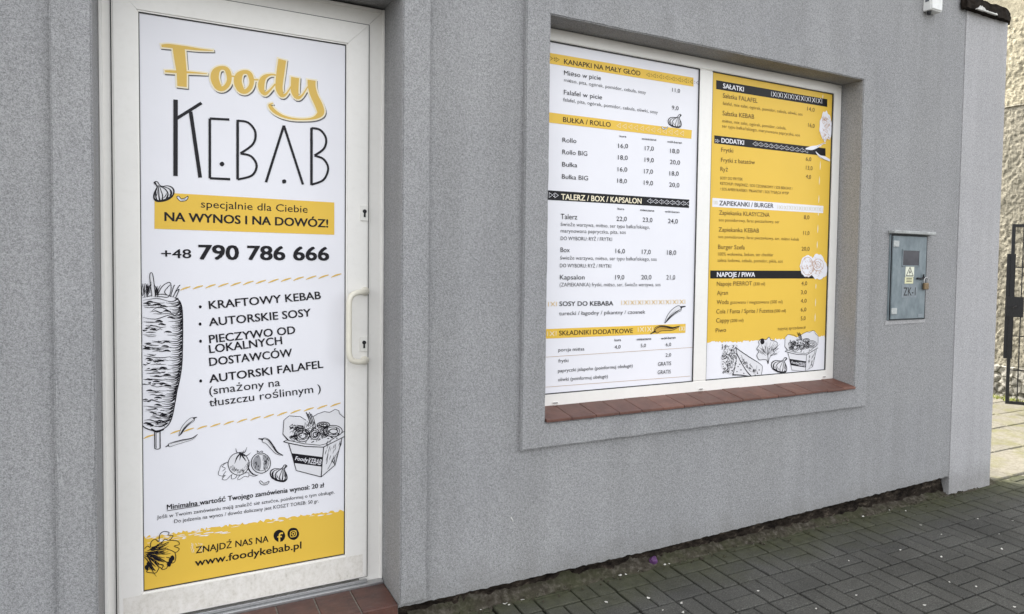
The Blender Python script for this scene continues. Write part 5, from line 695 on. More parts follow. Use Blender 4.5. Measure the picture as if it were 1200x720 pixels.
('tomato_drawing',[('f','sketch_white',0,[297,709,294,693,287,680,277,671,264,667,250,669,238,676,227,688,221,703,218,719,221,734,228,747,238,756,251,760,264,759,277,752,287,740,294,725],1),('s','ink',1,[297,709,294,693,287,680,277,671,264,667,250,669,238,676,227,688,221,703,218,719,221,734,228,747,238,756,251,760,264,759,277,752,287,740,294,725],2.6,1,0),('s','ink',1,[266,757,251,763,247,780],[3.3,3.0,1.1],0,0),('s','ink',1,[266,757,281,761,288,780],[3.3,3.0,1.1],0,0),('s','ink',1,[266,757,284,744,304,756],[4.4,3.7,0.7],0,0),('s','ink',1,[264,758,251,741,242,716],[4.4,5.2,0.7],0,0),('s','ink',1,[267,754,276,738,286,721],[5.2,5.2,1.1],0,0),('s','ink',1,[266,757,264,745,261,728],[7.4,5.2,0.7],0,0),('s','ink',1,[257,762,274,762,277,769],[1.9,2.2,0.7],0,0),('s','ink',1,[241,684,244,687,246,692],1.1,0,1),('s','ink',1,[281,699,283,702,286,707],1.1,0,1),('s','ink',1,[273,680,276,683,278,688],1.1,0,1),('s','ink',1,[262,680,265,684,267,689],1.1,0,1),('s','ink',1,[278,682,281,686,283,691],1.1,0,1),('s','ink',1,[237,691,240,695,242,700],1.1,0,1),('s','ink',1,[261,674,264,678,266,682],1.1,0,1),('s','ink',1,[270,674,273,678,275,683],1.1,0,1),('s','ink',1,[284,704,287,707,289,712],1.1,0,1),('s','ink',1,[252,684,255,688,257,693],1.1,0,1),('s','ink',1,[288,698,291,702,293,707],1.1,0,1),('s','ink',1,[252,676,255,680,257,684],1.1,0,1),('s','ink',1,[235,696,237,700,239,705],1.1,0,1),('s','ink',1,[226,698,229,702,231,706],1.1,0,1),('s','ink',1,[231,705,234,709,236,714],1.1,0,1),('s','ink',1,[289,695,292,698,294,703],1.1,0,1),('s','ink',1,[276,692,279,695,281,700],1.1,0,1),('s','ink',1,[239,683,242,687,244,692],1.1,0,1),('s','ink',1,[246,688,249,691,251,696],1.1,0,1),('s','ink',1,[243,688,245,692,247,696],1.1,0,1),('s','ink',1,[258,675,261,678,263,683],1.1,0,1),('s','ink',1,[269,681,272,684,274,689],1.1,0,1),('s','ink',1,[232,692,235,696,237,701],1.1,0,1),('s','ink',1,[238,698,241,701,243,706],1.1,0,1),('s','ink',1,[240,693,242,696,244,701],1.1,0,1),('s','ink',1,[273,678,275,681,278,686],1.1,0,1),('s','ink',1,[235,689,238,692,240,697],1.1,0,1),('s','ink',1,[257,677,260,680,262,685],1.1,0,1),('s','ink',1,[250,684,253,687,255,692],1.1,0,1),('s','ink',1,[268,679,271,683,273,688],1.1,0,1),('s','ink',1,[284,694,286,697,288,702],1.1,0,1),('s','ink',1,[246,690,248,693,250,698],1.1,0,1),('s','ink',1,[273,673,276,676,278,681],1.1,0,1),('s','ink',1,[234,702,237,706,239,710],1.1,0,1),('s','ink',1,[225,698,228,701,230,706],1.1,0,1),('s','ink',1,[248,685,251,688,253,693],1.1,0,1),('s','ink',1,[260,683,263,686,265,691],1.1,0,1),('s','ink',1,[254,684,257,688,259,692],1.1,0,1),('s','ink',1,[265,683,268,687,270,692],1.1,0,1),('s','ink',1,[244,685,247,688,249,693],1.1,0,1),('s','ink',1,[229,692,232,696,234,701],1.1,0,1),('s','ink',1,[285,687,287,690,289,695],1.1,0,1),('s','ink',1,[241,689,244,692,246,697],1.1,0,1),('s','ink',1,[238,697,241,700,243,705],1.1,0,1),('s','ink',1,[273,677,276,681,278,686],1.1,0,1),('s','ink',1,[231,687,234,691,236,696],1.1,0,1),('s','ink',1,[252,675,255,678,257,683],1.1,0,1),('s','ink',1,[224,702,226,706,228,711],1.1,0,1),('s','ink',1,[271,681,274,684,276,689],1.1,0,1),('s','ink',1,[237,689,240,692,242,697],1.1,0,1),('s','ink',1,[290,692,293,696,295,701],1.1,0,1),('s','ink',1,[266,683,268,687,270,692],1.1,0,1),('s','ink',1,[268,686,271,690,273,695],1.1,0,1),('s','ink',1,[234,703,237,706,239,711],1.1,0,1),('s','ink',1,[293,700,296,704,298,709],1.1,0,1),('s','ink',1,[274,679,276,682,278,687],1.1,0,1),('s','ink',1,[268,681,270,684,272,689],1.1,0,1),('s','ink',1,[227,701,230,704,232,709],1.1,0,1),('s','ink',1,[273,675,275,678,278,683],1.1,0,1),('s','ink',1,[234,685,237,688,239,693],1.1,0,1),('f','sketch_white',1,[378,702,376,688,370,676,360,668,348,664,335,666,323,673,313,684,307,697,305,712,307,726,313,737,323,746,335,749,348,748,360,741,370,730,376,717],1),('s','ink',2,[378,702,376,688,370,676,360,668,348,664,335,666,323,673,313,684,307,697,305,712,307,726,313,737,323,746,335,749,348,748,360,741,370,730,376,717],3.0,1,0),('s','ink',2,[372,705,369,692,363,681,353,675,342,674,331,678,321,687,315,699,313,712,315,725,321,736,331,742,342,743,353,739,363,731,369,718],1.9,1,0),('f','sketch_grey',2,[331,741,318,736,309,711,318,684,335,676,342,699,339,730],1),('f','sketch_grey',2,[348,739,362,729,368,703,358,680,350,683,353,709],1),('s','ink',3,[366,722,363,717,365,713],1.9,0,1),('s','ink',3,[357,708,360,703,356,699],2.0,0,1),('s','ink',3,[355,682,354,678,359,674],1.2,0,1),('s','ink',3,[320,713,318,709,321,705],1.5,0,1),('s','ink',3,[369,720,372,715,370,711],1.5,0,1),('s','ink',3,[324,708,323,704,323,700],1.4,0,1),('s','ink',3,[360,716,362,711,364,707],2.5,0,1),('s','ink',3,[331,701,332,697,330,693],1.8,0,1),('s','ink',3,[308,697,308,693,312,688],1.1,0,1),('s','ink',3,[356,706,359,701,357,697],1.3,0,1),('s','ink',3,[359,706,358,702,358,698],1.7,0,1),('s','ink',3,[363,707,363,702,362,699],1.3,0,1),('s','ink',3,[323,700,321,696,323,692],2.3,0,1),('s','ink',3,[352,711,350,706,356,702],1.1,0,1),('s','ink',3,[320,715,322,710,322,706],1.3,0,1),('s','ink',3,[330,684,332,679,329,676],2.3,0,1),('s','ink',3,[354,704,352,700,355,696],1.7,0,1),('s','ink',3,[350,724,349,719,350,715],1.3,0,1),('s','ink',3,[365,712,364,708,369,703],1.2,0,1),('s','ink',3,[333,682,336,677,338,673],1.9,0,1),('s','ink',3,[348,730,350,725,351,721],1.1,0,1),('s','ink',3,[324,707,326,702,325,698],2.0,0,1),('s','ink',3,[365,725,367,720,369,716],2.4,0,1),('s','ink',3,[328,698,331,694,329,690],2.1,0,1),('s','ink',3,[361,710,362,705,364,701],1.8,0,1),('s','ink',3,[326,710,325,705,325,702],1.9,0,1),('s','ink',3,[359,736,357,731,363,727],2.0,0,1),('s','ink',3,[319,694,320,690,319,686],2.3,0,1),('s','ink',3,[366,688,364,684,368,679],2.1,0,1),('s','ink',3,[335,698,333,694,335,690],1.7,0,1),('s','ink',3,[364,725,365,720,363,717],2.2,0,1),('s','ink',3,[367,730,369,725,372,721],1.8,0,1),('s','ink',3,[357,716,355,712,360,707],1.3,0,1),('s','ink',3,[360,717,357,713,364,708],2.4,0,1),('s','ink',3,[326,739,326,735,330,731],2.5,0,1),('s','ink',3,[326,716,324,712,328,707],2.3,0,1),('s','ink',3,[329,742,332,737,329,734],1.4,0,1),('s','ink',3,[357,687,355,683,358,679],2.5,0,1),('s','ink',3,[358,675,359,671,358,667],2.4,0,1),('s','ink',3,[318,716,321,711,318,708],1.4,0,1),('s','ink',3,[330,750,327,761,335,754,345,758,348,753,340,748],2.3,0,1),('s','ink',3,[297,724,293,698,307,670,328,657],2.3,0,1),('s','ink',3,[291,717,294,687,312,662,331,657],2.3,0,1),('s','ink',1,[218,726,206,724,192,715,187,701,182,681,195,672,208,674],1.8,0,0),('s','ink',1,[195,711,208,702,198,692],1.8,0,0),('s','ink',1,[208,674,196,659,211,654,224,666,234,674],1.9,0,0),('s','ink',1,[231,673,231,656,244,656,252,668],1.8,0,0),('s','ink',1,[252,651,260,663,274,671,294,672,294,655,280,659,264,650,252,648],1.8,0,0),('s','ink',1,[214,727,203,719,195,709],1.8,0,0),('s','ink',1,[297,662,317,654,331,659],1.9,0,0),('s','ink',1,[211,690,203,680,198,666],1.8,0,0)]),
('food_box_drawing',[('f','sketch_white',0,[452,896,431,879,427,820,445,791,430,788,450,776,480,657,582,615,640,660,669,780,682,788,681,869,653,902,595,901,546,882,520,870],0),('s','ink',2,[450,792,427,820,431,879,452,896,497,888,520,870],2.4,0,2),('s','ink',2,[546,882,568,894,595,901,617,895,640,907,655,900,658,886,681,864],2.5,0,2),('s','ink',2,[681,864,682,826,680,810],3.2,0,2),('s','ink',2,[427,820,448,790],3.1,0,2),('s','ink',2,[429,788,452,778,516,757,591,745,682,783],3.7,0,2),('s','ink',2,[429,788,443,793,512,769,577,755,602,759,681,807],2.5,0,2),('s','ink',2,[450,776,464,724,480,657,582,615],3.1,0,2),('s','ink',2,[582,615,585,667,592,744],3.8,0,2),('s','ink',2,[582,615,640,660,669,775],3.2,0,2),('s','ink',2,[609,645,629,680,656,724],1.9,0,2),('s','ink',2,[629,680,640,660],3.2,0,2),('f','ink',1,[462,734,586,702,584,660,473,690],0),('s','ink',2,[613,727,616,737,619,747],2.1,0,1),('s','ink',2,[605,736,609,746,611,756],2.0,0,1),('s','ink',2,[598,712,601,722,604,732],2.7,0,1),('s','ink',2,[616,686,619,696,622,706],2.3,0,1),('s','ink',2,[630,732,634,742,637,752],2.4,0,1),('s','ink',2,[606,706,610,716,613,726],1.4,0,1),('s','ink',2,[611,724,615,734,617,744],2.2,0,1),('s','ink',2,[655,744,659,754,661,764],2.8,0,1),('s','ink',2,[618,722,621,732,624,742],1.3,0,1),('s','ink',2,[617,757,620,767,623,777],1.9,0,1),('s','ink',2,[644,689,648,699,650,709],1.6,0,1),('s','ink',2,[637,722,641,732,644,742],1.9,0,1),('s','ink',2,[602,668,606,678,608,688],2.3,0,1),('s','ink',2,[642,673,646,683,648,693],2.1,0,1),('s','ink',2,[630,711,633,721,636,731],1.8,0,1),('s','ink',2,[602,686,606,696,608,706],2.2,0,1),('s','ink',2,[662,743,665,753,668,763],2.0,0,1),('s','ink',2,[630,684,633,694,636,704],2.7,0,1),('s','ink',2,[634,673,638,683,640,693],2.6,0,1),('s','ink',2,[661,738,665,748,667,758],2.6,0,1),('s','ink',2,[623,669,626,679,629,689],2.5,0,1),('s','ink',2,[603,752,607,762,610,772],2.7,0,1),('s','ink',2,[606,694,609,704,612,714],2.2,0,1),('s','ink',2,[604,680,607,690,610,700],1.7,0,1),('s','ink',2,[638,736,641,746,644,756],2.4,0,1),('s','ink',2,[635,664,638,674,641,685],2.3,0,1),('s','ink',2,[475,847,484,853,491,850],1.5,0,1),('s','ink',2,[464,802,472,808,479,805],2.5,0,1),('s','ink',2,[470,832,478,838,485,835],2.0,0,1),('s','ink',2,[460,804,469,810,476,807],2.5,0,1),('s','ink',2,[479,838,488,843,494,840],3.2,0,1),('s','ink',2,[472,801,481,806,488,804],2.7,0,1),('s','ink',2,[472,809,480,814,487,812],1.4,0,1),('s','ink',2,[469,801,477,806,484,804],1.9,0,1),('s','ink',2,[478,834,486,840,493,837],2.9,0,1),('s','ink',2,[475,791,483,797,490,794],1.6,0,1),('s','ink',2,[470,838,478,844,485,841],3.2,0,1),('s','ink',2,[452,804,461,809,468,806],3.4,0,1),('s','ink',2,[453,837,461,842,468,840],2.8,0,1),('s','ink',2,[458,790,467,796,474,793],2.0,0,1),('s','ink',2,[466,829,475,835,482,832],2.7,0,1),('s','ink',2,[455,800,463,805,470,803],2.6,0,1),('s','ink',2,[456,839,464,845,471,842],1.4,0,1),('s','ink',2,[466,806,475,811,482,809],2.5,0,1),('s','ink',2,[470,821,478,826,485,824],1.8,0,1),('s','ink',2,[469,796,477,802,484,799],2.6,0,1),('s','ink',2,[452,849,461,855,468,852],2.0,0,1),('s','ink',2,[470,805,478,810,485,808],3.1,0,1),('s','ink',2,[478,814,487,819,494,817],1.5,0,1),('s','ink',2,[470,792,478,797,485,795],3.5,0,1),('s','ink',2,[454,823,462,829,469,826],1.8,0,1),('s','ink',2,[467,802,476,808,482,805],3.4,0,1),('s','ink',2,[455,841,463,847,470,844],3.0,0,1),('s','ink',2,[476,804,484,809,491,807],3.7,0,1),('s','ink',2,[471,814,479,819,486,817],1.3,0,1),('s','ink',2,[473,798,482,803,489,801],1.4,0,1),('s','ink',2,[457,837,465,843,472,840],3.6,0,1),('s','ink',2,[461,799,469,804,476,802],1.9,0,1),('s','ink',2,[464,827,473,832,480,830],1.3,0,1),('s','ink',2,[453,800,462,806,469,803],1.7,0,1),('s','ink',2,[464,847,473,853,479,850],2.6,0,1),('s','ink',2,[459,797,468,803,475,800],3.1,0,1),('s','ink',2,[480,806,489,812,496,809],2.8,0,1),('s','ink',2,[471,788,479,794,486,791],2.5,0,1),('s','ink',2,[466,832,475,838,482,835],2.1,0,1),('s','ink',2,[454,795,462,801,469,798],2.7,0,1),('s','ink',2,[534,804,530,790,519,781,503,779,488,784,476,796,472,811,476,825,488,834,503,836,519,831,530,819],3.1,1,0),('s','ink',2,[526,805,522,795,514,789,503,787,492,791,484,800,481,810,484,820,492,826,503,828,514,824,522,815],2.5,1,0),('s','ink',2,[519,804,517,797,510,793,501,794,494,800,491,807,494,814,501,817,510,816,517,811],3.7,1,0),('s','ink',2,[670,808,665,797,651,789,631,788,611,793,597,804,591,817,597,828,611,836,631,837,650,832,665,821],3.2,1,0),('s','ink',2,[659,810,656,801,645,796,631,795,616,799,606,806,602,816,606,824,616,829,631,830,645,826,655,819],2.5,1,0),('s','ink',2,[651,808,647,803,638,800,628,801,619,806,615,812,619,818,627,821,638,820,647,815],3.8,1,0),('s','ink',2,[617,840,614,834,604,830,590,829,577,832,568,838,564,845,568,851,577,855,590,856,604,853,614,847],3.2,1,0),('s','ink',2,[610,841,607,836,600,834,590,833,581,836,574,840,571,844,574,849,581,851,590,852,600,850,607,845],2.5,1,0),('s','ink',2,[605,839,602,836,596,835,589,836,583,838,581,842,583,845,589,846,596,845,602,843],3.8,1,0),('s','ink',2,[613,807,610,797,604,790,595,788,586,792,580,800,577,811,580,821,586,828,595,830,604,827,610,818],3.2,1,0),('s','ink',2,[608,808,606,801,601,796,595,794,589,797,584,803,582,811,584,818,589,823,595,824,601,821,606,816],2.5,1,0),('s','ink',2,[605,806,604,801,600,798,595,799,591,803,589,808,591,813,595,816,600,815,604,812],3.8,1,0),('s','ink',2,[575,804,572,793,565,785,555,783,545,787,538,797,536,809,538,820,545,828,555,830,565,826,572,816],3.2,1,0),('s','ink',2,[570,805,568,797,562,792,555,790,548,793,543,800,541,808,543,816,548,821,555,823,562,820,568,813],2.5,1,0),('s','ink',2,[566,803,565,798,560,795,555,795,550,799,549,805,550,811,555,814,560,813,565,809],3.8,1,0),('s','ink',2,[511,834,509,828,503,823,494,822,486,825,480,831,478,838,480,844,486,849,494,850,503,847,509,842],3.1,1,0),('s','ink',2,[506,835,505,830,500,827,494,826,489,828,484,832,483,837,484,842,489,845,494,846,500,844,505,840],2.5,1,0),('s','ink',2,[504,833,503,830,499,828,494,829,491,831,489,835,491,838,494,840,499,839,503,837],3.7,1,0),('s','ink',2,[574,813,576,808,575,806],2.7,0,1),('s','ink',2,[578,782,578,780,574,779],2.7,0,1),('s','ink',2,[522,820,518,825,513,830],3.6,0,1),('s','ink',2,[538,823,546,820,548,818],4.2,0,1),('s','ink',2,[555,798,557,792,555,788],2.4,0,1),('s','ink',2,[598,837,598,832,594,828],4.4,0,1),('s','ink',2,[538,800,533,805,527,809],2.2,0,1),('s','ink',2,[528,816,533,808,533,804],4.9,0,1),('s','ink',2,[534,797,540,792,542,790],3.0,0,1),('s','ink',2,[548,834,543,833,537,834],1.9,0,1),('s','ink',2,[540,771,549,774,551,777],4.7,0,1),('s','ink',2,[551,797,552,794,549,792],3.6,0,1),('s','ink',2,[524,809,526,813,524,816],2.8,0,1),('s','ink',2,[469,810,476,816,478,819],2.9,0,1),('s','ink',2,[585,845,583,848,578,850],1.7,0,1),('s','ink',2,[590,824,596,828,596,831],4.2,0,1),('s','ink',2,[556,809,557,813,555,815],2.9,0,1),('s','ink',2,[648,790,655,796,656,800],4.9,0,1),('s','ink',2,[490,821,491,816,489,812],2.7,0,1),('s','ink',2,[531,833,538,835,539,837],2.0,0,1),('s','ink',2,[526,803,522,807,517,810],2.7,0,1),('s','ink',2,[546,826,546,828,542,830],2.6,0,1),('s','ink',2,[486,845,481,844,475,843],2.9,0,1),('s','ink',2,[516,823,517,828,514,831],3.5,0,1),('s','ink',2,[503,818,507,823,506,826],3.2,0,1),('s','ink',2,[558,812,561,816,560,820],2.4,0,1),('s','ink',2,[545,822,544,819,541,818],4.8,0,1),('s','ink',2,[478,799,484,796,485,794],1.8,0,1),('s','ink',2,[457,842,456,847,452,850],4.2,0,1),('s','ink',2,[524,821,522,827,518,831],3.7,0,1),('s','ink',2,[496,782,493,784,488,784],2.9,0,1),('s','ink',2,[605,791,600,794,595,796],4.9,0,1),('s','ink',2,[593,811,594,808,592,806],4.2,0,1),('s','ink',2,[472,846,478,846,478,847],2.1,0,1),('s','ink',2,[560,804,564,806,564,808],2.7,0,1),('s','ink',2,[528,818,526,823,522,826],1.6,0,1),('s','ink',2,[584,792,590,794,592,796],2.1,0,1),('s','ink',2,[559,804,562,801,561,800],4.1,0,1),('s','ink',2,[533,847,540,842,541,840],2.9,0,1),('s','ink',2,[492,794,492,792,488,791],1.8,0,1),('s','ink',2,[648,812,647,820,644,825],4.0,0,1),('s','ink',2,[509,791,508,790,504,789],2.1,0,1),('s','ink',2,[581,830,581,834,578,836],2.5,0,1),('s','ink',2,[589,798,597,801,600,803],3.7,0,1),('s','ink',2,[567,835,568,841,566,845],3.3,0,1),('s','ink',2,[574,788,573,780,570,776],4.4,0,1),('s','ink',2,[532,838,535,836,534,834],2.2,0,1),('s','ink',2,[553,790,558,790,558,790],1.7,0,1),('s','ink',2,[465,819,468,826,467,831],1.7,0,1),('s','ink',2,[479,821,478,821,474,821],2.1,0,1),('s','ink',2,[557,843,558,837,556,834],4.5,0,1),('s','ink',2,[506,821,502,816,497,813],4.6,0,1),('s','ink',2,[491,839,497,833,498,830],2.4,0,1),('s','ink',2,[544,842,547,847,547,850],3.0,0,1),('s','ink',2,[544,782,541,785,536,787],2.3,0,1),('s','ink',2,[571,819,572,816,569,814],3.4,0,1),('s','ink',2,[618,791,624,784,626,780],3.7,0,1),('s','ink',2,[560,824,559,823,556,822],1.9,0,1),('s','ink',2,[609,834,608,827,604,823],3.5,0,1),('s','ink',2,[462,856,465,858,464,859],4.0,0,1),('s','ink',2,[579,808,585,801,586,797],2.0,0,1),('s','ink',2,[555,817,562,812,564,810],2.8,0,1),('s','ink',2,[495,803,500,806,500,808],4.3,0,1),('s','ink',2,[501,839,506,844,507,848],3.6,0,1),('s','ink',2,[604,764,607,756,606,750],3.5,0,1),('s','ink',2,[590,833,590,840,587,846],3.4,0,1),('s','ink',2,[452,804,461,801,464,800],2.6,0,1),('s','ink',2,[533,817,538,816,539,815],1.6,0,1),('s','ink',2,[532,820,532,825,529,829],3.3,0,1),('s','ink',2,[550,808,548,807,545,807],3.3,0,1),('s','ink',2,[567,845,575,840,578,836],3.3,0,1),('s','ink',2,[618,793,613,792,607,792],3.9,0,1),('s','ink',2,[568,840,573,832,573,827],2.2,0,1),('s','ink',2,[562,836,568,838,569,840],3.5,0,1),('s','ink',2,[588,842,590,848,589,852],4.0,0,1),('s','ink',2,[541,790,545,787,544,785],1.7,0,1),('s','ink',2,[519,811,518,810,514,810],4.6,0,1),('s','ink',2,[574,808,582,805,583,803],3.1,0,1),('s','ink',2,[546,821,544,818,540,816],3.4,0,1),('s','ink',2,[567,806,567,809,564,811],4.1,0,1),('s','ink',2,[520,780,519,775,516,772],3.2,0,1),('s','ink',2,[589,804,589,807,586,809],5.0,0,1),('s','ink',2,[588,782,587,786,584,790],2.8,0,1),('s','ink',2,[561,803,559,806,554,808],2.4,0,1),('s','ink',2,[537,820,537,818,534,818],2.1,0,1),('s','ink',2,[599,804,598,808,594,810],4.1,0,1),('s','ink',2,[572,835,570,828,567,824],1.9,0,1),('s','ink',2,[623,817,622,819,617,821],1.7,0,1),('s','ink',2,[578,840,576,844,572,847],4.2,0,1),('s','ink',2,[486,841,482,844,477,846],2.7,0,1),('s','ink',2,[629,797,635,795,635,794],4.8,0,1),('s','ink',2,[579,825,577,824,573,824],2.0,0,1),('s','ink',2,[590,839,592,836,589,833],3.2,0,1),('s','ink',2,[548,839,556,834,559,830],4.5,0,1),('s','ink',2,[473,856,476,852,475,850],3.1,0,1),('s','ink',2,[532,832,528,832,522,831],4.6,0,1),('s','ink',2,[562,797,561,796,557,795],4.2,0,1),('s','ink',2,[570,783,567,782,563,782],2.3,0,1),('s','ink',2,[646,774,648,778,646,781],4.9,0,1),('s','ink',2,[523,798,522,800,519,801],3.8,0,1),('s','ink',2,[463,789,471,786,474,785],2.6,0,1),('s','ink',2,[517,820,526,816,529,815],4.5,0,1),('s','ink',2,[535,816,534,813,531,812],4.9,0,1),('s','ink',2,[571,820,578,824,580,826],2.3,0,1),('s','ink',2,[585,798,588,803,586,806],2.8,0,1),('s','ink',2,[580,783,582,788,580,792],2.1,0,1),('s','ink',2,[522,811,529,809,530,809],4.7,0,1),('s','ink',2,[606,781,613,781,615,782],4.4,0,1),('s','ink',2,[518,824,513,824,506,824],3.2,0,1),('s','ink',2,[522,804,519,811,514,815],4.7,0,1),('s','ink',2,[520,816,517,812,512,809],3.7,0,1),('s','ink',2,[590,799,594,802,593,804],4.6,0,1),('s','ink',2,[584,825,589,818,589,813],3.0,0,1),('s','ink',2,[621,788,629,782,631,779],5.0,0,1),('s','ink',2,[532,796,539,797,541,798],4.1,0,1),('s','ink',2,[563,782,564,776,562,772],2.6,0,1),('s','ink',2,[529,793,526,791,522,790],3.2,0,1),('s','ink',2,[544,820,544,824,541,827],2.2,0,1),('s','ink',2,[565,802,570,809,569,813],4.0,0,1),('s','ink',2,[605,826,599,827,593,828],4.3,0,1),('s','ink',2,[643,800,640,796,635,794],4.0,0,1),('s','ink',2,[512,843,514,840,512,838],3.3,0,1),('s','ink',2,[478,811,475,808,470,806],4.3,0,1),('s','ink',2,[530,800,529,795,526,792],3.7,0,1),('s','ink',2,[548,819,549,825,547,830],4.7,0,1),('s','ink',2,[565,813,572,812,574,812],2.5,0,1),('s','ink',2,[509,806,511,810,509,813],1.9,0,1),('s','ink',2,[636,794,643,796,644,798],1.7,0,1),('s','ink',2,[526,808,528,811,527,813],2.6,0,1),('s','ink',2,[545,838,549,831,549,826],4.8,0,1),('s','ink',2,[481,804,486,801,487,799],1.8,0,1),('s','ink',2,[500,849,508,847,510,847],2.8,0,1),('s','ink',2,[481,797,484,789,483,784],2.2,0,1),('s','ink',2,[507,847,504,847,500,846],1.9,0,1),('s','ink',2,[520,905,530,879,538,850],4.0,0,2),('s','ink',2,[527,898,537,878,544,850],3.7,0,2),('s','ink',2,[533,904,543,878,551,849],3.0,0,2),('s','ink',2,[540,896,550,877,557,848],2.6,0,2),('s','ink',2,[532,854,530,839],5.2,0,1),('s','ink',2,[550,851,548,842],4.2,0,1),('s','ink',2,[523,860,526,866],3.7,0,1),('s','ink',2,[551,854,547,838],6.4,0,1),('s','ink',2,[518,858,523,842],3.5,0,1),('s','ink',2,[529,856,521,839],4.1,0,1),('s','ink',2,[530,860,527,846],6.1,0,1),('s','ink',2,[539,860,547,860],5.3,0,1),('s','ink',2,[557,852,556,840],6.2,0,1),('s','ink',2,[516,862,514,838],4.1,0,1),('s','ink',2,[531,850,534,867],3.4,0,1),('s','ink',2,[556,859,548,861],3.4,0,1),('s','ink',2,[551,861,558,844],6.2,0,1),('s','ink',2,[527,849,519,851],3.3,0,1)]),
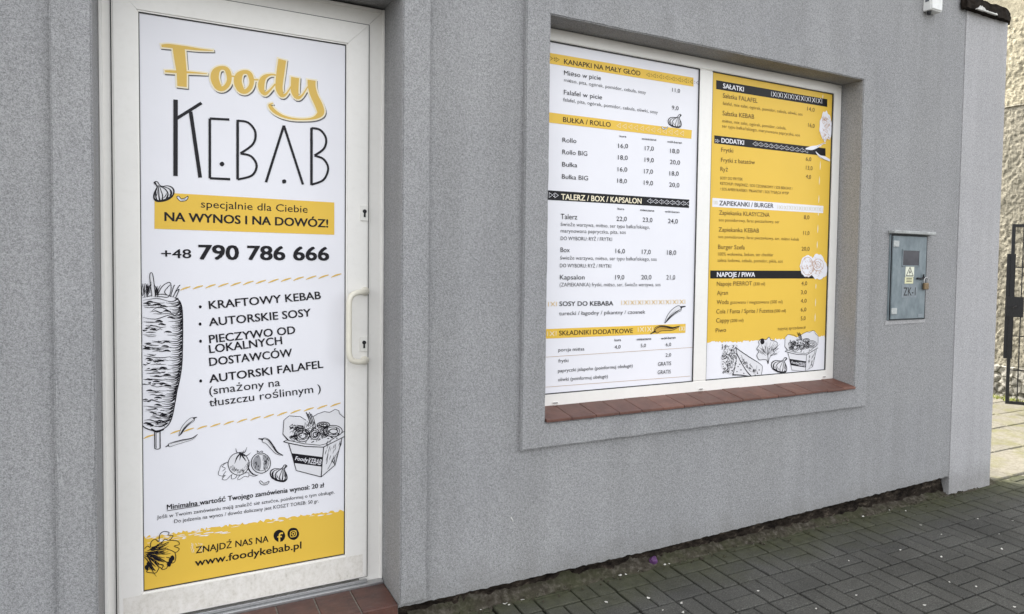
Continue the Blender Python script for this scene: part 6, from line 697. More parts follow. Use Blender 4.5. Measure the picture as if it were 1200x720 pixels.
('lettuce_drawing',[('s','ink',1,[-76,421,-66,430,-57,423,-54,444,-40,452,-28,440,-25,467,-11,478,7,471,4,461,21,455,7,440,-8,446,-20,431],2.7,0,0),('s','ink',1,[7,440,36,431,42,416,24,413,42,399,30,386,15,397,-8,409],2.7,0,0),('s','ink',1,[27,385,30,367,24,347,3,348,18,362,-3,373],2.8,0,0),('s','ink',1,[3,344,-3,328,-18,328,-14,344,-32,351],2.8,0,0),('s','ink',1,[-18,327,-26,337,-38,318,-55,321,-70,328,-61,337,-44,330],2.8,0,0),('s','ink',1,[-76,408,-55,402,-26,406,4,406],2.7,0,0),('s','ink',1,[-76,401,-49,389,-20,370,3,348],2.7,0,0),('s','ink',1,[-76,394,-55,376,-38,353,-29,337],2.7,0,0),('s','ink',1,[-76,388,-64,365,-58,336],2.7,0,0),('s','ink',1,[-54,423,-37,424,-14,427,7,433],2.7,0,0),('s','ink',1,[-63,370,-58,347,-48,325],3.3,0,1),('s','ink',1,[-53,387,-42,373,-28,364],1.8,0,1),('s','ink',1,[-62,396,-53,386,-42,380],1.9,0,1),('s','ink',1,[-46,411,-21,409,3,415],2.3,0,1),('s','ink',1,[-58,413,-49,413,-42,417],3.0,0,1),('s','ink',1,[-38,404,-24,399,-9,400],3.7,0,1),('s','ink',1,[-63,404,-48,398,-32,396],2.8,0,1),('s','ink',1,[-69,405,-58,400,-47,398],2.0,0,1),('s','ink',1,[-39,402,-18,394,4,394],3.0,0,1),('s','ink',1,[-67,402,-49,392,-31,386],2.6,0,1),('s','ink',1,[-70,397,-58,371,-43,348],2.9,0,1),('s','ink',1,[-52,401,-29,392,-7,390],3.3,0,1),('s','ink',1,[-58,366,-52,344,-41,324],2.0,0,1),('s','ink',1,[-56,406,-33,401,-10,402],2.0,0,1),('s','ink',1,[-53,418,-31,423,-11,435],1.8,0,1),('s','ink',1,[-65,392,-58,379,-49,369],2.6,0,1),('s','ink',1,[-67,395,-57,380,-46,368],3.4,0,1),('s','ink',1,[-60,395,-38,375,-15,360],2.6,0,1),('s','ink',1,[-42,419,-19,421,0,431],2.0,0,1),('s','ink',1,[-57,406,-31,400,-5,401],3.2,0,1),('s','ink',1,[-42,412,-18,409,6,416],1.9,0,1),('s','ink',1,[-64,405,-43,398,-21,396],1.7,0,1),('s','ink',1,[-67,389,-59,369,-48,350],2.1,0,1),('s','ink',1,[-48,370,-39,353,-26,340],3.3,0,1),('s','ink',1,[-59,363,-57,348,-49,335],3.6,0,1),('s','ink',1,[-69,400,-58,388,-47,379],2.3,0,1),('s','ink',1,[-52,421,-40,424,-31,432],2.2,0,1),('s','ink',1,[-50,413,-32,412,-16,418],3.0,0,1),('s','ink',1,[-56,404,-32,398,-9,397],2.4,0,1),('s','ink',1,[-53,392,-44,382,-32,377],2.5,0,1),('s','ink',1,[-51,394,-36,382,-19,375],2.2,0,1),('s','ink',1,[-46,372,-38,356,-25,345],1.5,0,1),('s','ink',1,[-58,395,-36,377,-11,363],3.1,0,1),('s','ink',1,[-69,395,-56,368,-40,344],1.4,0,1),('s','ink',1,[-70,403,-58,395,-45,390],1.4,0,1),('s','ink',1,[-46,374,-37,358,-24,348],2.6,0,1),('s','ink',1,[-61,415,-39,421,-20,433],2.0,0,1),('s','ink',1,[-68,410,-44,417,-21,428],2.1,0,1),('s','ink',1,[-62,406,-47,403,-32,404],2.9,0,1),('s','ink',1,[-68,411,-48,418,-30,429],2.3,0,1),('s','ink',1,[-57,382,-46,364,-32,349],3.0,0,1),('s','ink',1,[-70,399,-55,375,-37,353],3.4,0,1),('s','ink',1,[-62,392,-46,371,-28,354],2.4,0,1),('s','ink',1,[-59,409,-47,408,-36,410],1.4,0,1),('s','ink',1,[-60,414,-44,417,-29,425],2.5,0,1),('s','ink',1,[-53,412,-27,414,-3,422],2.0,0,1),('s','ink',1,[-41,384,-30,372,-17,367],2.5,0,1),('s','ink',1,[-58,417,-35,426,-14,440],3.5,0,1),('s','ink',1,[-42,400,-15,388,12,385],3.1,0,1),('s','ink',1,[-52,408,-36,404,-21,407],1.5,0,1),('s','ink',1,[-57,366,-51,345,-40,326],3.7,0,1),('s','ink',1,[-55,414,-43,414,-33,420],3.4,0,1),('s','ink',1,[-54,410,-32,410,-11,416],3.0,0,1),('s','ink',1,[-61,368,-58,348,-49,330],3.6,0,1),('s','ink',1,[-69,397,-60,383,-50,372],2.1,0,1),('s','ink',1,[-70,395,-58,369,-44,345],1.8,0,1),('s','ink',1,[-58,361,-51,330,-37,302],2.4,0,1),('s','ink',1,[-54,392,-43,380,-30,374],2.2,0,1),('s','ink',1,[-55,411,-38,411,-22,417],1.7,0,1),('s','ink',1,[-44,417,-18,418,5,428],3.3,0,1),('s','ink',1,[-61,397,-49,386,-36,379],1.5,0,1),('s','ink',1,[-53,388,-41,374,-27,365],3.2,0,1),('s','ink',1,[-55,379,-49,367,-40,358],2.2,0,1),('s','ink',1,[-60,380,-51,358,-38,340],2.8,0,1),('s','ink',1,[-47,378,-28,352,-5,333],1.7,0,1),('s','ink',1,[-47,398,-35,390,-22,388],1.9,0,1),('s','ink',1,[-69,387,-66,372,-60,358],1.4,0,1),('s','ink',1,[-70,405,-52,397,-34,392],2.7,0,1),('s','ink',1,[-53,386,-40,371,-25,360],1.5,0,1),('s','ink',1,[-55,396,-33,382,-9,372],3.1,0,1),('s','ink',1,[-67,406,-41,401,-14,400],3.7,0,1),('s','ink',1,[-69,410,-55,415,-42,423],1.7,0,1),('s','ink',1,[-68,405,-58,402,-47,401],1.5,0,1),('s','ink',1,[-47,387,-24,366,3,352],2.9,0,1),('s','ink',1,[-56,391,-35,370,-10,354],3.3,0,1),('f','ink',1,[19,355,17,348,12,345,7,350,5,358,7,365,12,368,17,363],1),('f','ink',1,[-57,356,-59,349,-64,347,-68,351,-70,359,-68,366,-64,369,-59,364],1),('f','ink',1,[-62,344,-65,337,-69,334,-74,339,-76,347,-74,354,-69,356,-64,352],1),('f','ink',1,[25,364,23,357,18,355,13,359,11,367,13,374,18,377,23,372],1),('f','ink',1,[13,342,11,335,6,333,1,337,-1,345,1,353,6,355,11,351],1)])]
WHITE_TEXT = [
('KANAPKI NA MAŁY GŁÓD', 1686.8, 2532.8, 2135.7, 2539.0, 23.4, 1.2, 'ink', 'heading_text'),
('Mięso w picie', 1687.7, 2479.8, 1897.4, 2483.0, 22.0, 0, 'ink', 'text_line'),
('mięso, pita, ogórek, pomidor, cebula, sosy', 1688.3, 2447.8, 2173.0, 2449.5, 16.4, -0.8, 'ink', 'text_line'),
('Falafel w picie', 1688.0, 2385.9, 1906.3, 2388.5, 22.0, 0, 'ink', 'text_line'),
('falafel, pita, ogórek, pomidor, cebula, oliwki, sosy', 1685.3, 2352.3, 2251.5, 2356.1, 16.7, -0.8, 'ink', 'text_line'),
('11,0', 2342.5, 2483.9, 2394.5, 2484.5, 20.2, 0, 'ink', 'price'),
('9,0', 2342.9, 2390.4, 2387.7, 2391.1, 20.5, 0, 'ink', 'price'),
('BUŁKA / ROLLO', 1686.4, 2251.9, 1960.4, 2256.3, 23.8, 1.2, 'ink', 'heading_text'),
('kura', 2016.5, 2211.0, 2056.3, 2213.2, 10.5, 1.5, 'ink', 'column_heading'),
('mieszane', 2154.7, 2211.9, 2245.5, 2214.5, 10.9, 1.5, 'ink', 'column_heading'),
('wół-baran', 2316.8, 2212.6, 2414.0, 2215.0, 10.9, 1.5, 'ink', 'column_heading'),
('Rollo', 1684.8, 2153.9, 1762.6, 2156.7, 22.0, 0, 'ink', 'text_line'),
('Rollo BIG', 1685.1, 2095.7, 1826.1, 2099.2, 22.0, 0, 'ink', 'text_line'),
('Bułka', 1684.8, 2035.6, 1769.5, 2037.6, 22.0, 0, 'ink', 'text_line'),
('Bułka BIG', 1684.5, 1976.0, 1832.6, 1977.6, 22.0, 0, 'ink', 'text_line'),
('16,0', 2009.1, 2155.5, 2068.5, 2159.1, 22.0, 0, 'ink', 'price'),
('18,0', 2008.2, 2096.9, 2067.7, 2098.8, 22.0, 0, 'ink', 'price'),
('16,0', 2008.0, 2036.4, 2066.1, 2039.0, 21.6, 0, 'ink', 'price'),
('18,0', 2007.1, 1978.3, 2065.2, 1979.2, 21.6, 0, 'ink', 'price'),
('17,0', 2174.0, 2158.3, 2230.8, 2161.0, 22.3, 0, 'ink', 'price'),
('19,0', 2173.9, 2098.5, 2232.3, 2100.2, 22.3, 0, 'ink', 'price'),
('17,0', 2171.6, 2037.8, 2228.4, 2040.1, 22.3, 0, 'ink', 'price'),
('19,0', 2171.5, 1979.0, 2229.9, 1979.8, 22.3, 0, 'ink', 'price'),
('18,0', 2337.8, 2159.3, 2399.5, 2161.5, 22.7, 0, 'ink', 'price'),
('20,0', 2337.7, 2100.6, 2405.1, 2101.6, 22.7, 0, 'ink', 'price'),
('18,0', 2337.0, 2039.3, 2398.0, 2041.9, 22.7, 0, 'ink', 'price'),
('20,0', 2336.2, 1979.3, 2403.7, 1979.8, 23.0, 0, 'ink', 'price'),
('TALERZ / BOX / KAPSALON', 1682.3, 1874.5, 2158.1, 1879.2, 26.7, 2.6, 'cream', 'heading_text'),
('kura', 2011.6, 1841.0, 2051.5, 1840.5, 10.7, 1.5, 'ink', 'column_heading'),
('mieszane', 2151.4, 1841.1, 2241.0, 1841.1, 10.9, 1.5, 'ink', 'column_heading'),
('wół-baran', 2312.4, 1840.7, 2407.4, 1841.4, 11.1, 1.5, 'ink', 'column_heading'),
('Talerz', 1680.8, 1778.6, 1774.1, 1780.0, 25.6, 0, 'ink', 'text_line'),
('22,0', 2005.4, 1782.6, 2069.3, 1783.9, 22.8, 0, 'ink', 'price'),
('23,0', 2168.3, 1784.6, 2230.9, 1785.1, 23.1, 0, 'ink', 'price'),
('24,0', 2333.4, 1784.4, 2398.9, 1784.9, 23.8, 0, 'ink', 'price'),
('16,0', 2003.3, 1617.2, 2061.0, 1617.0, 22.8, 0, 'ink', 'price'),
('17,0', 2167.3, 1615.6, 2224.2, 1616.0, 23.1, 0, 'ink', 'price'),
('18,0', 2330.9, 1615.2, 2392.0, 1615.7, 23.8, 0, 'ink', 'price'),
('19,0', 2003.9, 1481.6, 2059.9, 1481.7, 22.8, 0, 'ink', 'price'),
('20,0', 2166.4, 1481.9, 2231.7, 1481.9, 23.5, 0, 'ink', 'price'),
('21,0', 2330.1, 1481.4, 2388.6, 1481.4, 24.1, 0, 'ink', 'price'),
('świeże warzywa, mięso, ser typu bałkańskiego,', 1681.3, 1744.7, 2215.0, 1749.4, 18.4, -0.8, 'ink', 'text_line'),
('marynowana papryczka, pita, sos', 1681.9, 1712.1, 2063.6, 1717.6, 18.4, -0.8, 'ink', 'text_line'),
('DO WYBORU: RYŻ / FRYTKI', 1682.5, 1675.0, 1980.7, 1678.9, 17.7, -0.20000000000000007, 'ink', 'text_line'),
('Box', 1682.8, 1616.1, 1734.8, 1616.5, 23.0, 0, 'ink', 'text_line'),
('świeże warzywa, mięso, ser typu bałkańskiego, sos', 1680.5, 1579.5, 2263.1, 1581.4, 18.4, -0.8, 'ink', 'text_line'),
('DO WYBORU: RYŻ / FRYTKI', 1680.4, 1541.0, 1978.0, 1541.9, 17.7, -0.20000000000000007, 'ink', 'text_line'),
('Kapsalon', 1681.4, 1481.2, 1822.4, 1481.4, 23.0, 0, 'ink', 'text_line'),
('(ZAPIEKANKA) frytki, mięso, ser, świeże warzywa, sos', 1680.6, 1446.5, 2292.2, 1445.7, 18.4, -0.8, 'ink', 'text_line'),
('SOSY DO KEBABA', 1680.9, 1349.8, 1994.7, 1347.3, 22.4, 1.6, 'ink', 'heading_text'),
('turecki / łagodny / pikantny / czosnek', 1680.1, 1304.0, 2196.1, 1300.9, 18.9, 0, 'ink', 'text_line'),
('SKŁADNIKI DODATKOWE', 1681.8, 1203.8, 2119.6, 1200.7, 23.4, 1, 'ink', 'heading_text'),
('porcja mięsa', 1679.1, 1124.0, 1827.1, 1122.5, 17.0, 0, 'ink', 'text_line'),
('kura', 2007.4, 1161.1, 2046.8, 1161.0, 13.0, 1.5, 'ink', 'column_heading'),
('mieszane', 2146.7, 1159.8, 2238.2, 1159.9, 13.2, 1.5, 'ink', 'column_heading'),
('wół-baran', 2303.6, 1158.0, 2399.8, 1159.5, 13.5, 1.5, 'ink', 'column_heading'),
('4,0', 2008.2, 1122.6, 2045.0, 1122.4, 17.8, 0, 'ink', 'price'),
('5,0', 2171.1, 1122.5, 2205.0, 1122.5, 18.0, 0, 'ink', 'price'),
('6,0', 2335.7, 1120.3, 2371.0, 1120.3, 18.5, 0, 'ink', 'price'),
('frytki', 1680.0, 1069.4, 1736.3, 1068.4, 17.0, 0, 'ink', 'text_line'),
('2,0', 2335.3, 1063.2, 2372.6, 1062.7, 18.7, 0, 'ink', 'price'),
('papryczki jalapeño (poinformuj obsługę)', 1678.5, 1019.9, 2122.9, 1019.4, 17.0, 0, 'ink', 'text_line'),
('GRATIS', 2286.5, 1015.8, 2373.8, 1016.0, 20.3, 0, 'ink', 'price'),
('oliwki (poinformuj obsługę)', 1679.2, 975.8, 1969.7, 973.3, 17.0, 0, 'ink', 'text_line'),
('GRATIS', 2285.7, 971.9, 2373.1, 970.9, 20.0, 0, 'ink', 'price')]
WHITE_QUAD = [('yellow','heading_band',[(1598.6,2573.8),(2483.8,2577.5),(2485.2,2530.1),(1599.5,2522.6)]),('yellow','heading_band',[(1600.0,2289.5),(2480.9,2295.1),(2478.6,2248.2),(1599.5,2240.6)]),('black','heading_band',[(1598.9,1914.4),(2474.0,1918.1),(2472.9,1872.9),(1598.3,1868.0)]),('yellow','heading_band',[(1590.8,1237.9),(2467.7,1238.3),(2467.1,1189.0),(1590.0,1191.2)])]
WHITE_DRAW = [
('arrow_pattern',[('s','ink',2,[1624,2549,1607,2556,1607,2536],2.9,1,2),('f','ink',2,[1636,2553,1635,2550,1632,2550,1631,2552,1632,2554,1635,2554],1),('f','ink',2,[1636,2543,1635,2541,1632,2540,1631,2542,1632,2544,1635,2545],1),('s','ink',2,[1660,2549,1642,2556,1642,2536],3.0,1,2)]),
('arrow_pattern',[('s','ink',2,[2173,2549,2192,2562,2193,2542],2.4,1,2),('f','ink',2,[2206,2556,2205,2555,2202,2554,2201,2556,2202,2558,2205,2558],1),('f','ink',2,[2206,2546,2205,2545,2203,2544,2202,2546,2203,2547,2205,2548],1),('s','ink',2,[2212,2550,2232,2563,2232,2542],2.4,1,2),('f','ink',2,[2246,2557,2245,2555,2242,2555,2241,2556,2242,2558,2244,2558],1),('f','ink',2,[2246,2547,2245,2545,2243,2545,2241,2546,2242,2548,2245,2548],1),('s','ink',2,[2252,2550,2272,2564,2272,2542],2.4,1,2),('f','ink',2,[2286,2557,2285,2556,2283,2555,2281,2557,2282,2558,2285,2559],1),('f','ink',2,[2286,2547,2285,2545,2283,2545,2282,2546,2283,2548,2285,2549],1),('s','ink',2,[2293,2551,2313,2564,2313,2543],2.5,1,2),('f','ink',2,[2327,2558,2326,2556,2323,2556,2322,2557,2323,2559,2326,2559],1),('f','ink',2,[2327,2548,2326,2546,2324,2546,2322,2547,2324,2549,2326,2549],1),('s','ink',2,[2334,2551,2354,2564,2354,2543],2.5,1,2),('f','ink',2,[2368,2558,2367,2556,2364,2556,2363,2558,2364,2559,2367,2560],1),('f','ink',2,[2368,2548,2367,2546,2365,2546,2364,2547,2365,2549,2367,2550],1),('s','ink',2,[2375,2552,2395,2565,2396,2544],2.5,1,2),('f','ink',2,[2410,2559,2408,2557,2406,2557,2405,2558,2406,2560,2408,2560],1),('f','ink',2,[2410,2548,2409,2547,2406,2546,2405,2548,2406,2550,2409,2550],1),('s','ink',2,[2416,2552,2437,2566,2438,2544],2.5,1,2),('f','ink',2,[2452,2559,2450,2558,2448,2557,2447,2559,2448,2560,2450,2561],1),('f','ink',2,[2452,2549,2451,2547,2448,2547,2447,2548,2448,2550,2451,2550],1),('s','ink',2,[2459,2552,2479,2566,2480,2545],2.5,1,2),('f','ink',2,[2494,2560,2493,2558,2491,2558,2489,2559,2490,2561,2493,2561],1),('f','ink',2,[2494,2549,2493,2548,2491,2547,2490,2549,2491,2550,2493,2551],1),('s','ink',2,[2501,2553,2522,2567,2523,2545],2.5,1,2)]),
('arrow_pattern',[('s','cream',2,[1996,2267,2018,2282,2019,2258],2.9,1,2),('s','cream',2,[2031,2268,2054,2282,2054,2258],3.0,1,2),('s','cream',2,[2067,2268,2089,2282,2090,2258],2.9,1,2),('s','cream',2,[2102,2268,2125,2282,2125,2258],2.9,1,2),('s','cream',2,[2138,2268,2161,2283,2162,2258],3.0,1,2),('s','cream',2,[2174,2268,2197,2283,2198,2258],3.0,1,2),('s','cream',2,[2211,2268,2234,2283,2235,2258],3.1,1,2),('s','cream',2,[2248,2268,2271,2283,2272,2258],3.0,1,2),('s','cream',2,[2285,2268,2309,2284,2310,2258],3.1,1,2),('s','cream',2,[2323,2269,2347,2284,2348,2258],3.1,1,2),('s','cream',2,[2361,2269,2385,2284,2386,2259],3.1,1,2),('s','cream',2,[2400,2269,2424,2284,2425,2259],3.1,1,2)]),
('garlic_drawing',[('f','sketch_white',0,[2406,2366,2399,2371,2390,2367,2384,2358,2372,2351,2345,2349,2327,2340,2320,2326,2328,2310,2351,2301,2382,2299,2400,2303,2408,2316,2405,2330,2397,2342,2393,2353],1),('s','ink',1,[2406,2366,2399,2371,2390,2367,2384,2358,2372,2351,2345,2349,2327,2340,2320,2326,2328,2310,2351,2301,2382,2299,2400,2303,2408,2316,2405,2330,2397,2342,2393,2353],[3.0,3.0,3.0,3.0,3.0,3.0,4.8,4.8,4.8,4.8,4.8,4.8,4.8,4.8,4.8,3.0],1,0),('s','ink',1,[2390,2357,2398,2339,2400,2320,2397,2306],[1.8,3.2,3.7,4.6],0,1),('s','ink',1,[2387,2356,2386,2334,2386,2315,2382,2301],[2.4,3.3,4.2,5.6],0,1),('s','ink',1,[2384,2354,2375,2332,2369,2317,2372,2302],[1.9,2.8,3.3,4.7],0,1),('s','ink',1,[2380,2352,2357,2338,2346,2320,2353,2304],[2.3,3.7,4.2,5.5],0,1),('s','ink',1,[2371,2350,2343,2340,2330,2326,2335,2310],[1.8,3.2,4.6,4.6],0,1),('s','ink',1,[2403,2369,2397,2359,2392,2346],[4.7,3.8,1.9],0,1),('s','ink',1,[2400,2316,2394,2325,2391,2342],[1.4,2.4,0.9],0,1),('s','ink',1,[2353,2324,2357,2316,2367,2308],[1.4,2.8,1.4],0,1),('s','ink',1,[2403,2309,2386,2302,2358,2302,2337,2310],[4.2,5.6,5.6,4.2],0,1),('s','ink',1,[2338,2332,2334,2322,2340,2314],[1.4,2.3,1.4],0,1)]),
('clove_drawing',[('f','sketch_white',0,[2278,2290,2285,2292,2295,2286,2306,2289,2318,2296,2317,2289,2308,2282,2293,2279,2282,2283],1),('s','ink',1,[2278,2290,2285,2292,2295,2286,2306,2289,2318,2296,2317,2289,2308,2282,2293,2279,2282,2283],1.8,1,0),('s','ink',1,[2291,2283,2302,2283,2312,2288],1.2,0,1)]),
('arrow_pattern',[('s','paper',2,[1635,1893,1615,1903,1615,1880],3.3,1,2),('f','paper',2,[1643,1898,1642,1896,1639,1896,1638,1898,1639,1900,1642,1900],1),('f','paper',2,[1644,1887,1642,1885,1639,1885,1638,1887,1639,1889,1642,1889],1),('s','paper',2,[1666,1893,1646,1904,1646,1880],3.4,1,2)]),
('arrow_pattern',[('s','paper',2,[2194,1895,2216,1908,2217,1884],3.2,1,2),('f','paper',2,[2227,1901,2226,1899,2223,1899,2221,1901,2223,1903,2226,1903],1),('f','paper',2,[2228,1890,2226,1888,2223,1888,2222,1890,2223,1892,2226,1892],1),('s','paper',2,[2230,1895,2252,1908,2252,1884],3.2,1,2),('f','paper',2,[2263,1901,2262,1899,2259,1899,2257,1901,2259,1903,2262,1903],1),('f','paper',2,[2263,1890,2262,1888,2259,1888,2257,1890,2259,1892,2262,1892],1),('s','paper',2,[2266,1895,2288,1908,2288,1884],3.2,1,2),('f','paper',2,[2299,1901,2298,1899,2295,1899,2293,1901,2295,1903,2298,1903],1),('f','paper',2,[2300,1890,2298,1888,2295,1888,2294,1890,2295,1892,2298,1892],1),('s','paper',2,[2302,1895,2324,1908,2325,1884],3.3,1,2),('f','paper',2,[2336,1901,2334,1899,2331,1899,2330,1901,2331,1903,2334,1904],1),('f','paper',2,[2336,1890,2335,1888,2332,1888,2330,1890,2331,1892,2334,1892],1),('s','paper',2,[2338,1895,2361,1908,2362,1884],3.3,1,2),('f','paper',2,[2373,1902,2371,1899,2368,1899,2366,1901,2368,1903,2371,1904],1),('f','paper',2,[2373,1890,2371,1888,2368,1888,2367,1890,2368,1892,2371,1892],1),('s','paper',2,[2375,1895,2398,1908,2399,1884],3.3,1,2),('f','paper',2,[2410,1902,2408,1899,2405,1899,2404,1901,2405,1903,2408,1904],1),('f','paper',2,[2410,1890,2409,1888,2406,1888,2404,1890,2405,1892,2408,1892],1),('s','paper',2,[2413,1895,2435,1908,2436,1884],3.3,1,2),('f','paper',2,[2447,1902,2446,1899,2443,1899,2441,1901,2442,1904,2446,1904],1),('f','paper',2,[2448,1890,2446,1888,2443,1887,2441,1890,2443,1892,2446,1892],1),('s','paper',2,[2450,1895,2473,1908,2474,1884],3.3,1,2)]),
('cross_pattern',[('s','gold',2,[1620,1370,1620,1349],2.8,0,0),('s','gold',2,[1632,1371,1655,1350],2.9,0,0),('s','gold',2,[1655,1371,1633,1350],2.9,0,0),('s','gold',2,[1665,1371,1665,1350],2.8,0,0)]),
('cross_pattern',[('s','gold',2,[2046,1372,2047,1349],3.0,0,0),('s','gold',2,[2059,1372,2081,1349],3.1,0,0),('s','gold',2,[2080,1372,2059,1350],3.2,0,0),('s','gold',2,[2090,1372,2091,1349],3.0,0,0),('s','gold',2,[2102,1372,2125,1349],3.1,0,0),('s','gold',2,[2124,1372,2103,1350],3.2,0,0),('s','gold',2,[2134,1372,2135,1349],3.0,0,0),('s','gold',2,[2147,1372,2170,1349],3.2,0,0),('s','gold',2,[2169,1372,2147,1349],3.2,0,0),('s','gold',2,[2179,1372,2179,1349],3.0,0,0),('s','gold',2,[2192,1372,2215,1349],3.2,0,0),('s','gold',2,[2214,1372,2192,1349],3.2,0,0),('s','gold',2,[2224,1372,2225,1349],3.0,0,0),('s','gold',2,[2237,1372,2260,1349],3.2,0,0),('s','gold',2,[2260,1372,2237,1349],3.2,0,0),('s','gold',2,[2270,1372,2270,1349],3.0,0,0),('s','gold',2,[2283,1372,2306,1349],3.2,0,0),('s','gold',2,[2306,1372,2283,1349],3.2,0,0),('s','gold',2,[2316,1372,2317,1349],3.1,0,0),('s','gold',2,[2329,1372,2353,1349],3.2,0,0),('s','gold',2,[2352,1372,2330,1349],3.2,0,0),('s','gold',2,[2363,1372,2363,1349],3.1,0,0),('s','gold',2,[2376,1372,2400,1349],3.2,0,0),('s','gold',2,[2400,1372,2377,1349],3.2,0,0),('s','gold',2,[2410,1372,2411,1349],3.1,0,0),('s','gold',2,[2424,1372,2448,1349],3.3,0,0),('s','gold',2,[2448,1372,2424,1349],3.3,0,0),('s','gold',2,[2458,1372,2459,1349],3.1,0,0)]),
('cross_pattern',[('s','cream',2,[1617,1226,1617,1203],3.5,0,0),('s','cream',2,[1630,1226,1654,1203],3.7,0,0),('s','cream',2,[1654,1226,1630,1204],3.7,0,0),('s','cream',2,[1664,1226,1664,1204],3.5,0,0)]),
('cross_pattern',[('s','cream',2,[2152,1230,2153,1206],3.8,0,0),('s','cream',2,[2165,1230,2189,1205],4.0,0,0),('s','cream',2,[2188,1230,2166,1206],3.9,0,0),('s','cream',2,[2199,1230,2199,1205],3.8,0,0),('s','cream',2,[2212,1230,2236,1204],4.0,0,0),('s','cream',2,[2235,1229,2212,1205],4.0,0,0),('s','cream',2,[2246,1229,2246,1204],3.8,0,0)]),
('cross_pattern',[('s','cream',2,[2425,1225,2426,1201],3.9,0,0),('s','cream',2,[2434,1225,2452,1201],4.1,0,0),('s','cream',2,[2451,1224,2435,1201],4.1,0,0),('s','cream',2,[2458,1224,2459,1201],3.9,0,0)]),
('chili_drawing',[('f','sketch_white',0,[2421,1339,2386,1328,2353,1301,2335,1274,2326,1250,2329,1248,2351,1265,2376,1284,2409,1302,2437,1316],1),('s','ink',1,[2421,1339,2386,1328,2353,1301,2335,1274,2326,1250,2329,1248,2351,1265,2376,1284,2409,1302,2437,1316],2.9,1,0),('s','ink',1,[2434,1320,2404,1307,2371,1287,2348,1267,2329,1248],5.8,0,1),('s','ink',1,[2399,1314,2366,1292,2344,1269,2328,1249],2.3,0,1),('s','ink',1,[2429,1328,2441,1332,2464,1335],[18.6,9.3,5.3],0,0)]),
('chili_drawing',[('f','yellow_dark',0,[2274,1194,2300,1204,2338,1205,2383,1207,2425,1224,2424,1227,2379,1222,2338,1230,2291,1234,2258,1218],1),('s','ink',1,[2274,1194,2300,1204,2338,1205,2383,1207,2425,1224,2424,1227,2379,1222,2338,1230,2291,1234,2258,1218],2.8,1,0),('s','ink',1,[2261,1213,2293,1228,2338,1225,2380,1219,2424,1226],5.7,0,1),('s','ink',1,[2295,1220,2338,1219,2381,1215,2424,1226],2.3,0,1),('s','ink',1,[2266,1206,2255,1201,2233,1191],[18.1,9.0,5.2],0,0)]),
('ruled_line',[('s','brown',1,[1593,1100,2521,1106],1.8,0,0)]),
('ruled_line',[('s','brown',1,[1595,952,2506,947],1.8,0,0)])]
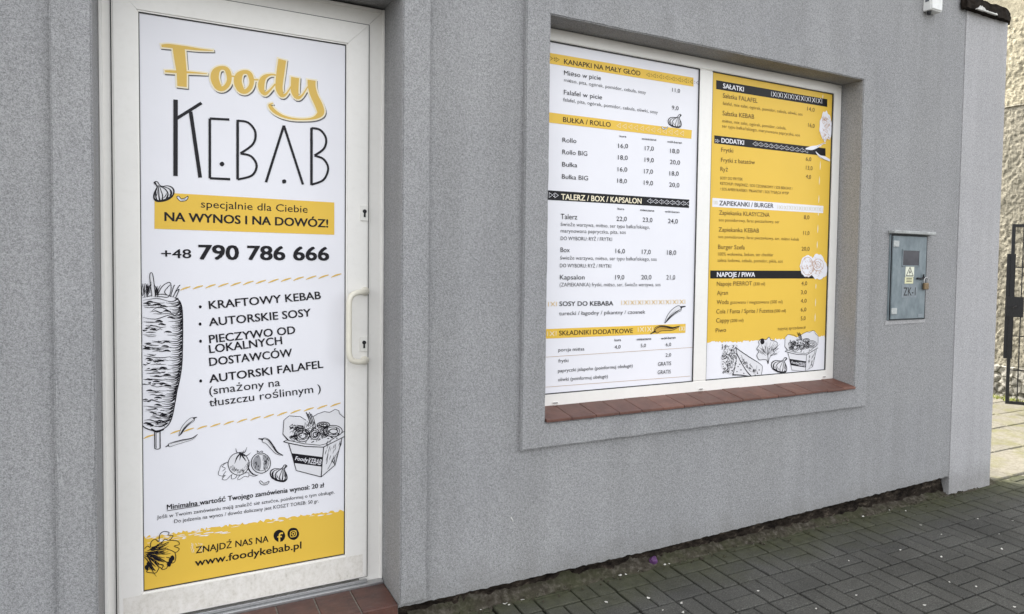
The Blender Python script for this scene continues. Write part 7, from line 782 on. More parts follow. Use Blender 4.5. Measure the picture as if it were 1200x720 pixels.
YELLOW_TEXT = [
('SAŁATKI', 2693.0, 2550.2, 2844.8, 2550.0, 25.5, 3, 'paper', 'heading_text'),
('Sałatka FALAFEL', 2693.1, 2496.7, 2952.2, 2499.0, 24.8, 0, 'sepia', 'text_line'),
('falafel, mix sałat, ogórek, pomidor, cebula, oliwki, sos', 2694.3, 2457.9, 3315.3, 2467.4, 17.7, -0.8, 'sepia', 'text_line'),
('14,0', 3353.9, 2503.7, 3416.7, 2502.6, 23.1, 0, 'sepia', 'price'),
('Sałatka KEBAB', 2693.8, 2400.0, 2929.2, 2405.7, 24.8, 0, 'sepia', 'text_line'),
('mięso, mix sałat, ogórek, pomidor, cebula,', 2693.5, 2361.0, 3183.6, 2371.0, 17.7, -0.8, 'sepia', 'text_line'),
('ser typu bałkańskiego, marynowana papryczka, sos', 2692.9, 2332.5, 3297.4, 2341.9, 17.4, -0.8, 'sepia', 'text_line'),
('16,0', 3364.9, 2407.0, 3420.7, 2405.8, 23.4, 0, 'sepia', 'price'),
('DODATKI', 2690.9, 2248.3, 2856.5, 2250.9, 24.8, 3, 'paper', 'heading_text'),
('Frytki', 2690.9, 2196.8, 2778.4, 2199.8, 23.6, 0, 'sepia', 'text_line'),
('Frytki z batatów', 2691.2, 2140.5, 2943.9, 2147.8, 23.6, 0, 'sepia', 'text_line'),
('Ryż', 2688.1, 2089.8, 2742.6, 2090.9, 23.6, 0, 'sepia', 'text_line'),
('6,0', 3354.8, 2202.9, 3400.3, 2203.4, 23.0, 0, 'sepia', 'price'),
('13,0', 3356.9, 2150.4, 3413.5, 2149.6, 23.0, 0, 'sepia', 'price'),
('4,0', 3358.2, 2097.1, 3402.0, 2095.7, 23.0, 0, 'sepia', 'price'),
('SOSY DO FRYTEK', 2688.0, 2043.4, 2855.3, 2047.9, 15.6, -0.30000000000000004, 'sepia', 'text_line'),
('KETCHUP / MAJONEZ / SOS CZOSNKOWY / SOS BEKONY /', 2688.9, 2013.8, 3250.1, 2020.1, 15.8, -0.30000000000000004, 'sepia', 'text_line'),
('/ SOS AMERYKAŃSKI / PIKANTNY / SOS TYSIĄCA WYSP', 2688.4, 1982.2, 3219.4, 1990.2, 15.6, -0.30000000000000004, 'sepia', 'text_line'),
('ZAPIEKANKI / BURGER', 2686.3, 1898.7, 3097.8, 1904.1, 25.2, 1.6, 'ink', 'heading_text'),
('Zapiekanka KLASYCZNA', 2686.4, 1846.8, 3069.9, 1850.8, 23.6, 0, 'sepia', 'text_line'),
('sos pomidorowy, farsz pieczarkowy, ser', 2685.2, 1809.2, 3150.1, 1816.5, 17.3, -0.8, 'sepia', 'text_line'),
('Zapiekanka KEBAB', 2685.5, 1751.8, 2989.2, 1755.5, 23.6, 0, 'sepia', 'text_line'),
('sos pomidorowy, farsz pieczarkowy, ser, mięso kebab', 2685.0, 1715.3, 3315.4, 1718.3, 17.0, -0.8, 'sepia', 'text_line'),
('Burger Szefa', 2684.6, 1654.3, 2883.1, 1655.7, 24.0, 0, 'sepia', 'text_line'),
('100% wołowina, bekon, ser cheddar', 2685.8, 1616.6, 3108.3, 1619.7, 18.7, -0.8, 'sepia', 'text_line'),
('sałata lodowa, cebula, pomidor, pikle, sos', 2683.0, 1581.8, 3185.6, 1583.2, 18.7, -0.8, 'sepia', 'text_line'),
('8,0', 3352.2, 1850.1, 3398.8, 1850.7, 23.4, 0, 'sepia', 'price'),
('11,0', 3351.1, 1754.5, 3402.8, 1754.8, 23.4, 0, 'sepia', 'price'),
('20,0', 3339.8, 1657.9, 3408.8, 1659.3, 23.8, 0, 'sepia', 'price'),
('NAPOJE / PIWA', 2681.7, 1497.1, 2966.6, 1498.0, 26.4, 3, 'paper', 'heading_text'),
('Napoje PIERROT', 2681.8, 1446.1, 2945.1, 1448.3, 24.0, 0, 'sepia', 'text_line'),
('(330 ml)', 2957.6, 1447.7, 3048.0, 1448.7, 17.6, 0, 'sepia', 'text_line'),
('Ajran', 2684.9, 1394.3, 2764.8, 1396.0, 24.0, 0, 'sepia', 'text_line'),
('Woda', 2684.2, 1342.5, 2772.9, 1342.9, 24.0, 0, 'sepia', 'text_line'),
('gazowana / niegazowana (500 ml)', 2783.2, 1343.4, 3194.3, 1340.1, 19.0, -0.8, 'sepia', 'text_line'),
('Cola / Fanta / Sprite / Fuzetea', 2682.7, 1290.1, 3120.6, 1286.6, 24.0, 0, 'sepia', 'text_line'),
('(500 ml)', 3126.6, 1287.1, 3222.8, 1286.3, 17.9, 0, 'sepia', 'text_line'),
('Cappy', 2683.5, 1238.8, 2780.2, 1238.4, 24.4, 0, 'sepia', 'text_line'),
('(200 ml)', 2788.1, 1238.8, 2887.4, 1238.5, 17.1, 0, 'sepia', 'text_line'),
('Piwo', 2682.1, 1183.3, 2758.1, 1184.8, 23.2, 0, 'sepia', 'text_line'),
('4,0', 3346.3, 1447.2, 3396.5, 1448.3, 23.4, 0, 'sepia', 'price'),
('3,0', 3345.7, 1393.2, 3394.1, 1394.0, 23.8, 0, 'sepia', 'price'),
('4,0', 3346.0, 1341.0, 3396.2, 1341.6, 23.4, 0, 'sepia', 'price'),
('6,0', 3348.2, 1287.5, 3395.7, 1287.8, 23.4, 0, 'sepia', 'price'),
('5,0', 3350.3, 1233.3, 3391.4, 1234.1, 23.8, 0, 'sepia', 'price'),
('zapytaj sprzedawcę', 3159.3, 1179.7, 3393.6, 1180.9, 18.4, -0.8, 'sepia', 'text_line'),
('Foody', 3279.6, 974.7, 3335.7, 963.8, 14.5, 1.5, 'paper', 'box_lettering'),
('KEBAB', 3338.4, 957.3, 3397.8, 947.4, 22.6, 0.3, 'paper', 'box_lettering')]
YELLOW_QUAD = [('black','heading_band',[(2642.7,2586.8),(3524.4,2592.4),(3526.4,2545.7),(2644.2,2537.9)]),('black','heading_band',[(2638.3,2283.3),(3521.9,2292.0),(3523.9,2245.1),(2639.7,2238.7)]),('paper','heading_band',[(2635.9,1936.9),(3518.3,1937.9),(3517.3,1893.8),(2635.1,1887.7)]),('black','heading_band',[(2632.1,1532.8),(3516.5,1537.4),(3517.7,1489.1),(2633.5,1487.4)])]
YELLOW_DRAW = [
('yellow_ground',[('f','yellow',-1,[2613,2632,3588,2642,3571,1150,2594,1156],0),('f','yellow',-2,[2591,1138,2591,1158,2597,1158,2598,1130],0),('f','yellow',-2,[2598,1130,2597,1158,2606,1158,2607,1134],0),('f','yellow',-2,[2607,1134,2606,1158,2614,1158,2614,1135],0),('f','yellow',-2,[2614,1135,2614,1158,2623,1158,2624,1126],0),('f','yellow',-2,[2624,1126,2623,1158,2632,1158,2633,1127],0),('f','yellow',-2,[2633,1127,2632,1158,2644,1158,2645,1129],0),('f','yellow',-2,[2645,1129,2644,1158,2653,1158,2654,1133],0),('f','yellow',-2,[2654,1133,2653,1158,2659,1158,2660,1136],0),('f','yellow',-2,[2660,1136,2659,1158,2666,1158,2666,1133],0),('f','yellow',-2,[2666,1133,2666,1158,2672,1158,2673,1136],0),('f','yellow',-2,[2673,1136,2672,1158,2685,1157,2686,1129],0),('f','yellow',-2,[2686,1129,2685,1157,2692,1157,2693,1134],0),('f','yellow',-2,[2693,1134,2692,1157,2703,1157,2704,1126],0),('f','yellow',-2,[2704,1126,2703,1157,2714,1157,2714,1134],0),('f','yellow',-2,[2714,1134,2714,1157,2727,1157,2728,1123],0),('f','yellow',-2,[2728,1123,2727,1157,2734,1157,2735,1123],0),('f','yellow',-2,[2735,1123,2734,1157,2745,1157,2746,1130],0),('f','yellow',-2,[2746,1130,2745,1157,2756,1157,2757,1124],0),('f','yellow',-2,[2757,1124,2756,1157,2766,1157,2767,1130],0),('f','yellow',-2,[2767,1130,2766,1157,2776,1157,2777,1124],0),('f','yellow',-2,[2777,1124,2776,1157,2785,1157,2786,1129],0),('f','yellow',-2,[2786,1129,2785,1157,2796,1157,2797,1127],0),('f','yellow',-2,[2797,1127,2796,1157,2806,1157,2807,1122],0),('f','yellow',-2,[2807,1122,2806,1157,2816,1157,2818,1121],0),('f','yellow',-2,[2818,1121,2816,1157,2828,1156,2829,1125],0),('f','yellow',-2,[2829,1125,2828,1156,2842,1156,2843,1116],0),('f','yellow',-2,[2843,1116,2842,1156,2847,1156,2848,1125],0),('f','yellow',-2,[2848,1125,2847,1156,2858,1156,2859,1121],0),('f','yellow',-2,[2859,1121,2858,1156,2871,1156,2872,1124],0),('f','yellow',-2,[2872,1124,2871,1156,2881,1156,2882,1116],0),('f','yellow',-2,[2882,1116,2881,1156,2889,1156,2890,1127],0),('f','yellow',-2,[2890,1127,2889,1156,2901,1156,2902,1129],0),('f','yellow',-2,[2902,1129,2901,1156,2910,1156,2911,1126],0),('f','yellow',-2,[2911,1126,2910,1156,2917,1156,2918,1127],0),('f','yellow',-2,[2918,1127,2917,1156,2932,1156,2933,1126],0),('f','yellow',-2,[2933,1126,2932,1156,2939,1156,2941,1118],0),('f','yellow',-2,[2941,1118,2939,1156,2953,1156,2954,1128],0),('f','yellow',-2,[2954,1128,2953,1156,2960,1156,2961,1123],0),('f','yellow',-2,[2961,1123,2960,1156,2971,1156,2972,1124],0),('f','yellow',-2,[2972,1124,2971,1156,2984,1156,2985,1126],0),('f','yellow',-2,[2985,1126,2984,1156,2992,1156,2993,1126],0),('f','yellow',-2,[2993,1126,2992,1156,2999,1155,3000,1125],0),('f','yellow',-2,[3000,1125,2999,1155,3009,1155,3010,1125],0),('f','yellow',-2,[3010,1125,3009,1155,3022,1155,3024,1123],0),('f','yellow',-2,[3024,1123,3022,1155,3030,1155,3031,1122],0),('f','yellow',-2,[3031,1122,3030,1155,3042,1155,3043,1123],0),('f','yellow',-2,[3043,1123,3042,1155,3052,1155,3054,1124],0),('f','yellow',-2,[3054,1124,3052,1155,3059,1155,3060,1125],0),('f','yellow',-2,[3060,1125,3059,1155,3065,1155,3066,1127],0),('f','yellow',-2,[3066,1127,3065,1155,3078,1155,3079,1132],0),('f','yellow',-2,[3079,1132,3078,1155,3091,1155,3092,1128],0),('f','yellow',-2,[3092,1128,3091,1155,3101,1155,3102,1120],0),('f','yellow',-2,[3102,1120,3101,1155,3114,1155,3115,1130],0),('f','yellow',-2,[3115,1130,3114,1155,3121,1155,3122,1122],0),('f','yellow',-2,[3122,1122,3121,1155,3135,1155,3136,1120],0),('f','yellow',-2,[3136,1120,3135,1155,3144,1154,3145,1134],0),('f','yellow',-2,[3145,1134,3144,1154,3150,1154,3151,1126],0),('f','yellow',-2,[3151,1126,3150,1154,3163,1154,3164,1125],0),('f','yellow',-2,[3164,1125,3163,1154,3175,1154,3176,1128],0),('f','yellow',-2,[3176,1128,3175,1154,3188,1154,3190,1122],0),('f','yellow',-2,[3190,1122,3188,1154,3203,1154,3204,1128],0),('f','yellow',-2,[3204,1128,3203,1154,3212,1154,3213,1122],0),('f','yellow',-2,[3213,1122,3212,1154,3227,1154,3228,1125],0),('f','yellow',-2,[3228,1125,3227,1154,3236,1154,3237,1123],0),('f','yellow',-2,[3237,1123,3236,1154,3248,1154,3249,1128],0),('f','yellow',-2,[3249,1128,3248,1154,3257,1154,3258,1128],0),('f','yellow',-2,[3258,1128,3257,1154,3270,1154,3270,1132],0),('f','yellow',-2,[3270,1132,3270,1154,3281,1154,3282,1123],0),('f','yellow',-2,[3282,1123,3281,1154,3296,1154,3296,1136],0),('f','yellow',-2,[3296,1136,3296,1154,3304,1154,3305,1128],0),('f','yellow',-2,[3305,1128,3304,1154,3314,1153,3316,1125],0),('f','yellow',-2,[3316,1125,3314,1153,3323,1153,3324,1131],0),('f','yellow',-2,[3324,1131,3323,1153,3332,1153,3333,1131],0),('f','yellow',-2,[3333,1131,3332,1153,3343,1153,3344,1132],0),('f','yellow',-2,[3344,1132,3343,1153,3358,1153,3359,1126],0),('f','yellow',-2,[3359,1126,3358,1153,3370,1153,3371,1130],0),('f','yellow',-2,[3371,1130,3370,1153,3378,1153,3379,1126],0),('f','yellow',-2,[3379,1126,3378,1153,3389,1153,3390,1129],0),('f','yellow',-2,[3390,1129,3389,1153,3395,1153,3396,1132],0),('f','yellow',-2,[3396,1132,3395,1153,3407,1153,3408,1127],0),('f','yellow',-2,[3408,1127,3407,1153,3419,1153,3421,1120],0),('f','yellow',-2,[3421,1120,3419,1153,3429,1153,3430,1121],0),('f','yellow',-2,[3430,1121,3429,1153,3445,1153,3446,1120],0),('f','yellow',-2,[3446,1120,3445,1153,3451,1153,3452,1119],0),('f','yellow',-2,[3452,1119,3451,1153,3466,1152,3467,1119],0),('f','yellow',-2,[3467,1119,3466,1152,3474,1152,3475,1119],0),('f','yellow',-2,[3475,1119,3474,1152,3484,1152,3486,1123],0),('f','yellow',-2,[3486,1123,3484,1152,3496,1152,3497,1123],0),('f','yellow',-2,[3497,1123,3496,1152,3508,1152,3509,1129],0),('f','yellow',-2,[3509,1129,3508,1152,3521,1152,3522,1125],0),('f','yellow',-2,[3522,1125,3521,1152,3535,1152,3536,1132],0),('f','yellow',-2,[3536,1132,3535,1152,3544,1152,3545,1129],0),('f','yellow',-2,[3545,1129,3544,1152,3550,1152,3551,1130],0),('f','yellow',-2,[3551,1130,3550,1152,3558,1152,3559,1135],0),('f','yellow',-2,[3559,1135,3558,1152,3573,1152,3574,1118],0)]),
('cross_pattern',[('s','paper',2,[3057,2578,3058,2551],3.4,0,0),('s','paper',2,[3069,2578,3092,2553],3.6,0,0),('s','paper',2,[3091,2580,3070,2550],3.6,0,0),('s','paper',2,[3101,2579,3102,2552],3.5,0,0),('s','paper',2,[3114,2579,3137,2554],3.6,0,0),('s','paper',2,[3136,2582,3115,2551],3.6,0,0),('s','paper',2,[3146,2580,3147,2553],3.5,0,0),('s','paper',2,[3159,2580,3183,2555],3.6,0,0),('s','paper',2,[3182,2583,3160,2552],3.6,0,0),('s','paper',2,[3192,2582,3193,2554],3.5,0,0),('s','paper',2,[3204,2581,3228,2556],3.6,0,0),('s','paper',2,[3227,2584,3206,2553],3.7,0,0),('s','paper',2,[3238,2583,3239,2555],3.5,0,0),('s','paper',2,[3250,2582,3275,2557],3.6,0,0),('s','paper',2,[3274,2585,3252,2554],3.7,0,0),('s','paper',2,[3284,2584,3285,2556],3.5,0,0),('s','paper',2,[3297,2583,3322,2558],3.7,0,0),('s','paper',2,[3320,2586,3298,2555],3.7,0,0),('s','paper',2,[3331,2585,3332,2557],3.5,0,0),('s','paper',2,[3344,2584,3369,2559],3.7,0,0),('s','paper',2,[3368,2587,3345,2556],3.7,0,0),('s','paper',2,[3378,2586,3379,2558],3.5,0,0),('s','paper',2,[3392,2585,3417,2560],3.7,0,0),('s','paper',2,[3416,2588,3393,2557],3.7,0,0),('s','paper',2,[3426,2587,3427,2559],3.5,0,0),('s','paper',2,[3440,2586,3465,2561],3.7,0,0),('s','paper',2,[3464,2590,3441,2558],3.8,0,0),('s','paper',2,[3475,2588,3476,2560],3.6,0,0)]),
('arrow_pattern',[('s','paper',2,[2661,2255,2644,2262,2645,2245],3.1,1,2),('s','paper',2,[2676,2255,2659,2262,2660,2245],3.1,1,2)]),
('arrow_pattern',[('s','paper',2,[2923,2263,2947,2278,2948,2253],3.2,1,2),('f','paper',2,[2960,2270,2958,2268,2955,2268,2953,2270,2955,2272,2958,2272],1),('f','paper',2,[2960,2259,2958,2256,2955,2256,2954,2258,2955,2260,2958,2261],1),('s','paper',2,[2962,2263,2987,2278,2988,2253],3.2,1,2),('f','paper',2,[3000,2270,2998,2268,2995,2268,2993,2270,2995,2272,2998,2272],1),('f','paper',2,[3000,2258,2999,2256,2995,2256,2994,2258,2995,2260,2998,2260],1),('s','paper',2,[3003,2263,3028,2277,3029,2253],3.2,1,2),('f','paper',2,[3040,2270,3039,2268,3036,2268,3034,2270,3035,2272,3039,2272],1),('f','paper',2,[3041,2258,3039,2256,3036,2256,3034,2258,3036,2260,3039,2260],1),('s','paper',2,[3043,2262,3069,2277,3070,2252],3.2,1,2),('f','paper',2,[3082,2270,3080,2268,3077,2267,3075,2269,3076,2272,3080,2272],1),('f','paper',2,[3082,2258,3080,2256,3077,2255,3075,2257,3077,2260,3080,2260],1),('s','paper',2,[3084,2262,3110,2277,3111,2252],3.2,1,2),('f','paper',2,[3123,2270,3121,2267,3118,2267,3116,2269,3118,2271,3121,2272],1),('f','paper',2,[3123,2258,3122,2255,3118,2255,3117,2257,3118,2259,3122,2260],1),('s','paper',2,[3126,2262,3152,2277,3153,2252],3.2,1,2),('f','paper',2,[3165,2269,3163,2267,3160,2267,3158,2269,3160,2271,3163,2271],1),('f','paper',2,[3165,2257,3164,2255,3160,2255,3158,2257,3160,2259,3163,2259],1),('s','paper',2,[3168,2262,3194,2277,3195,2252],3.2,1,2),('f','paper',2,[3207,2269,3205,2267,3202,2267,3200,2268,3202,2271,3205,2271],1),('f','paper',2,[3208,2257,3206,2255,3202,2254,3201,2256,3202,2259,3206,2259],1),('s','paper',2,[3210,2261,3236,2276,3238,2251],3.3,1,2),('f','paper',2,[3250,2269,3248,2267,3245,2266,3243,2268,3244,2271,3248,2271],1),('f','paper',2,[3250,2257,3249,2254,3245,2254,3243,2256,3245,2258,3248,2259],1),('s','paper',2,[3253,2261,3280,2276,3280,2251],3.3,1,2),('f','paper',2,[3293,2269,3291,2266,3288,2266,3286,2268,3288,2270,3291,2271],1),('f','paper',2,[3293,2256,3292,2254,3288,2254,3286,2256,3288,2258,3292,2258],1),('s','paper',2,[3296,2261,3323,2276,3324,2250],3.3,1,2),('f','paper',2,[3336,2268,3335,2266,3331,2266,3329,2268,3331,2270,3334,2270],1),('f','paper',2,[3337,2256,3335,2254,3332,2254,3330,2256,3332,2258,3335,2258],1),('s','paper',2,[3340,2260,3367,2276,3368,2250],3.3,1,2)]),
('cross_pattern',[('s','pale',2,[2647,1922,2648,1902],2.4,0,0),('s','pale',2,[2654,1922,2666,1902],2.5,0,0),('s','pale',2,[2665,1922,2654,1902],2.5,0,0),('s','pale',2,[2670,1922,2671,1902],2.4,0,0)]),
('cross_pattern',[('s','pale',2,[3132,1923,3132,1900],2.5,0,0),('s','pale',2,[3143,1922,3164,1901],2.6,0,0),('s','pale',2,[3163,1924,3144,1900],2.6,0,0),('s','pale',2,[3172,1923,3172,1901],2.6,0,0),('s','pale',2,[3183,1923,3204,1901],2.6,0,0),('s','pale',2,[3203,1924,3184,1900],2.6,0,0),('s','pale',2,[3212,1924,3213,1901],2.6,0,0),('s','pale',2,[3224,1924,3245,1902],2.6,0,0),('s','pale',2,[3244,1925,3224,1901],2.6,0,0),('s','pale',2,[3253,1924,3254,1901],2.6,0,0),('s','pale',2,[3264,1924,3286,1902],2.7,0,0),('s','pale',2,[3285,1925,3265,1901],2.7,0,0),('s','pale',2,[3294,1925,3295,1902],2.6,0,0),('s','pale',2,[3306,1925,3328,1902],2.7,0,0),('s','pale',2,[3327,1926,3307,1902],2.7,0,0),('s','pale',2,[3336,1925,3337,1902],2.6,0,0),('s','pale',2,[3348,1925,3370,1903],2.7,0,0),('s','pale',2,[3369,1926,3348,1902],2.7,0,0),('s','pale',2,[3378,1926,3379,1903],2.6,0,0),('s','pale',2,[3390,1926,3412,1903],2.7,0,0),('s','pale',2,[3411,1927,3391,1902],2.7,0,0),('s','pale',2,[3420,1926,3421,1903],2.6,0,0),('s','pale',2,[3432,1926,3455,1904],2.7,0,0),('s','pale',2,[3454,1927,3433,1903],2.7,0,0),('s','pale',2,[3463,1927,3464,1903],2.6,0,0),('s','pale',2,[3475,1927,3498,1904],2.8,0,0),('s','pale',2,[3497,1928,3476,1903],2.8,0,0),('s','pale',2,[3506,1927,3508,1904],2.6,0,0)]),
('dash',[('s','cream',0,[3473,1458,3473,1442,3472,1425],[1.3,7.3,2.0],0,0)]),
('dash',[('s','cream',0,[3474,1366,3474,1341,3473,1316],[1.3,7.3,2.0],0,0)]),
('dash',[('s','cream',0,[3474,1273,3474,1248,3473,1223],[1.3,7.4,2.0],0,0)]),
('dash',[('s','cream',0,[3479,2212,3480,2184,3479,2157],[1.3,7.2,2.0],0,0)]),
('dash',[('s','cream',0,[3476,2117,3476,2091,3475,2065],[1.3,7.2,2.0],0,0)]),
('dash',[('s','cream',0,[3476,2003,3476,1978,3475,1954],[1.3,7.2,2.0],0,0)]),
('dash',[('s','cream',0,[3477,1894,3476,1886,3475,1877],[1.5,8.0,2.2],0,0)]),
('dash',[('s','cream',0,[3475,1821,3475,1796,3474,1770],[1.5,8.0,2.2],0,0)]),
('dash',[('s','cream',0,[3474,1719,3474,1697,3473,1675],[1.5,8.0,2.2],0,0)]),
('dash',[('s','cream',0,[3485,2616,3484,2604,3483,2591],[1.4,7.8,2.1],0,0)]),
('dash',[('s','cream',0,[3480,2310,3480,2302,3478,2295],[1.4,7.9,2.2],0,0)]),
('salad_drawing',[('f','paper',3,[3566,2430,3570,2411,3568,2393,3563,2366,3552,2348,3538,2353,3526,2347,3513,2327,3501,2342,3490,2349,3476,2369,3470,2380,3461,2397,3463,2420,3463,2441,3464,2456,3477,2473,3484,2501,3495,2514,3506,2510,3518,2523,3533,2503,3542,2500,3550,2494,3561,2467,3568,2453],1),('s','rust',4,[3518,2433,3513,2425,3512,2416],1.7,0,1),('s','rust',4,[3540,2417,3551,2411,3548,2402],1.6,0,1),('s','rust',4,[3536,2446,3533,2438,3550,2431],1.6,0,1),('s','rust',4,[3569,2427,3576,2420,3567,2411],1.2,0,1),('s','rust',4,[3540,2387,3538,2380,3555,2373],2.0,0,1),('s','rust',4,[3524,2362,3516,2354,3530,2346],2.4,0,1),('s','rust',4,[3525,2351,3536,2345,3520,2335],2.5,0,1),('s','rust',4,[3523,2472,3513,2464,3522,2456],2.4,0,1),('s','rust',4,[3546,2370,3539,2362,3557,2355],2.5,0,1),('s','rust',4,[3492,2491,3490,2484,3494,2476],1.2,0,1),('s','rust',4,[3497,2372,3502,2365,3498,2356],2.0,0,1),('s','rust',4,[3487,2469,3493,2462,3477,2452],2.4,0,1),('s','rust',4,[3522,2400,3517,2392,3536,2386],2.1,0,1),('s','rust',4,[3517,2446,3519,2439,3513,2430],1.4,0,1),('s','rust',4,[3507,2473,3499,2465,3518,2458],1.9,0,1),('s','rust',4,[3530,2461,3523,2453,3529,2445],2.4,0,1),('s','rust',4,[3488,2480,3486,2473,3504,2466],2.3,0,1),('s','rust',4,[3534,2481,3527,2473,3548,2466],1.4,0,1),('s','rust',4,[3505,2355,3499,2347,3518,2340],2.1,0,1),('s','rust',4,[3535,2430,3529,2422,3541,2415],2.3,0,1),('s','rust',4,[3519,2484,3517,2476,3536,2470],1.8,0,1),('s','rust',4,[3534,2436,3543,2430,3520,2419],2.2,0,1),('s','rust',4,[3514,2475,3505,2467,3505,2458],2.2,0,1),('s','rust',4,[3508,2350,3516,2343,3511,2334],2.1,0,1),('s','rust',4,[3515,2458,3514,2450,3515,2442],1.2,0,1),('s','rust',4,[3467,2468,3466,2461,3466,2452],1.3,0,1),('s','rust',4,[3498,2409,3504,2402,3491,2392],2.4,0,1),('s','rust',4,[3499,2353,3500,2346,3500,2337],1.5,0,1),('s','rust',4,[3527,2446,3520,2438,3530,2431],2.2,0,1),('s','rust',4,[3495,2484,3493,2477,3490,2468],2.1,0,1),('s','rust',4,[3464,2385,3458,2377,3455,2368],2.1,0,1),('s','rust',4,[3550,2447,3543,2439,3556,2432],2.4,0,1),('s','rust',4,[3467,2390,3478,2384,3470,2375],1.4,0,1),('s','rust',4,[3546,2447,3546,2440,3545,2431],2.4,0,1),('s','rust',4,[3558,2432,3570,2426,3567,2417],1.3,0,1),('s','rust',4,[3535,2367,3537,2360,3529,2351],1.7,0,1),('s','rust',4,[3516,2438,3507,2430,3503,2421],2.1,0,1),('s','rust',4,[3501,2376,3513,2370,3500,2360],2.3,0,1),('s','rust',4,[3520,2382,3521,2375,3510,2365],2.5,0,1),('s','rust',4,[3505,2482,3514,2476,3496,2465],2.0,0,1),('s','rust',4,[3534,2459,3536,2452,3532,2443],1.7,0,1),('s','rust',4,[3501,2468,3502,2461,3496,2452],2.0,0,1),('s','rust',4,[3480,2351,3474,2343,3473,2334],1.7,0,1),('s','rust',4,[3551,2364,3547,2356,3549,2348],1.8,0,1),('s','rust',4,[3522,2426,3518,2418,3531,2411],2.3,0,1),('s','rust',4,[3509,2486,3506,2478,3515,2471],1.2,0,1),('s','rust',4,[3501,2453,3503,2446,3496,2437],2.4,0,1),('s','rust',4,[3496,2480,3506,2474,3489,2464],1.8,0,1),('s','rust',4,[3517,2478,3524,2471,3516,2462],2.4,0,1),('s','rust',4,[3523,2410,3519,2402,3519,2394],2.2,0,1),('s','rust',4,[3509,2470,3508,2463,3524,2456],2.5,0,1),('s','rust',4,[3511,2381,3514,2374,3503,2365],2.1,0,1),('s','rust',4,[3485,2411,3496,2405,3495,2396],2.1,0,1),('s','rust',4,[3560,2469,3550,2460,3573,2454],1.8,0,1),('s','rust',4,[3482,2473,3488,2467,3482,2458],2.1,0,1),('s','rust',4,[3513,2414,3514,2407,3529,2400],1.3,0,1),('s','rust',4,[3533,2488,3545,2482,3543,2473],1.6,0,1),('s','rust',4,[3544,2369,3544,2362,3551,2354],1.9,0,1),('s','rust',4,[3487,2390,3491,2383,3487,2374],1.2,0,1),('s','rust',4,[3507,2430,3506,2422,3511,2414],1.5,0,1),('s','rust',4,[3516,2421,3520,2414,3508,2404],1.3,0,1),('s','rust',4,[3483,2366,3494,2360,3495,2352],1.8,0,1),('s','rust',4,[3507,2407,3497,2399,3519,2392],1.4,0,1),('s','rust',4,[3496,2462,3490,2454,3495,2446],1.7,0,1),('s','rust',4,[3532,2444,3542,2438,3531,2428],1.9,0,1),('s','rust',4,[3488,2452,3489,2444,3501,2437],2.3,0,1),('s','rust',4,[3531,2405,3533,2398,3524,2388],2.3,0,1),('s','rust',4,[3503,2388,3501,2381,3516,2374],2.5,0,1),('s','rust',4,[3511,2440,3522,2434,3499,2423],1.5,0,1),('s','rust',4,[3523,2477,3527,2470,3515,2460],2.4,0,1)]),
('chili_drawing',[('s','paper',3,[3348,2274,3398,2282,3449,2296,3500,2320,3522,2321],[5.7,24.1,15.6,5.7,2.8],0,0),('s','paper',3,[3435,2264,3472,2240,3514,2233,3562,2221],[4.3,14.2,18.5,12.8],0,0),('s','sepia',4,[3439,2291,3489,2316,3518,2319],2.1,0,1),('s','sepia',4,[3451,2246,3504,2225,3557,2213],2.1,0,1)]),
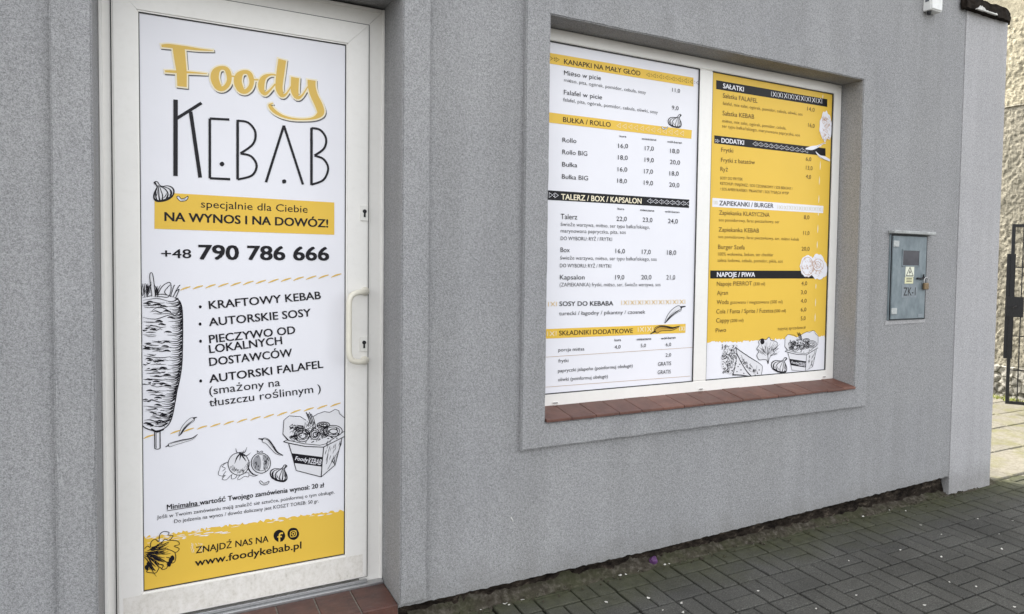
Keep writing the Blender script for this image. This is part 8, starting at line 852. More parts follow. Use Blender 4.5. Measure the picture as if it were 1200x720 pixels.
('burger_drawing',[('f','paper',3,[3459,1566,3455,1548,3451,1534,3440,1521,3432,1511,3416,1502,3403,1497,3387,1501,3372,1500,3361,1509,3344,1520,3339,1533,3334,1549,3327,1564,3334,1580,3338,1595,3345,1610,3356,1619,3368,1623,3382,1630,3398,1633,3412,1626,3428,1622,3435,1609,3449,1595,3451,1582],1),('f','paper',3,[3558,1563,3552,1542,3555,1528,3543,1512,3530,1493,3516,1485,3497,1483,3479,1490,3464,1484,3450,1497,3432,1511,3424,1523,3418,1544,3420,1562,3419,1579,3416,1596,3426,1608,3443,1622,3456,1638,3474,1642,3490,1636,3505,1638,3523,1625,3532,1612,3542,1596,3559,1580],1),('f','paper',3,[3568,1541,3564,1523,3561,1507,3550,1502,3540,1496,3532,1507,3522,1520,3519,1540,3520,1558,3528,1572,3537,1582,3546,1585,3556,1577,3566,1561],1),('s','rust',4,[3448,1562,3441,1556,3444,1550],1.3,0,1),('s','rust',4,[3470,1573,3468,1567,3482,1561],1.5,0,1),('s','rust',4,[3438,1576,3429,1570,3447,1564],2.3,0,1),('s','rust',4,[3381,1557,3373,1551,3377,1546],1.9,0,1),('s','rust',4,[3390,1559,3396,1553,3402,1547],2.0,0,1),('s','rust',4,[3440,1546,3445,1540,3446,1535],2.0,0,1),('s','rust',4,[3468,1540,3473,1534,3468,1528],1.7,0,1),('s','rust',4,[3443,1547,3437,1542,3439,1536],1.7,0,1),('s','rust',4,[3502,1605,3507,1599,3506,1594],1.9,0,1),('s','rust',4,[3422,1573,3421,1567,3416,1561],1.6,0,1),('s','rust',4,[3434,1599,3436,1593,3434,1587],1.7,0,1),('s','rust',4,[3454,1597,3458,1591,3462,1586],1.6,0,1),('s','rust',4,[3469,1615,3475,1609,3463,1603],1.4,0,1),('s','rust',4,[3374,1610,3369,1605,3366,1599],2.2,0,1),('s','rust',4,[3514,1539,3507,1533,3523,1527],1.6,0,1),('s','rust',4,[3467,1529,3468,1523,3458,1517],1.8,0,1),('s','rust',4,[3447,1566,3446,1560,3451,1555],1.3,0,1),('s','rust',4,[3415,1612,3412,1606,3414,1600],1.1,0,1),('s','rust',4,[3459,1593,3450,1587,3453,1581],1.5,0,1),('s','rust',4,[3394,1572,3390,1566,3392,1560],2.3,0,1),('s','rust',4,[3468,1572,3473,1566,3473,1560],2.2,0,1),('s','rust',4,[3422,1600,3428,1595,3419,1589],2.2,0,1),('s','rust',4,[3505,1593,3500,1587,3510,1581],1.7,0,1),('s','rust',4,[3363,1616,3366,1610,3363,1604],2.2,0,1),('s','rust',4,[3343,1568,3333,1562,3340,1557],1.6,0,1),('s','rust',4,[3431,1550,3428,1544,3430,1538],1.3,0,1),('s','rust',4,[3459,1543,3466,1537,3468,1531],2.0,0,1),('s','rust',4,[3434,1525,3427,1519,3447,1513],1.6,0,1),('s','rust',4,[3390,1570,3380,1564,3389,1558],1.9,0,1),('s','rust',4,[3508,1584,3512,1579,3504,1573],2.0,0,1),('s','rust',4,[3500,1573,3491,1567,3496,1561],1.1,0,1),('s','rust',4,[3419,1570,3409,1564,3426,1559],1.6,0,1),('s','rust',4,[3448,1551,3446,1545,3460,1539],1.4,0,1),('s','rust',4,[3479,1583,3489,1577,3474,1571],1.8,0,1),('s','rust',4,[3502,1525,3499,1519,3502,1513],1.6,0,1),('s','rust',4,[3374,1619,3376,1614,3363,1608],2.0,0,1),('s','rust',4,[3482,1548,3474,1542,3491,1536],1.6,0,1),('s','rust',4,[3413,1534,3407,1528,3421,1522],1.8,0,1),('s','rust',4,[3410,1570,3415,1564,3401,1558],1.9,0,1),('s','rust',4,[3468,1586,3463,1580,3476,1574],2.0,0,1),('s','rust',4,[3462,1589,3460,1583,3475,1577],1.5,0,1),('s','rust',4,[3469,1525,3474,1519,3480,1513],2.1,0,1),('s','rust',4,[3479,1584,3486,1579,3491,1573],1.5,0,1),('s','rust',4,[3435,1589,3430,1583,3438,1577],1.8,0,1),('s','rust',4,[3430,1581,3427,1575,3442,1569],1.4,0,1),('s','rust',4,[3437,1544,3444,1538,3442,1532],2.2,0,1),('s','rust',4,[3415,1515,3406,1510,3407,1504],2.0,0,1),('s','rust',4,[3380,1576,3386,1570,3388,1564],1.7,0,1),('s','rust',4,[3385,1558,3392,1552,3375,1546],1.4,0,1),('s','rust',4,[3507,1538,3514,1533,3504,1527],1.6,0,1),('s','rust',4,[3367,1534,3362,1529,3374,1523],1.4,0,1),('s','rust',4,[3352,1566,3343,1561,3350,1555],2.2,0,1),('s','rust',4,[3415,1526,3423,1520,3426,1515],1.4,0,1),('s','rust',4,[3461,1549,3451,1543,3451,1537],1.6,0,1),('s','rust',4,[3367,1571,3361,1565,3376,1560],2.2,0,1),('s','rust',4,[3378,1597,3373,1592,3381,1586],1.9,0,1),('s','rust',4,[3402,1506,3393,1500,3413,1495],1.7,0,1),('s','rust',4,[3476,1540,3476,1534,3468,1528],1.2,0,1),('s','rust',4,[3456,1583,3463,1577,3456,1571],2.2,0,1),('s','rust',4,[3440,1598,3448,1592,3436,1586],1.2,0,1),('s','rust',4,[3476,1568,3484,1563,3487,1557],2.1,0,1),('s','rust',4,[3476,1586,3476,1580,3476,1574],1.9,0,1),('s','rust',4,[3496,1532,3502,1527,3485,1521],1.7,0,1),('s','rust',4,[3426,1514,3418,1508,3432,1502],1.7,0,1),('s','rust',4,[3498,1569,3492,1563,3503,1557],2.3,0,1),('s','rust',4,[3464,1590,3463,1584,3462,1578],1.1,0,1),('s','rust',4,[3390,1508,3393,1502,3399,1496],1.1,0,1),('s','rust',4,[3356,1557,3348,1551,3364,1546],2.2,0,1),('s','rust',4,[3398,1563,3394,1557,3402,1552],1.6,0,1),('s','rust',4,[3491,1541,3492,1535,3492,1529],1.6,0,1),('s','rust',4,[3436,1540,3444,1534,3440,1528],2.2,0,1),('s','rust',4,[3452,1605,3459,1599,3465,1594],2.3,0,1),('s','rust',4,[3529,1558,3527,1552,3524,1546],1.9,0,1),('s','rust',4,[3409,1514,3412,1508,3414,1503],1.7,0,1),('s','rust',4,[3418,1600,3412,1594,3429,1588],2.3,0,1),('s','rust',4,[3390,1553,3395,1547,3399,1542],2.2,0,1),('s','rust',4,[3509,1570,3513,1564,3520,1558],1.2,0,1),('s','rust',4,[3453,1555,3444,1549,3464,1543],1.6,0,1),('s','rust',4,[3400,1557,3395,1552,3403,1546],1.8,0,1),('s','rust',4,[3425,1608,3422,1602,3416,1596],1.3,0,1),('s','rust',4,[3474,1568,3476,1562,3462,1556],2.3,0,1),('s','rust',4,[3428,1538,3436,1532,3436,1526],2.1,0,1),('s','rust',4,[3454,1620,3462,1614,3456,1609],1.3,0,1),('s','rust',4,[3428,1591,3436,1585,3428,1579],1.2,0,1),('s','rust',4,[3466,1528,3457,1522,3466,1516],1.6,0,1),('s','rust',4,[3428,1558,3434,1552,3432,1546],1.7,0,1),('s','rust',4,[3445,1577,3442,1571,3448,1565],1.6,0,1),('s','rust',4,[3412,1579,3419,1573,3422,1567],1.3,0,1),('s','rust',4,[3416,1557,3422,1552,3429,1546],1.8,0,1),('s','rust',4,[3356,1556,3354,1550,3368,1545],2.1,0,1),('s','rust',4,[3412,1534,3418,1528,3412,1522],1.1,0,1),('s','rust',4,[3430,1569,3422,1563,3442,1557],1.4,0,1),('s','rust',4,[3377,1506,3385,1500,3376,1494],2.2,0,1),('s','rust',4,[3449,1555,3454,1550,3449,1544],2.0,0,1),('s','rust',4,[3415,1546,3414,1540,3427,1535],1.2,0,1),('s','rust',4,[3450,1599,3451,1593,3450,1587],2.3,0,1),('s','rust',4,[3434,1598,3425,1592,3428,1587],2.2,0,1),('s','rust',4,[3402,1608,3410,1603,3412,1597],1.2,0,1),('s','rust',4,[3434,1584,3425,1578,3424,1573],1.2,0,1),('s','rust',4,[3441,1571,3442,1565,3450,1559],1.5,0,1),('s','rust',4,[3487,1603,3488,1597,3481,1592],1.1,0,1),('s','rust',4,[3402,1522,3401,1516,3393,1510],2.3,0,1),('s','rust',4,[3391,1602,3388,1596,3394,1591],1.5,0,1),('s','rust',4,[3422,1595,3421,1590,3432,1584],1.3,0,1),('s','rust',4,[3484,1513,3494,1507,3481,1501],1.9,0,1),('s','rust',4,[3506,1529,3496,1523,3514,1517],1.7,0,1),('s','rust',4,[3463,1541,3466,1535,3470,1529],1.8,0,1),('s','rust',4,[3353,1524,3346,1518,3344,1512],2.2,0,1),('s','rust',4,[3522,1564,3516,1559,3526,1553],1.5,0,1),('s','rust',4,[3400,1595,3406,1589,3400,1584],1.4,0,1),('s','rust',4,[3441,1565,3438,1542,3425,1522,3405,1512,3384,1512,3364,1522,3349,1541,3344,1564,3348,1588,3360,1607,3379,1618,3401,1618,3421,1608,3436,1589],2.2,1,0),('s','rust',4,[3532,1574,3528,1558,3515,1545,3496,1538,3476,1537,3457,1544,3443,1557,3438,1573,3442,1588,3454,1601,3473,1609,3494,1609,3513,1602,3526,1590],2.2,1,0),('s','rust',4,[3506,1573,3504,1564,3497,1557,3486,1553,3474,1553,3463,1557,3455,1564,3452,1573,3455,1582,3462,1589,3472,1593,3484,1593,3496,1589,3503,1582],2.2,1,0)]),
('wrap_drawing',[('f','sketch_white',0,[2748,1100,2786,1108,2838,1109,2864,1078,2936,1035,3036,979,3042,948,3034,915,2940,916,2826,930,2774,945,2740,973,2726,1007,2742,1038,2733,1065,2745,1084],1),('s','ink',1,[2834,1096,2847,1082,2936,1032,3032,981,3044,955,3036,916],[3.3,4.6,5.3,3.3,3.3,3.3],0,0),('s','ink',1,[2844,1053,2876,1005,2921,949,2958,916],[6.6,5.3,5.9,6.6],0,0),('s','ink',1,[2844,1043,2833,988,2818,934],[4.0,4.6,5.3],0,0),('s','ink',1,[2813,934,2878,928,2958,915,3034,916],[7.9,5.9,5.9,2.6],0,0),('s','ink',1,[2834,1093,2844,1053],4.6,0,0),('s','ink',1,[2874,1045,2883,1034,2948,947,2992,951,3000,978],1.6,0,0),('s','ink',1,[2928,988,2923,982,2931,978],2.5,0,1),('s','ink',1,[2988,941,2983,935,2992,931],2.2,0,1),('s','ink',1,[2909,997,2904,991,2912,987],1.8,0,1),('s','ink',1,[2946,968,2941,962,2949,958],2.8,0,1),('s','ink',1,[2896,1017,2891,1011,2899,1007],1.7,0,1),('s','ink',1,[2919,981,2914,976,2922,971],2.5,0,1),('s','ink',1,[2986,949,2981,944,2989,939],2.1,0,1),('s','ink',1,[2979,951,2974,945,2982,941],2.7,0,1),('s','ink',1,[2996,957,2991,951,2999,947],1.5,0,1),('s','ink',1,[2917,1003,2912,997,2920,993],2.3,0,1),('s','ink',1,[2889,1025,2884,1019,2892,1015],2.8,0,1),('s','ink',1,[2957,982,2952,976,2960,971],2.8,0,1),('s','ink',1,[2991,947,2986,941,2994,936],1.5,0,1),('s','ink',1,[2928,976,2922,970,2931,965],2.5,0,1),('s','ink',1,[2899,1014,2894,1009,2902,1004],1.8,0,1),('s','ink',1,[2925,987,2920,981,2928,977],2.0,0,1),('s','ink',1,[2956,968,2951,962,2960,957],3.0,0,1),('s','ink',1,[2974,951,2969,946,2977,941],2.6,0,1),('s','ink',1,[2992,957,2986,951,2995,946],1.4,0,1),('s','ink',1,[2992,952,2987,946,2995,941],2.3,0,1),('s','ink',1,[2884,1012,2879,1006,2886,1002],2.1,0,1),('s','ink',1,[2951,987,2946,982,2954,977],1.5,0,1),('s','ink',1,[2986,958,2981,952,2989,947],2.7,0,1),('s','ink',1,[2928,982,2923,977,2931,972],3.0,0,1),('s','ink',1,[2961,980,2956,974,2964,970],3.0,0,1),('s','ink',1,[2898,1003,2893,997,2901,992],2.6,0,1),('s','ink',1,[2976,951,2971,945,2979,941],2.7,0,1),('s','ink',1,[2976,959,2971,953,2979,949],2.8,0,1),('s','ink',1,[2865,1037,2860,1031,2868,1027],1.3,0,1),('s','ink',1,[2928,1002,2922,996,2930,991],2.4,0,1),('s','ink',1,[2948,972,2943,967,2952,962],2.3,0,1),('s','ink',1,[3007,942,3002,937,3010,932],2.8,0,1),('s','ink',1,[2912,1008,2907,1002,2915,998],1.7,0,1),('s','ink',1,[2926,977,2921,971,2929,967],3.0,0,1),('s','ink',1,[2891,1012,2886,1006,2894,1002],2.9,0,1),('s','ink',1,[2984,952,2978,946,2986,942],2.2,0,1),('s','ink',1,[2968,973,2963,967,2971,963],2.2,0,1),('s','ink',1,[2883,1001,2878,996,2886,991],1.9,0,1),('s','ink',1,[2947,975,2942,969,2950,965],1.7,0,1),('s','ink',1,[2879,1034,2874,1029,2882,1024],2.4,0,1),('s','ink',1,[2922,1008,2917,1002,2925,998],1.7,0,1),('s','ink',1,[2919,1005,2914,999,2922,995],2.7,0,1),('s','ink',1,[2950,968,2945,962,2953,958],2.8,0,1),('s','ink',1,[2875,1011,2870,1006,2878,1001],1.6,0,1),('s','ink',1,[2896,1018,2891,1012,2899,1008],2.2,0,1),('s','ink',1,[2907,1006,2902,1000,2910,996],2.0,0,1),('s','ink',1,[2957,982,2952,976,2960,972],2.0,0,1),('s','ink',1,[3000,952,2995,946,3003,942],1.8,0,1),('s','ink',1,[2939,973,2934,967,2942,963],2.1,0,1),('s','ink',1,[2948,989,2943,984,2952,979],2.2,0,1),('s','ink',1,[2913,1000,2908,995,2916,990],2.2,0,1),('s','ink',1,[2950,992,2945,986,2953,982],2.9,0,1),('s','ink',1,[2924,999,2919,994,2927,989],2.1,0,1),('s','ink',1,[2902,999,2898,993,2906,989],2.4,0,1),('s','ink',1,[2877,1017,2872,1012,2880,1007],2.8,0,1),('s','ink',1,[2902,1023,2897,1018,2905,1013],2.6,0,1),('s','ink',1,[2904,999,2899,994,2907,989],2.6,0,1),('s','ink',1,[2900,1000,2895,994,2903,989],2.8,0,1),('s','ink',1,[2979,958,2974,953,2982,948],3.0,0,1),('s','ink',1,[2980,942,2975,936,2983,931],1.9,0,1),('f','ink',1,[2859,979,2858,977,2854,976,2851,978,2851,981,2854,983,2857,982],1),('f','ink',1,[2882,958,2880,956,2876,955,2873,957,2873,960,2876,962,2880,961],1),('f','ink',1,[2851,950,2850,948,2846,947,2843,949,2843,952,2846,954,2850,953],1),('f','ink',1,[2904,937,2902,934,2899,934,2896,936,2896,939,2899,940,2902,940],1),('f','ink',1,[2872,992,2870,989,2866,989,2864,991,2863,994,2866,995,2870,994],1),('f','ink',1,[3011,930,3009,927,3005,927,3002,929,3002,932,3005,934,3009,933],1),('f','ink',1,[3024,949,3022,947,3018,946,3015,948,3015,951,3018,953,3022,952],1),('f','ink',1,[2993,921,2992,918,2988,918,2985,920,2985,923,2988,925,2991,924],1),('s','ink',1,[2833,1086,2828,1086,2817,1082],3.1,0,1),('s','ink',1,[2816,1027,2820,1032,2819,1034],4.6,0,1),('s','ink',1,[2739,974,2749,977,2754,976],3.1,0,1),('s','ink',1,[2787,961,2788,960,2784,955],1.9,0,1),('s','ink',1,[2776,952,2773,957,2766,958],1.7,0,1),('s','ink',1,[2759,1088,2759,1089,2754,1085],3.6,0,1),('s','ink',1,[2769,993,2773,998,2773,1000],4.8,0,1),('s','ink',1,[2792,993,2790,993,2783,989],4.3,0,1),('s','ink',1,[2756,1105,2760,1110,2759,1111],4.1,0,1),('s','ink',1,[2736,946,2741,953,2740,957],2.8,0,1),('s','ink',1,[2736,1084,2733,1087,2725,1086],3.0,0,1),('s','ink',1,[2755,962,2762,964,2765,963],4.0,0,1),('s','ink',1,[2763,1095,2761,1103,2755,1107],2.9,0,1),('s','ink',1,[2774,993,2781,998,2783,999],4.4,0,1),('s','ink',1,[2746,1096,2746,1100,2740,1101],2.5,0,1),('s','ink',1,[2742,1027,2738,1030,2730,1030],1.7,0,1),('s','ink',1,[2789,1048,2788,1052,2781,1051],3.0,0,1),('s','ink',1,[2742,1068,2746,1072,2744,1072],2.8,0,1),('s','ink',1,[2754,972,2761,974,2762,972],4.3,0,1),('s','ink',1,[2785,1043,2796,1041,2802,1036],4.0,0,1),('s','ink',1,[2831,1058,2838,1054,2840,1046],4.9,0,1),('s','ink',1,[2752,1003,2756,1007,2756,1007],2.2,0,1),('s','ink',1,[2800,1083,2800,1080,2796,1074],4.3,0,1),('s','ink',1,[2765,1103,2771,1102,2772,1098],5.1,0,1),('s','ink',1,[2759,1107,2756,1106,2748,1102],5.1,0,1),('s','ink',1,[2801,1007,2804,1012,2803,1013],2.1,0,1),('s','ink',1,[2775,1032,2775,1034,2769,1032],4.9,0,1),('s','ink',1,[2785,1075,2784,1084,2779,1089],4.0,0,1),('s','ink',1,[2813,1080,2814,1076,2810,1068],1.9,0,1),('s','ink',1,[2834,1032,2832,1040,2824,1045],5.0,0,1),('s','ink',1,[2800,1070,2804,1074,2802,1074],4.3,0,1),('s','ink',1,[2825,974,2832,974,2833,970],4.3,0,1),('s','ink',1,[2786,949,2787,956,2783,960],3.9,0,1),('s','ink',1,[2747,1066,2755,1071,2758,1072],4.6,0,1),('s','ink',1,[2817,1013,2817,1013,2811,1009],2.7,0,1),('s','ink',1,[2829,1039,2834,1040,2835,1038],2.3,0,1),('s','ink',1,[2819,1100,2819,1103,2815,1102],4.1,0,1),('s','ink',1,[2785,1101,2781,1099,2773,1093],4.2,0,1),('s','ink',1,[2758,1101,2754,1099,2745,1093],3.9,0,1),('s','ink',1,[2814,1042,2822,1040,2824,1034],1.7,0,1),('s','ink',1,[2786,1037,2779,1038,2768,1035],1.9,0,1),('s','ink',1,[2817,1059,2813,1062,2804,1062],2.3,0,1),('s','ink',1,[2821,969,2827,973,2828,974],4.5,0,1),('s','ink',1,[2835,1076,2844,1081,2849,1082],2.1,0,1),('s','ink',1,[2799,993,2804,999,2804,1000],3.1,0,1),('s','ink',1,[2759,993,2762,1000,2761,1003],2.2,0,1),('s','ink',1,[2750,1079,2748,1081,2742,1080],1.8,0,1),('s','ink',1,[2827,1056,2828,1063,2825,1066],4.1,0,1),('s','ink',1,[2772,949,2770,958,2762,962],1.8,0,1),('s','ink',1,[2734,1091,2735,1099,2731,1103],4.8,0,1),('s','ink',1,[2807,1050,2804,1050,2797,1046],5.0,0,1),('s','ink',1,[2790,941,2798,945,2800,945],2.0,0,1),('s','ink',1,[2741,973,2746,974,2746,971],3.0,0,1),('s','ink',1,[2804,1086,2805,1081,2801,1073],4.2,0,1),('s','ink',1,[2762,1011,2770,1015,2774,1015],4.8,0,1),('s','ink',1,[2791,1082,2796,1085,2796,1084],2.3,0,1),('s','ink',1,[2775,970,2780,969,2780,964],4.5,0,1),('s','ink',1,[2734,1084,2734,1093,2729,1098],3.7,0,1),('s','ink',1,[2763,1031,2760,1033,2752,1031],4.4,0,1),('s','ink',1,[2742,998,2742,1002,2736,1002],3.8,0,1),('s','ink',1,[2736,1062,2742,1063,2744,1061],2.3,0,1),('s','ink',1,[2787,1060,2794,1060,2797,1057],3.2,0,1),('s','ink',1,[2761,1028,2756,1033,2746,1034],3.9,0,1),('s','ink',1,[2773,1071,2772,1070,2766,1064],4.9,0,1),('s','ink',1,[2777,999,2777,999,2773,996],4.0,0,1),('s','ink',1,[2773,1053,2784,1054,2790,1052],2.2,0,1),('s','ink',1,[2831,1004,2840,1010,2844,1012],3.9,0,1),('s','ink',1,[2836,1103,2842,1100,2843,1092],1.8,0,1),('s','ink',1,[2821,1090,2817,1094,2808,1094],2.3,0,1),('s','ink',1,[2810,951,2816,958,2818,961],4.9,0,1),('s','ink',1,[2773,987,2777,990,2777,990],4.4,0,1),('s','ink',1,[2802,960,2811,958,2815,952],3.7,0,1),('s','ink',1,[2816,1006,2824,1005,2826,1001],2.0,0,1),('s','ink',1,[2755,954,2763,952,2766,946],3.1,0,1),('s','ink',1,[2798,978,2808,980,2814,978],4.3,0,1),('s','ink',1,[2825,965,2825,966,2820,963],4.8,0,1),('s','ink',1,[2752,1081,2750,1081,2744,1077],3.5,0,1),('s','ink',1,[2788,1046,2787,1049,2781,1048],5.0,0,1),('s','ink',1,[2819,1072,2821,1081,2818,1086],4.4,0,1),('s','ink',1,[2750,977,2758,980,2761,980],2.0,0,1),('s','ink',1,[2825,1041,2822,1046,2814,1046],4.8,0,1),('s','ink',1,[2768,1051,2778,1054,2782,1053],3.4,0,1),('s','ink',1,[2791,1078,2798,1076,2800,1070],4.5,0,1),('s','ink',1,[2782,1036,2782,1036,2778,1033],3.1,0,1),('s','ink',1,[2823,987,2824,990,2819,990],3.6,0,1),('s','ink',1,[2782,956,2778,957,2768,954],5.2,0,1),('s','ink',1,[2766,1084,2769,1083,2767,1079],3.4,0,1),('s','ink',1,[2782,991,2783,991,2780,986],5.0,0,1),('s','ink',1,[2812,939,2819,944,2820,945],3.8,0,1),('s','ink',1,[2758,1048,2754,1048,2745,1044],2.7,0,1),('s','ink',1,[2772,981,2771,990,2764,995],3.7,0,1),('s','ink',1,[2747,967,2754,969,2755,967],4.9,0,1),('s','ink',1,[2806,1103,2815,1101,2819,1096],3.8,0,1),('s','ink',1,[2740,996,2740,999,2735,1000],4.2,0,1),('s','ink',1,[2746,990,2745,988,2739,983],3.4,0,1),('s','ink',1,[2740,1051,2738,1052,2731,1050],4.1,0,1),('s','ink',1,[2753,972,2757,977,2755,978],3.8,0,1),('s','ink',1,[2823,1058,2824,1054,2819,1046],2.0,0,1),('s','ink',1,[2754,1100,2760,1101,2762,1099],2.1,0,1),('s','ink',1,[2787,991,2796,991,2800,987],2.3,0,1),('s','ink',1,[2829,1044,2837,1046,2840,1044],2.8,0,1),('s','ink',1,[2836,1023,2836,1031,2831,1035],3.7,0,1),('s','ink',1,[2751,953,2748,955,2741,953],2.7,0,1),('s','ink',1,[2779,1042,2776,1044,2768,1043],2.0,0,1),('s','ink',1,[2833,1005,2839,1001,2841,993],3.6,0,1),('s','ink',1,[2832,999,2831,998,2826,994],4.1,0,1),('s','ink',1,[2808,1078,2814,1083,2815,1084],2.9,0,1),('s','ink',1,[2796,1033,2805,1032,2810,1028],4.8,0,1),('s','ink',1,[2783,945,2780,952,2773,956],5.3,0,1),('s','ink',1,[2774,972,2779,978,2778,980],5.1,0,1),('s','ink',1,[2761,1033,2768,1039,2770,1042],3.8,0,1),('s','ink',1,[2742,1059,2751,1058,2755,1054],2.0,0,1),('s','ink',1,[2766,1066,2766,1062,2761,1053],2.1,0,1),('s','ink',1,[2818,958,2812,959,2802,957],1.7,0,1),('s','ink',1,[2809,1093,2811,1093,2808,1089],4.3,0,1),('s','ink',1,[2788,1010,2793,1014,2793,1014],2.1,0,1),('s','ink',1,[2800,1003,2800,1006,2796,1006],4.9,0,1),('s','ink',1,[2804,1090,2813,1095,2818,1097],2.8,0,1),('s','ink',1,[2741,1042,2743,1040,2741,1035],2.0,0,1),('s','ink',1,[2754,960,2762,956,2765,948],4.5,0,1),('s','ink',1,[2820,962,2820,964,2814,962],1.7,0,1),('s','ink',1,[2747,1011,2744,1014,2736,1013],4.0,0,1),('s','ink',1,[2783,1027,2781,1030,2774,1030],3.5,0,1),('s','ink',1,[2813,996,2811,1001,2803,1002],2.7,0,1),('s','ink',1,[2804,1004,2811,1005,2814,1002],1.8,0,1),('s','ink',1,[2829,1071,2830,1071,2826,1067],4.6,0,1),('s','ink',1,[2750,1056,2748,1059,2741,1059],3.8,0,1),('s','ink',1,[2781,1026,2781,1025,2776,1021],1.9,0,1),('s','ink',1,[2769,1075,2774,1080,2774,1080],2.8,0,1),('s','ink',1,[2749,1007,2752,1010,2750,1011],4.8,0,1),('s','ink',1,[2754,1090,2760,1096,2761,1097],4.7,0,1),('s','ink',1,[2825,1083,2832,1091,2834,1094],4.7,0,1),('s','ink',1,[2786,1062,2790,1059,2790,1052],3.5,0,1),('s','ink',1,[2812,988,2816,993,2816,994],3.2,0,1),('s','ink',1,[2771,970,2771,966,2766,958],4.5,0,1),('s','ink',1,[2758,1085,2755,1086,2747,1083],3.6,0,1),('s','ink',1,[2755,1029,2754,1030,2747,1027],2.9,0,1),('s','ink',1,[2812,980,2813,979,2808,974],2.8,0,1),('s','ink',1,[2760,1036,2767,1042,2770,1045],3.3,0,1),('s','ink',1,[2751,957,2749,959,2743,957],3.4,0,1),('s','ink',1,[2810,1041,2817,1043,2819,1042],1.8,0,1),('s','ink',1,[2797,990,2796,993,2789,993],2.4,0,1),('s','ink',1,[2837,1029,2837,1030,2832,1028],4.5,0,1),('s','ink',1,[2776,944,2782,952,2783,956],2.6,0,1),('s','ink',1,[2781,957,2777,963,2768,966],4.1,0,1),('s','ink',1,[2762,1048,2767,1055,2766,1059],3.0,0,1),('s','ink',1,[2802,946,2813,944,2819,939],2.0,0,1),('s','ink',1,[2781,1075,2784,1079,2783,1079],2.0,0,1),('s','ink',1,[2746,1085,2754,1091,2756,1093],2.1,0,1),('s','ink',1,[2751,956,2751,952,2746,944],4.0,0,1),('s','ink',1,[2829,1027,2835,1028,2837,1026],4.8,0,1),('s','ink',1,[2762,1054,2760,1062,2754,1066],4.2,0,1),('s','ink',1,[2801,970,2802,975,2798,977],4.5,0,1),('s','ink',1,[2808,987,2812,992,2812,992],3.7,0,1),('s','ink',1,[2780,1004,2790,1003,2794,999],5.3,0,1),('s','ink',1,[2795,1077,2797,1076,2795,1071],2.0,0,1),('s','ink',1,[2812,1026,2809,1029,2802,1029],3.0,0,1),('s','ink',1,[2738,1106,2735,1110,2727,1110],5.2,0,1),('s','ink',1,[2764,1011,2771,1013,2772,1011],4.2,0,1),('s','ink',1,[2808,1019,2817,1021,2821,1018],4.7,0,1),('s','ink',1,[2788,1040,2794,1048,2795,1052],3.0,0,1),('s','ink',1,[2812,1035,2810,1031,2804,1029,2797,1031,2795,1036,2797,1040,2803,1042,2809,1040],2.0,1,0),('s','ink',1,[2805,1007,2801,1002,2793,1000,2784,1003,2781,1008,2784,1014,2792,1016,2801,1013],2.0,1,0),('s','ink',1,[2798,989,2795,982,2787,980,2780,983,2776,990,2779,997,2786,999,2794,996],2.0,1,0),('s','ink',1,[2793,1020,2790,1015,2783,1013,2776,1016,2773,1021,2776,1026,2783,1028,2790,1025],2.0,1,0),('s','ink',1,[2757,1047,2754,1044,2745,1043,2736,1045,2732,1049,2736,1052,2744,1053,2754,1051],2.0,1,0),('s','ink',1,[2775,1004,2773,999,2768,998,2762,1000,2760,1004,2762,1009,2767,1010,2773,1008],2.0,1,0),('s','ink',1,[2791,966,2789,962,2784,960,2778,962,2776,967,2778,972,2783,973,2789,971],2.0,1,0),('s','ink',1,[2821,1067,2818,1060,2810,1057,2803,1060,2799,1068,2802,1075,2810,1077,2817,1074],2.0,1,0),('s','ink',1,[2823,1062,2820,1056,2811,1054,2803,1057,2799,1063,2802,1070,2811,1072,2819,1069],2.0,1,0),('s','ink',1,[2762,1042,2759,1035,2750,1032,2741,1036,2737,1043,2740,1050,2749,1052,2758,1049],2.0,1,0),('s','ink',1,[2826,1036,2824,1032,2820,1031,2814,1033,2812,1037,2814,1041,2819,1042,2824,1040],2.0,1,0),('s','ink',1,[2778,1049,2775,1044,2768,1043,2761,1045,2758,1050,2760,1054,2768,1056,2775,1054],2.0,1,0),('s','ink',1,[2754,1036,2750,1029,2741,1027,2731,1030,2727,1038,2731,1044,2740,1047,2750,1044],2.0,1,0),('s','ink',1,[2821,1017,2819,1010,2813,1008,2806,1011,2804,1018,2806,1025,2812,1027,2818,1024],2.0,1,0),('s','ink',1,[2807,1054,2804,1047,2796,1045,2788,1048,2784,1055,2788,1061,2795,1063,2804,1060],2.0,1,0),('s','ink',1,[2796,981,2792,976,2785,974,2777,976,2774,982,2777,988,2784,990,2792,987],2.0,1,0)]),
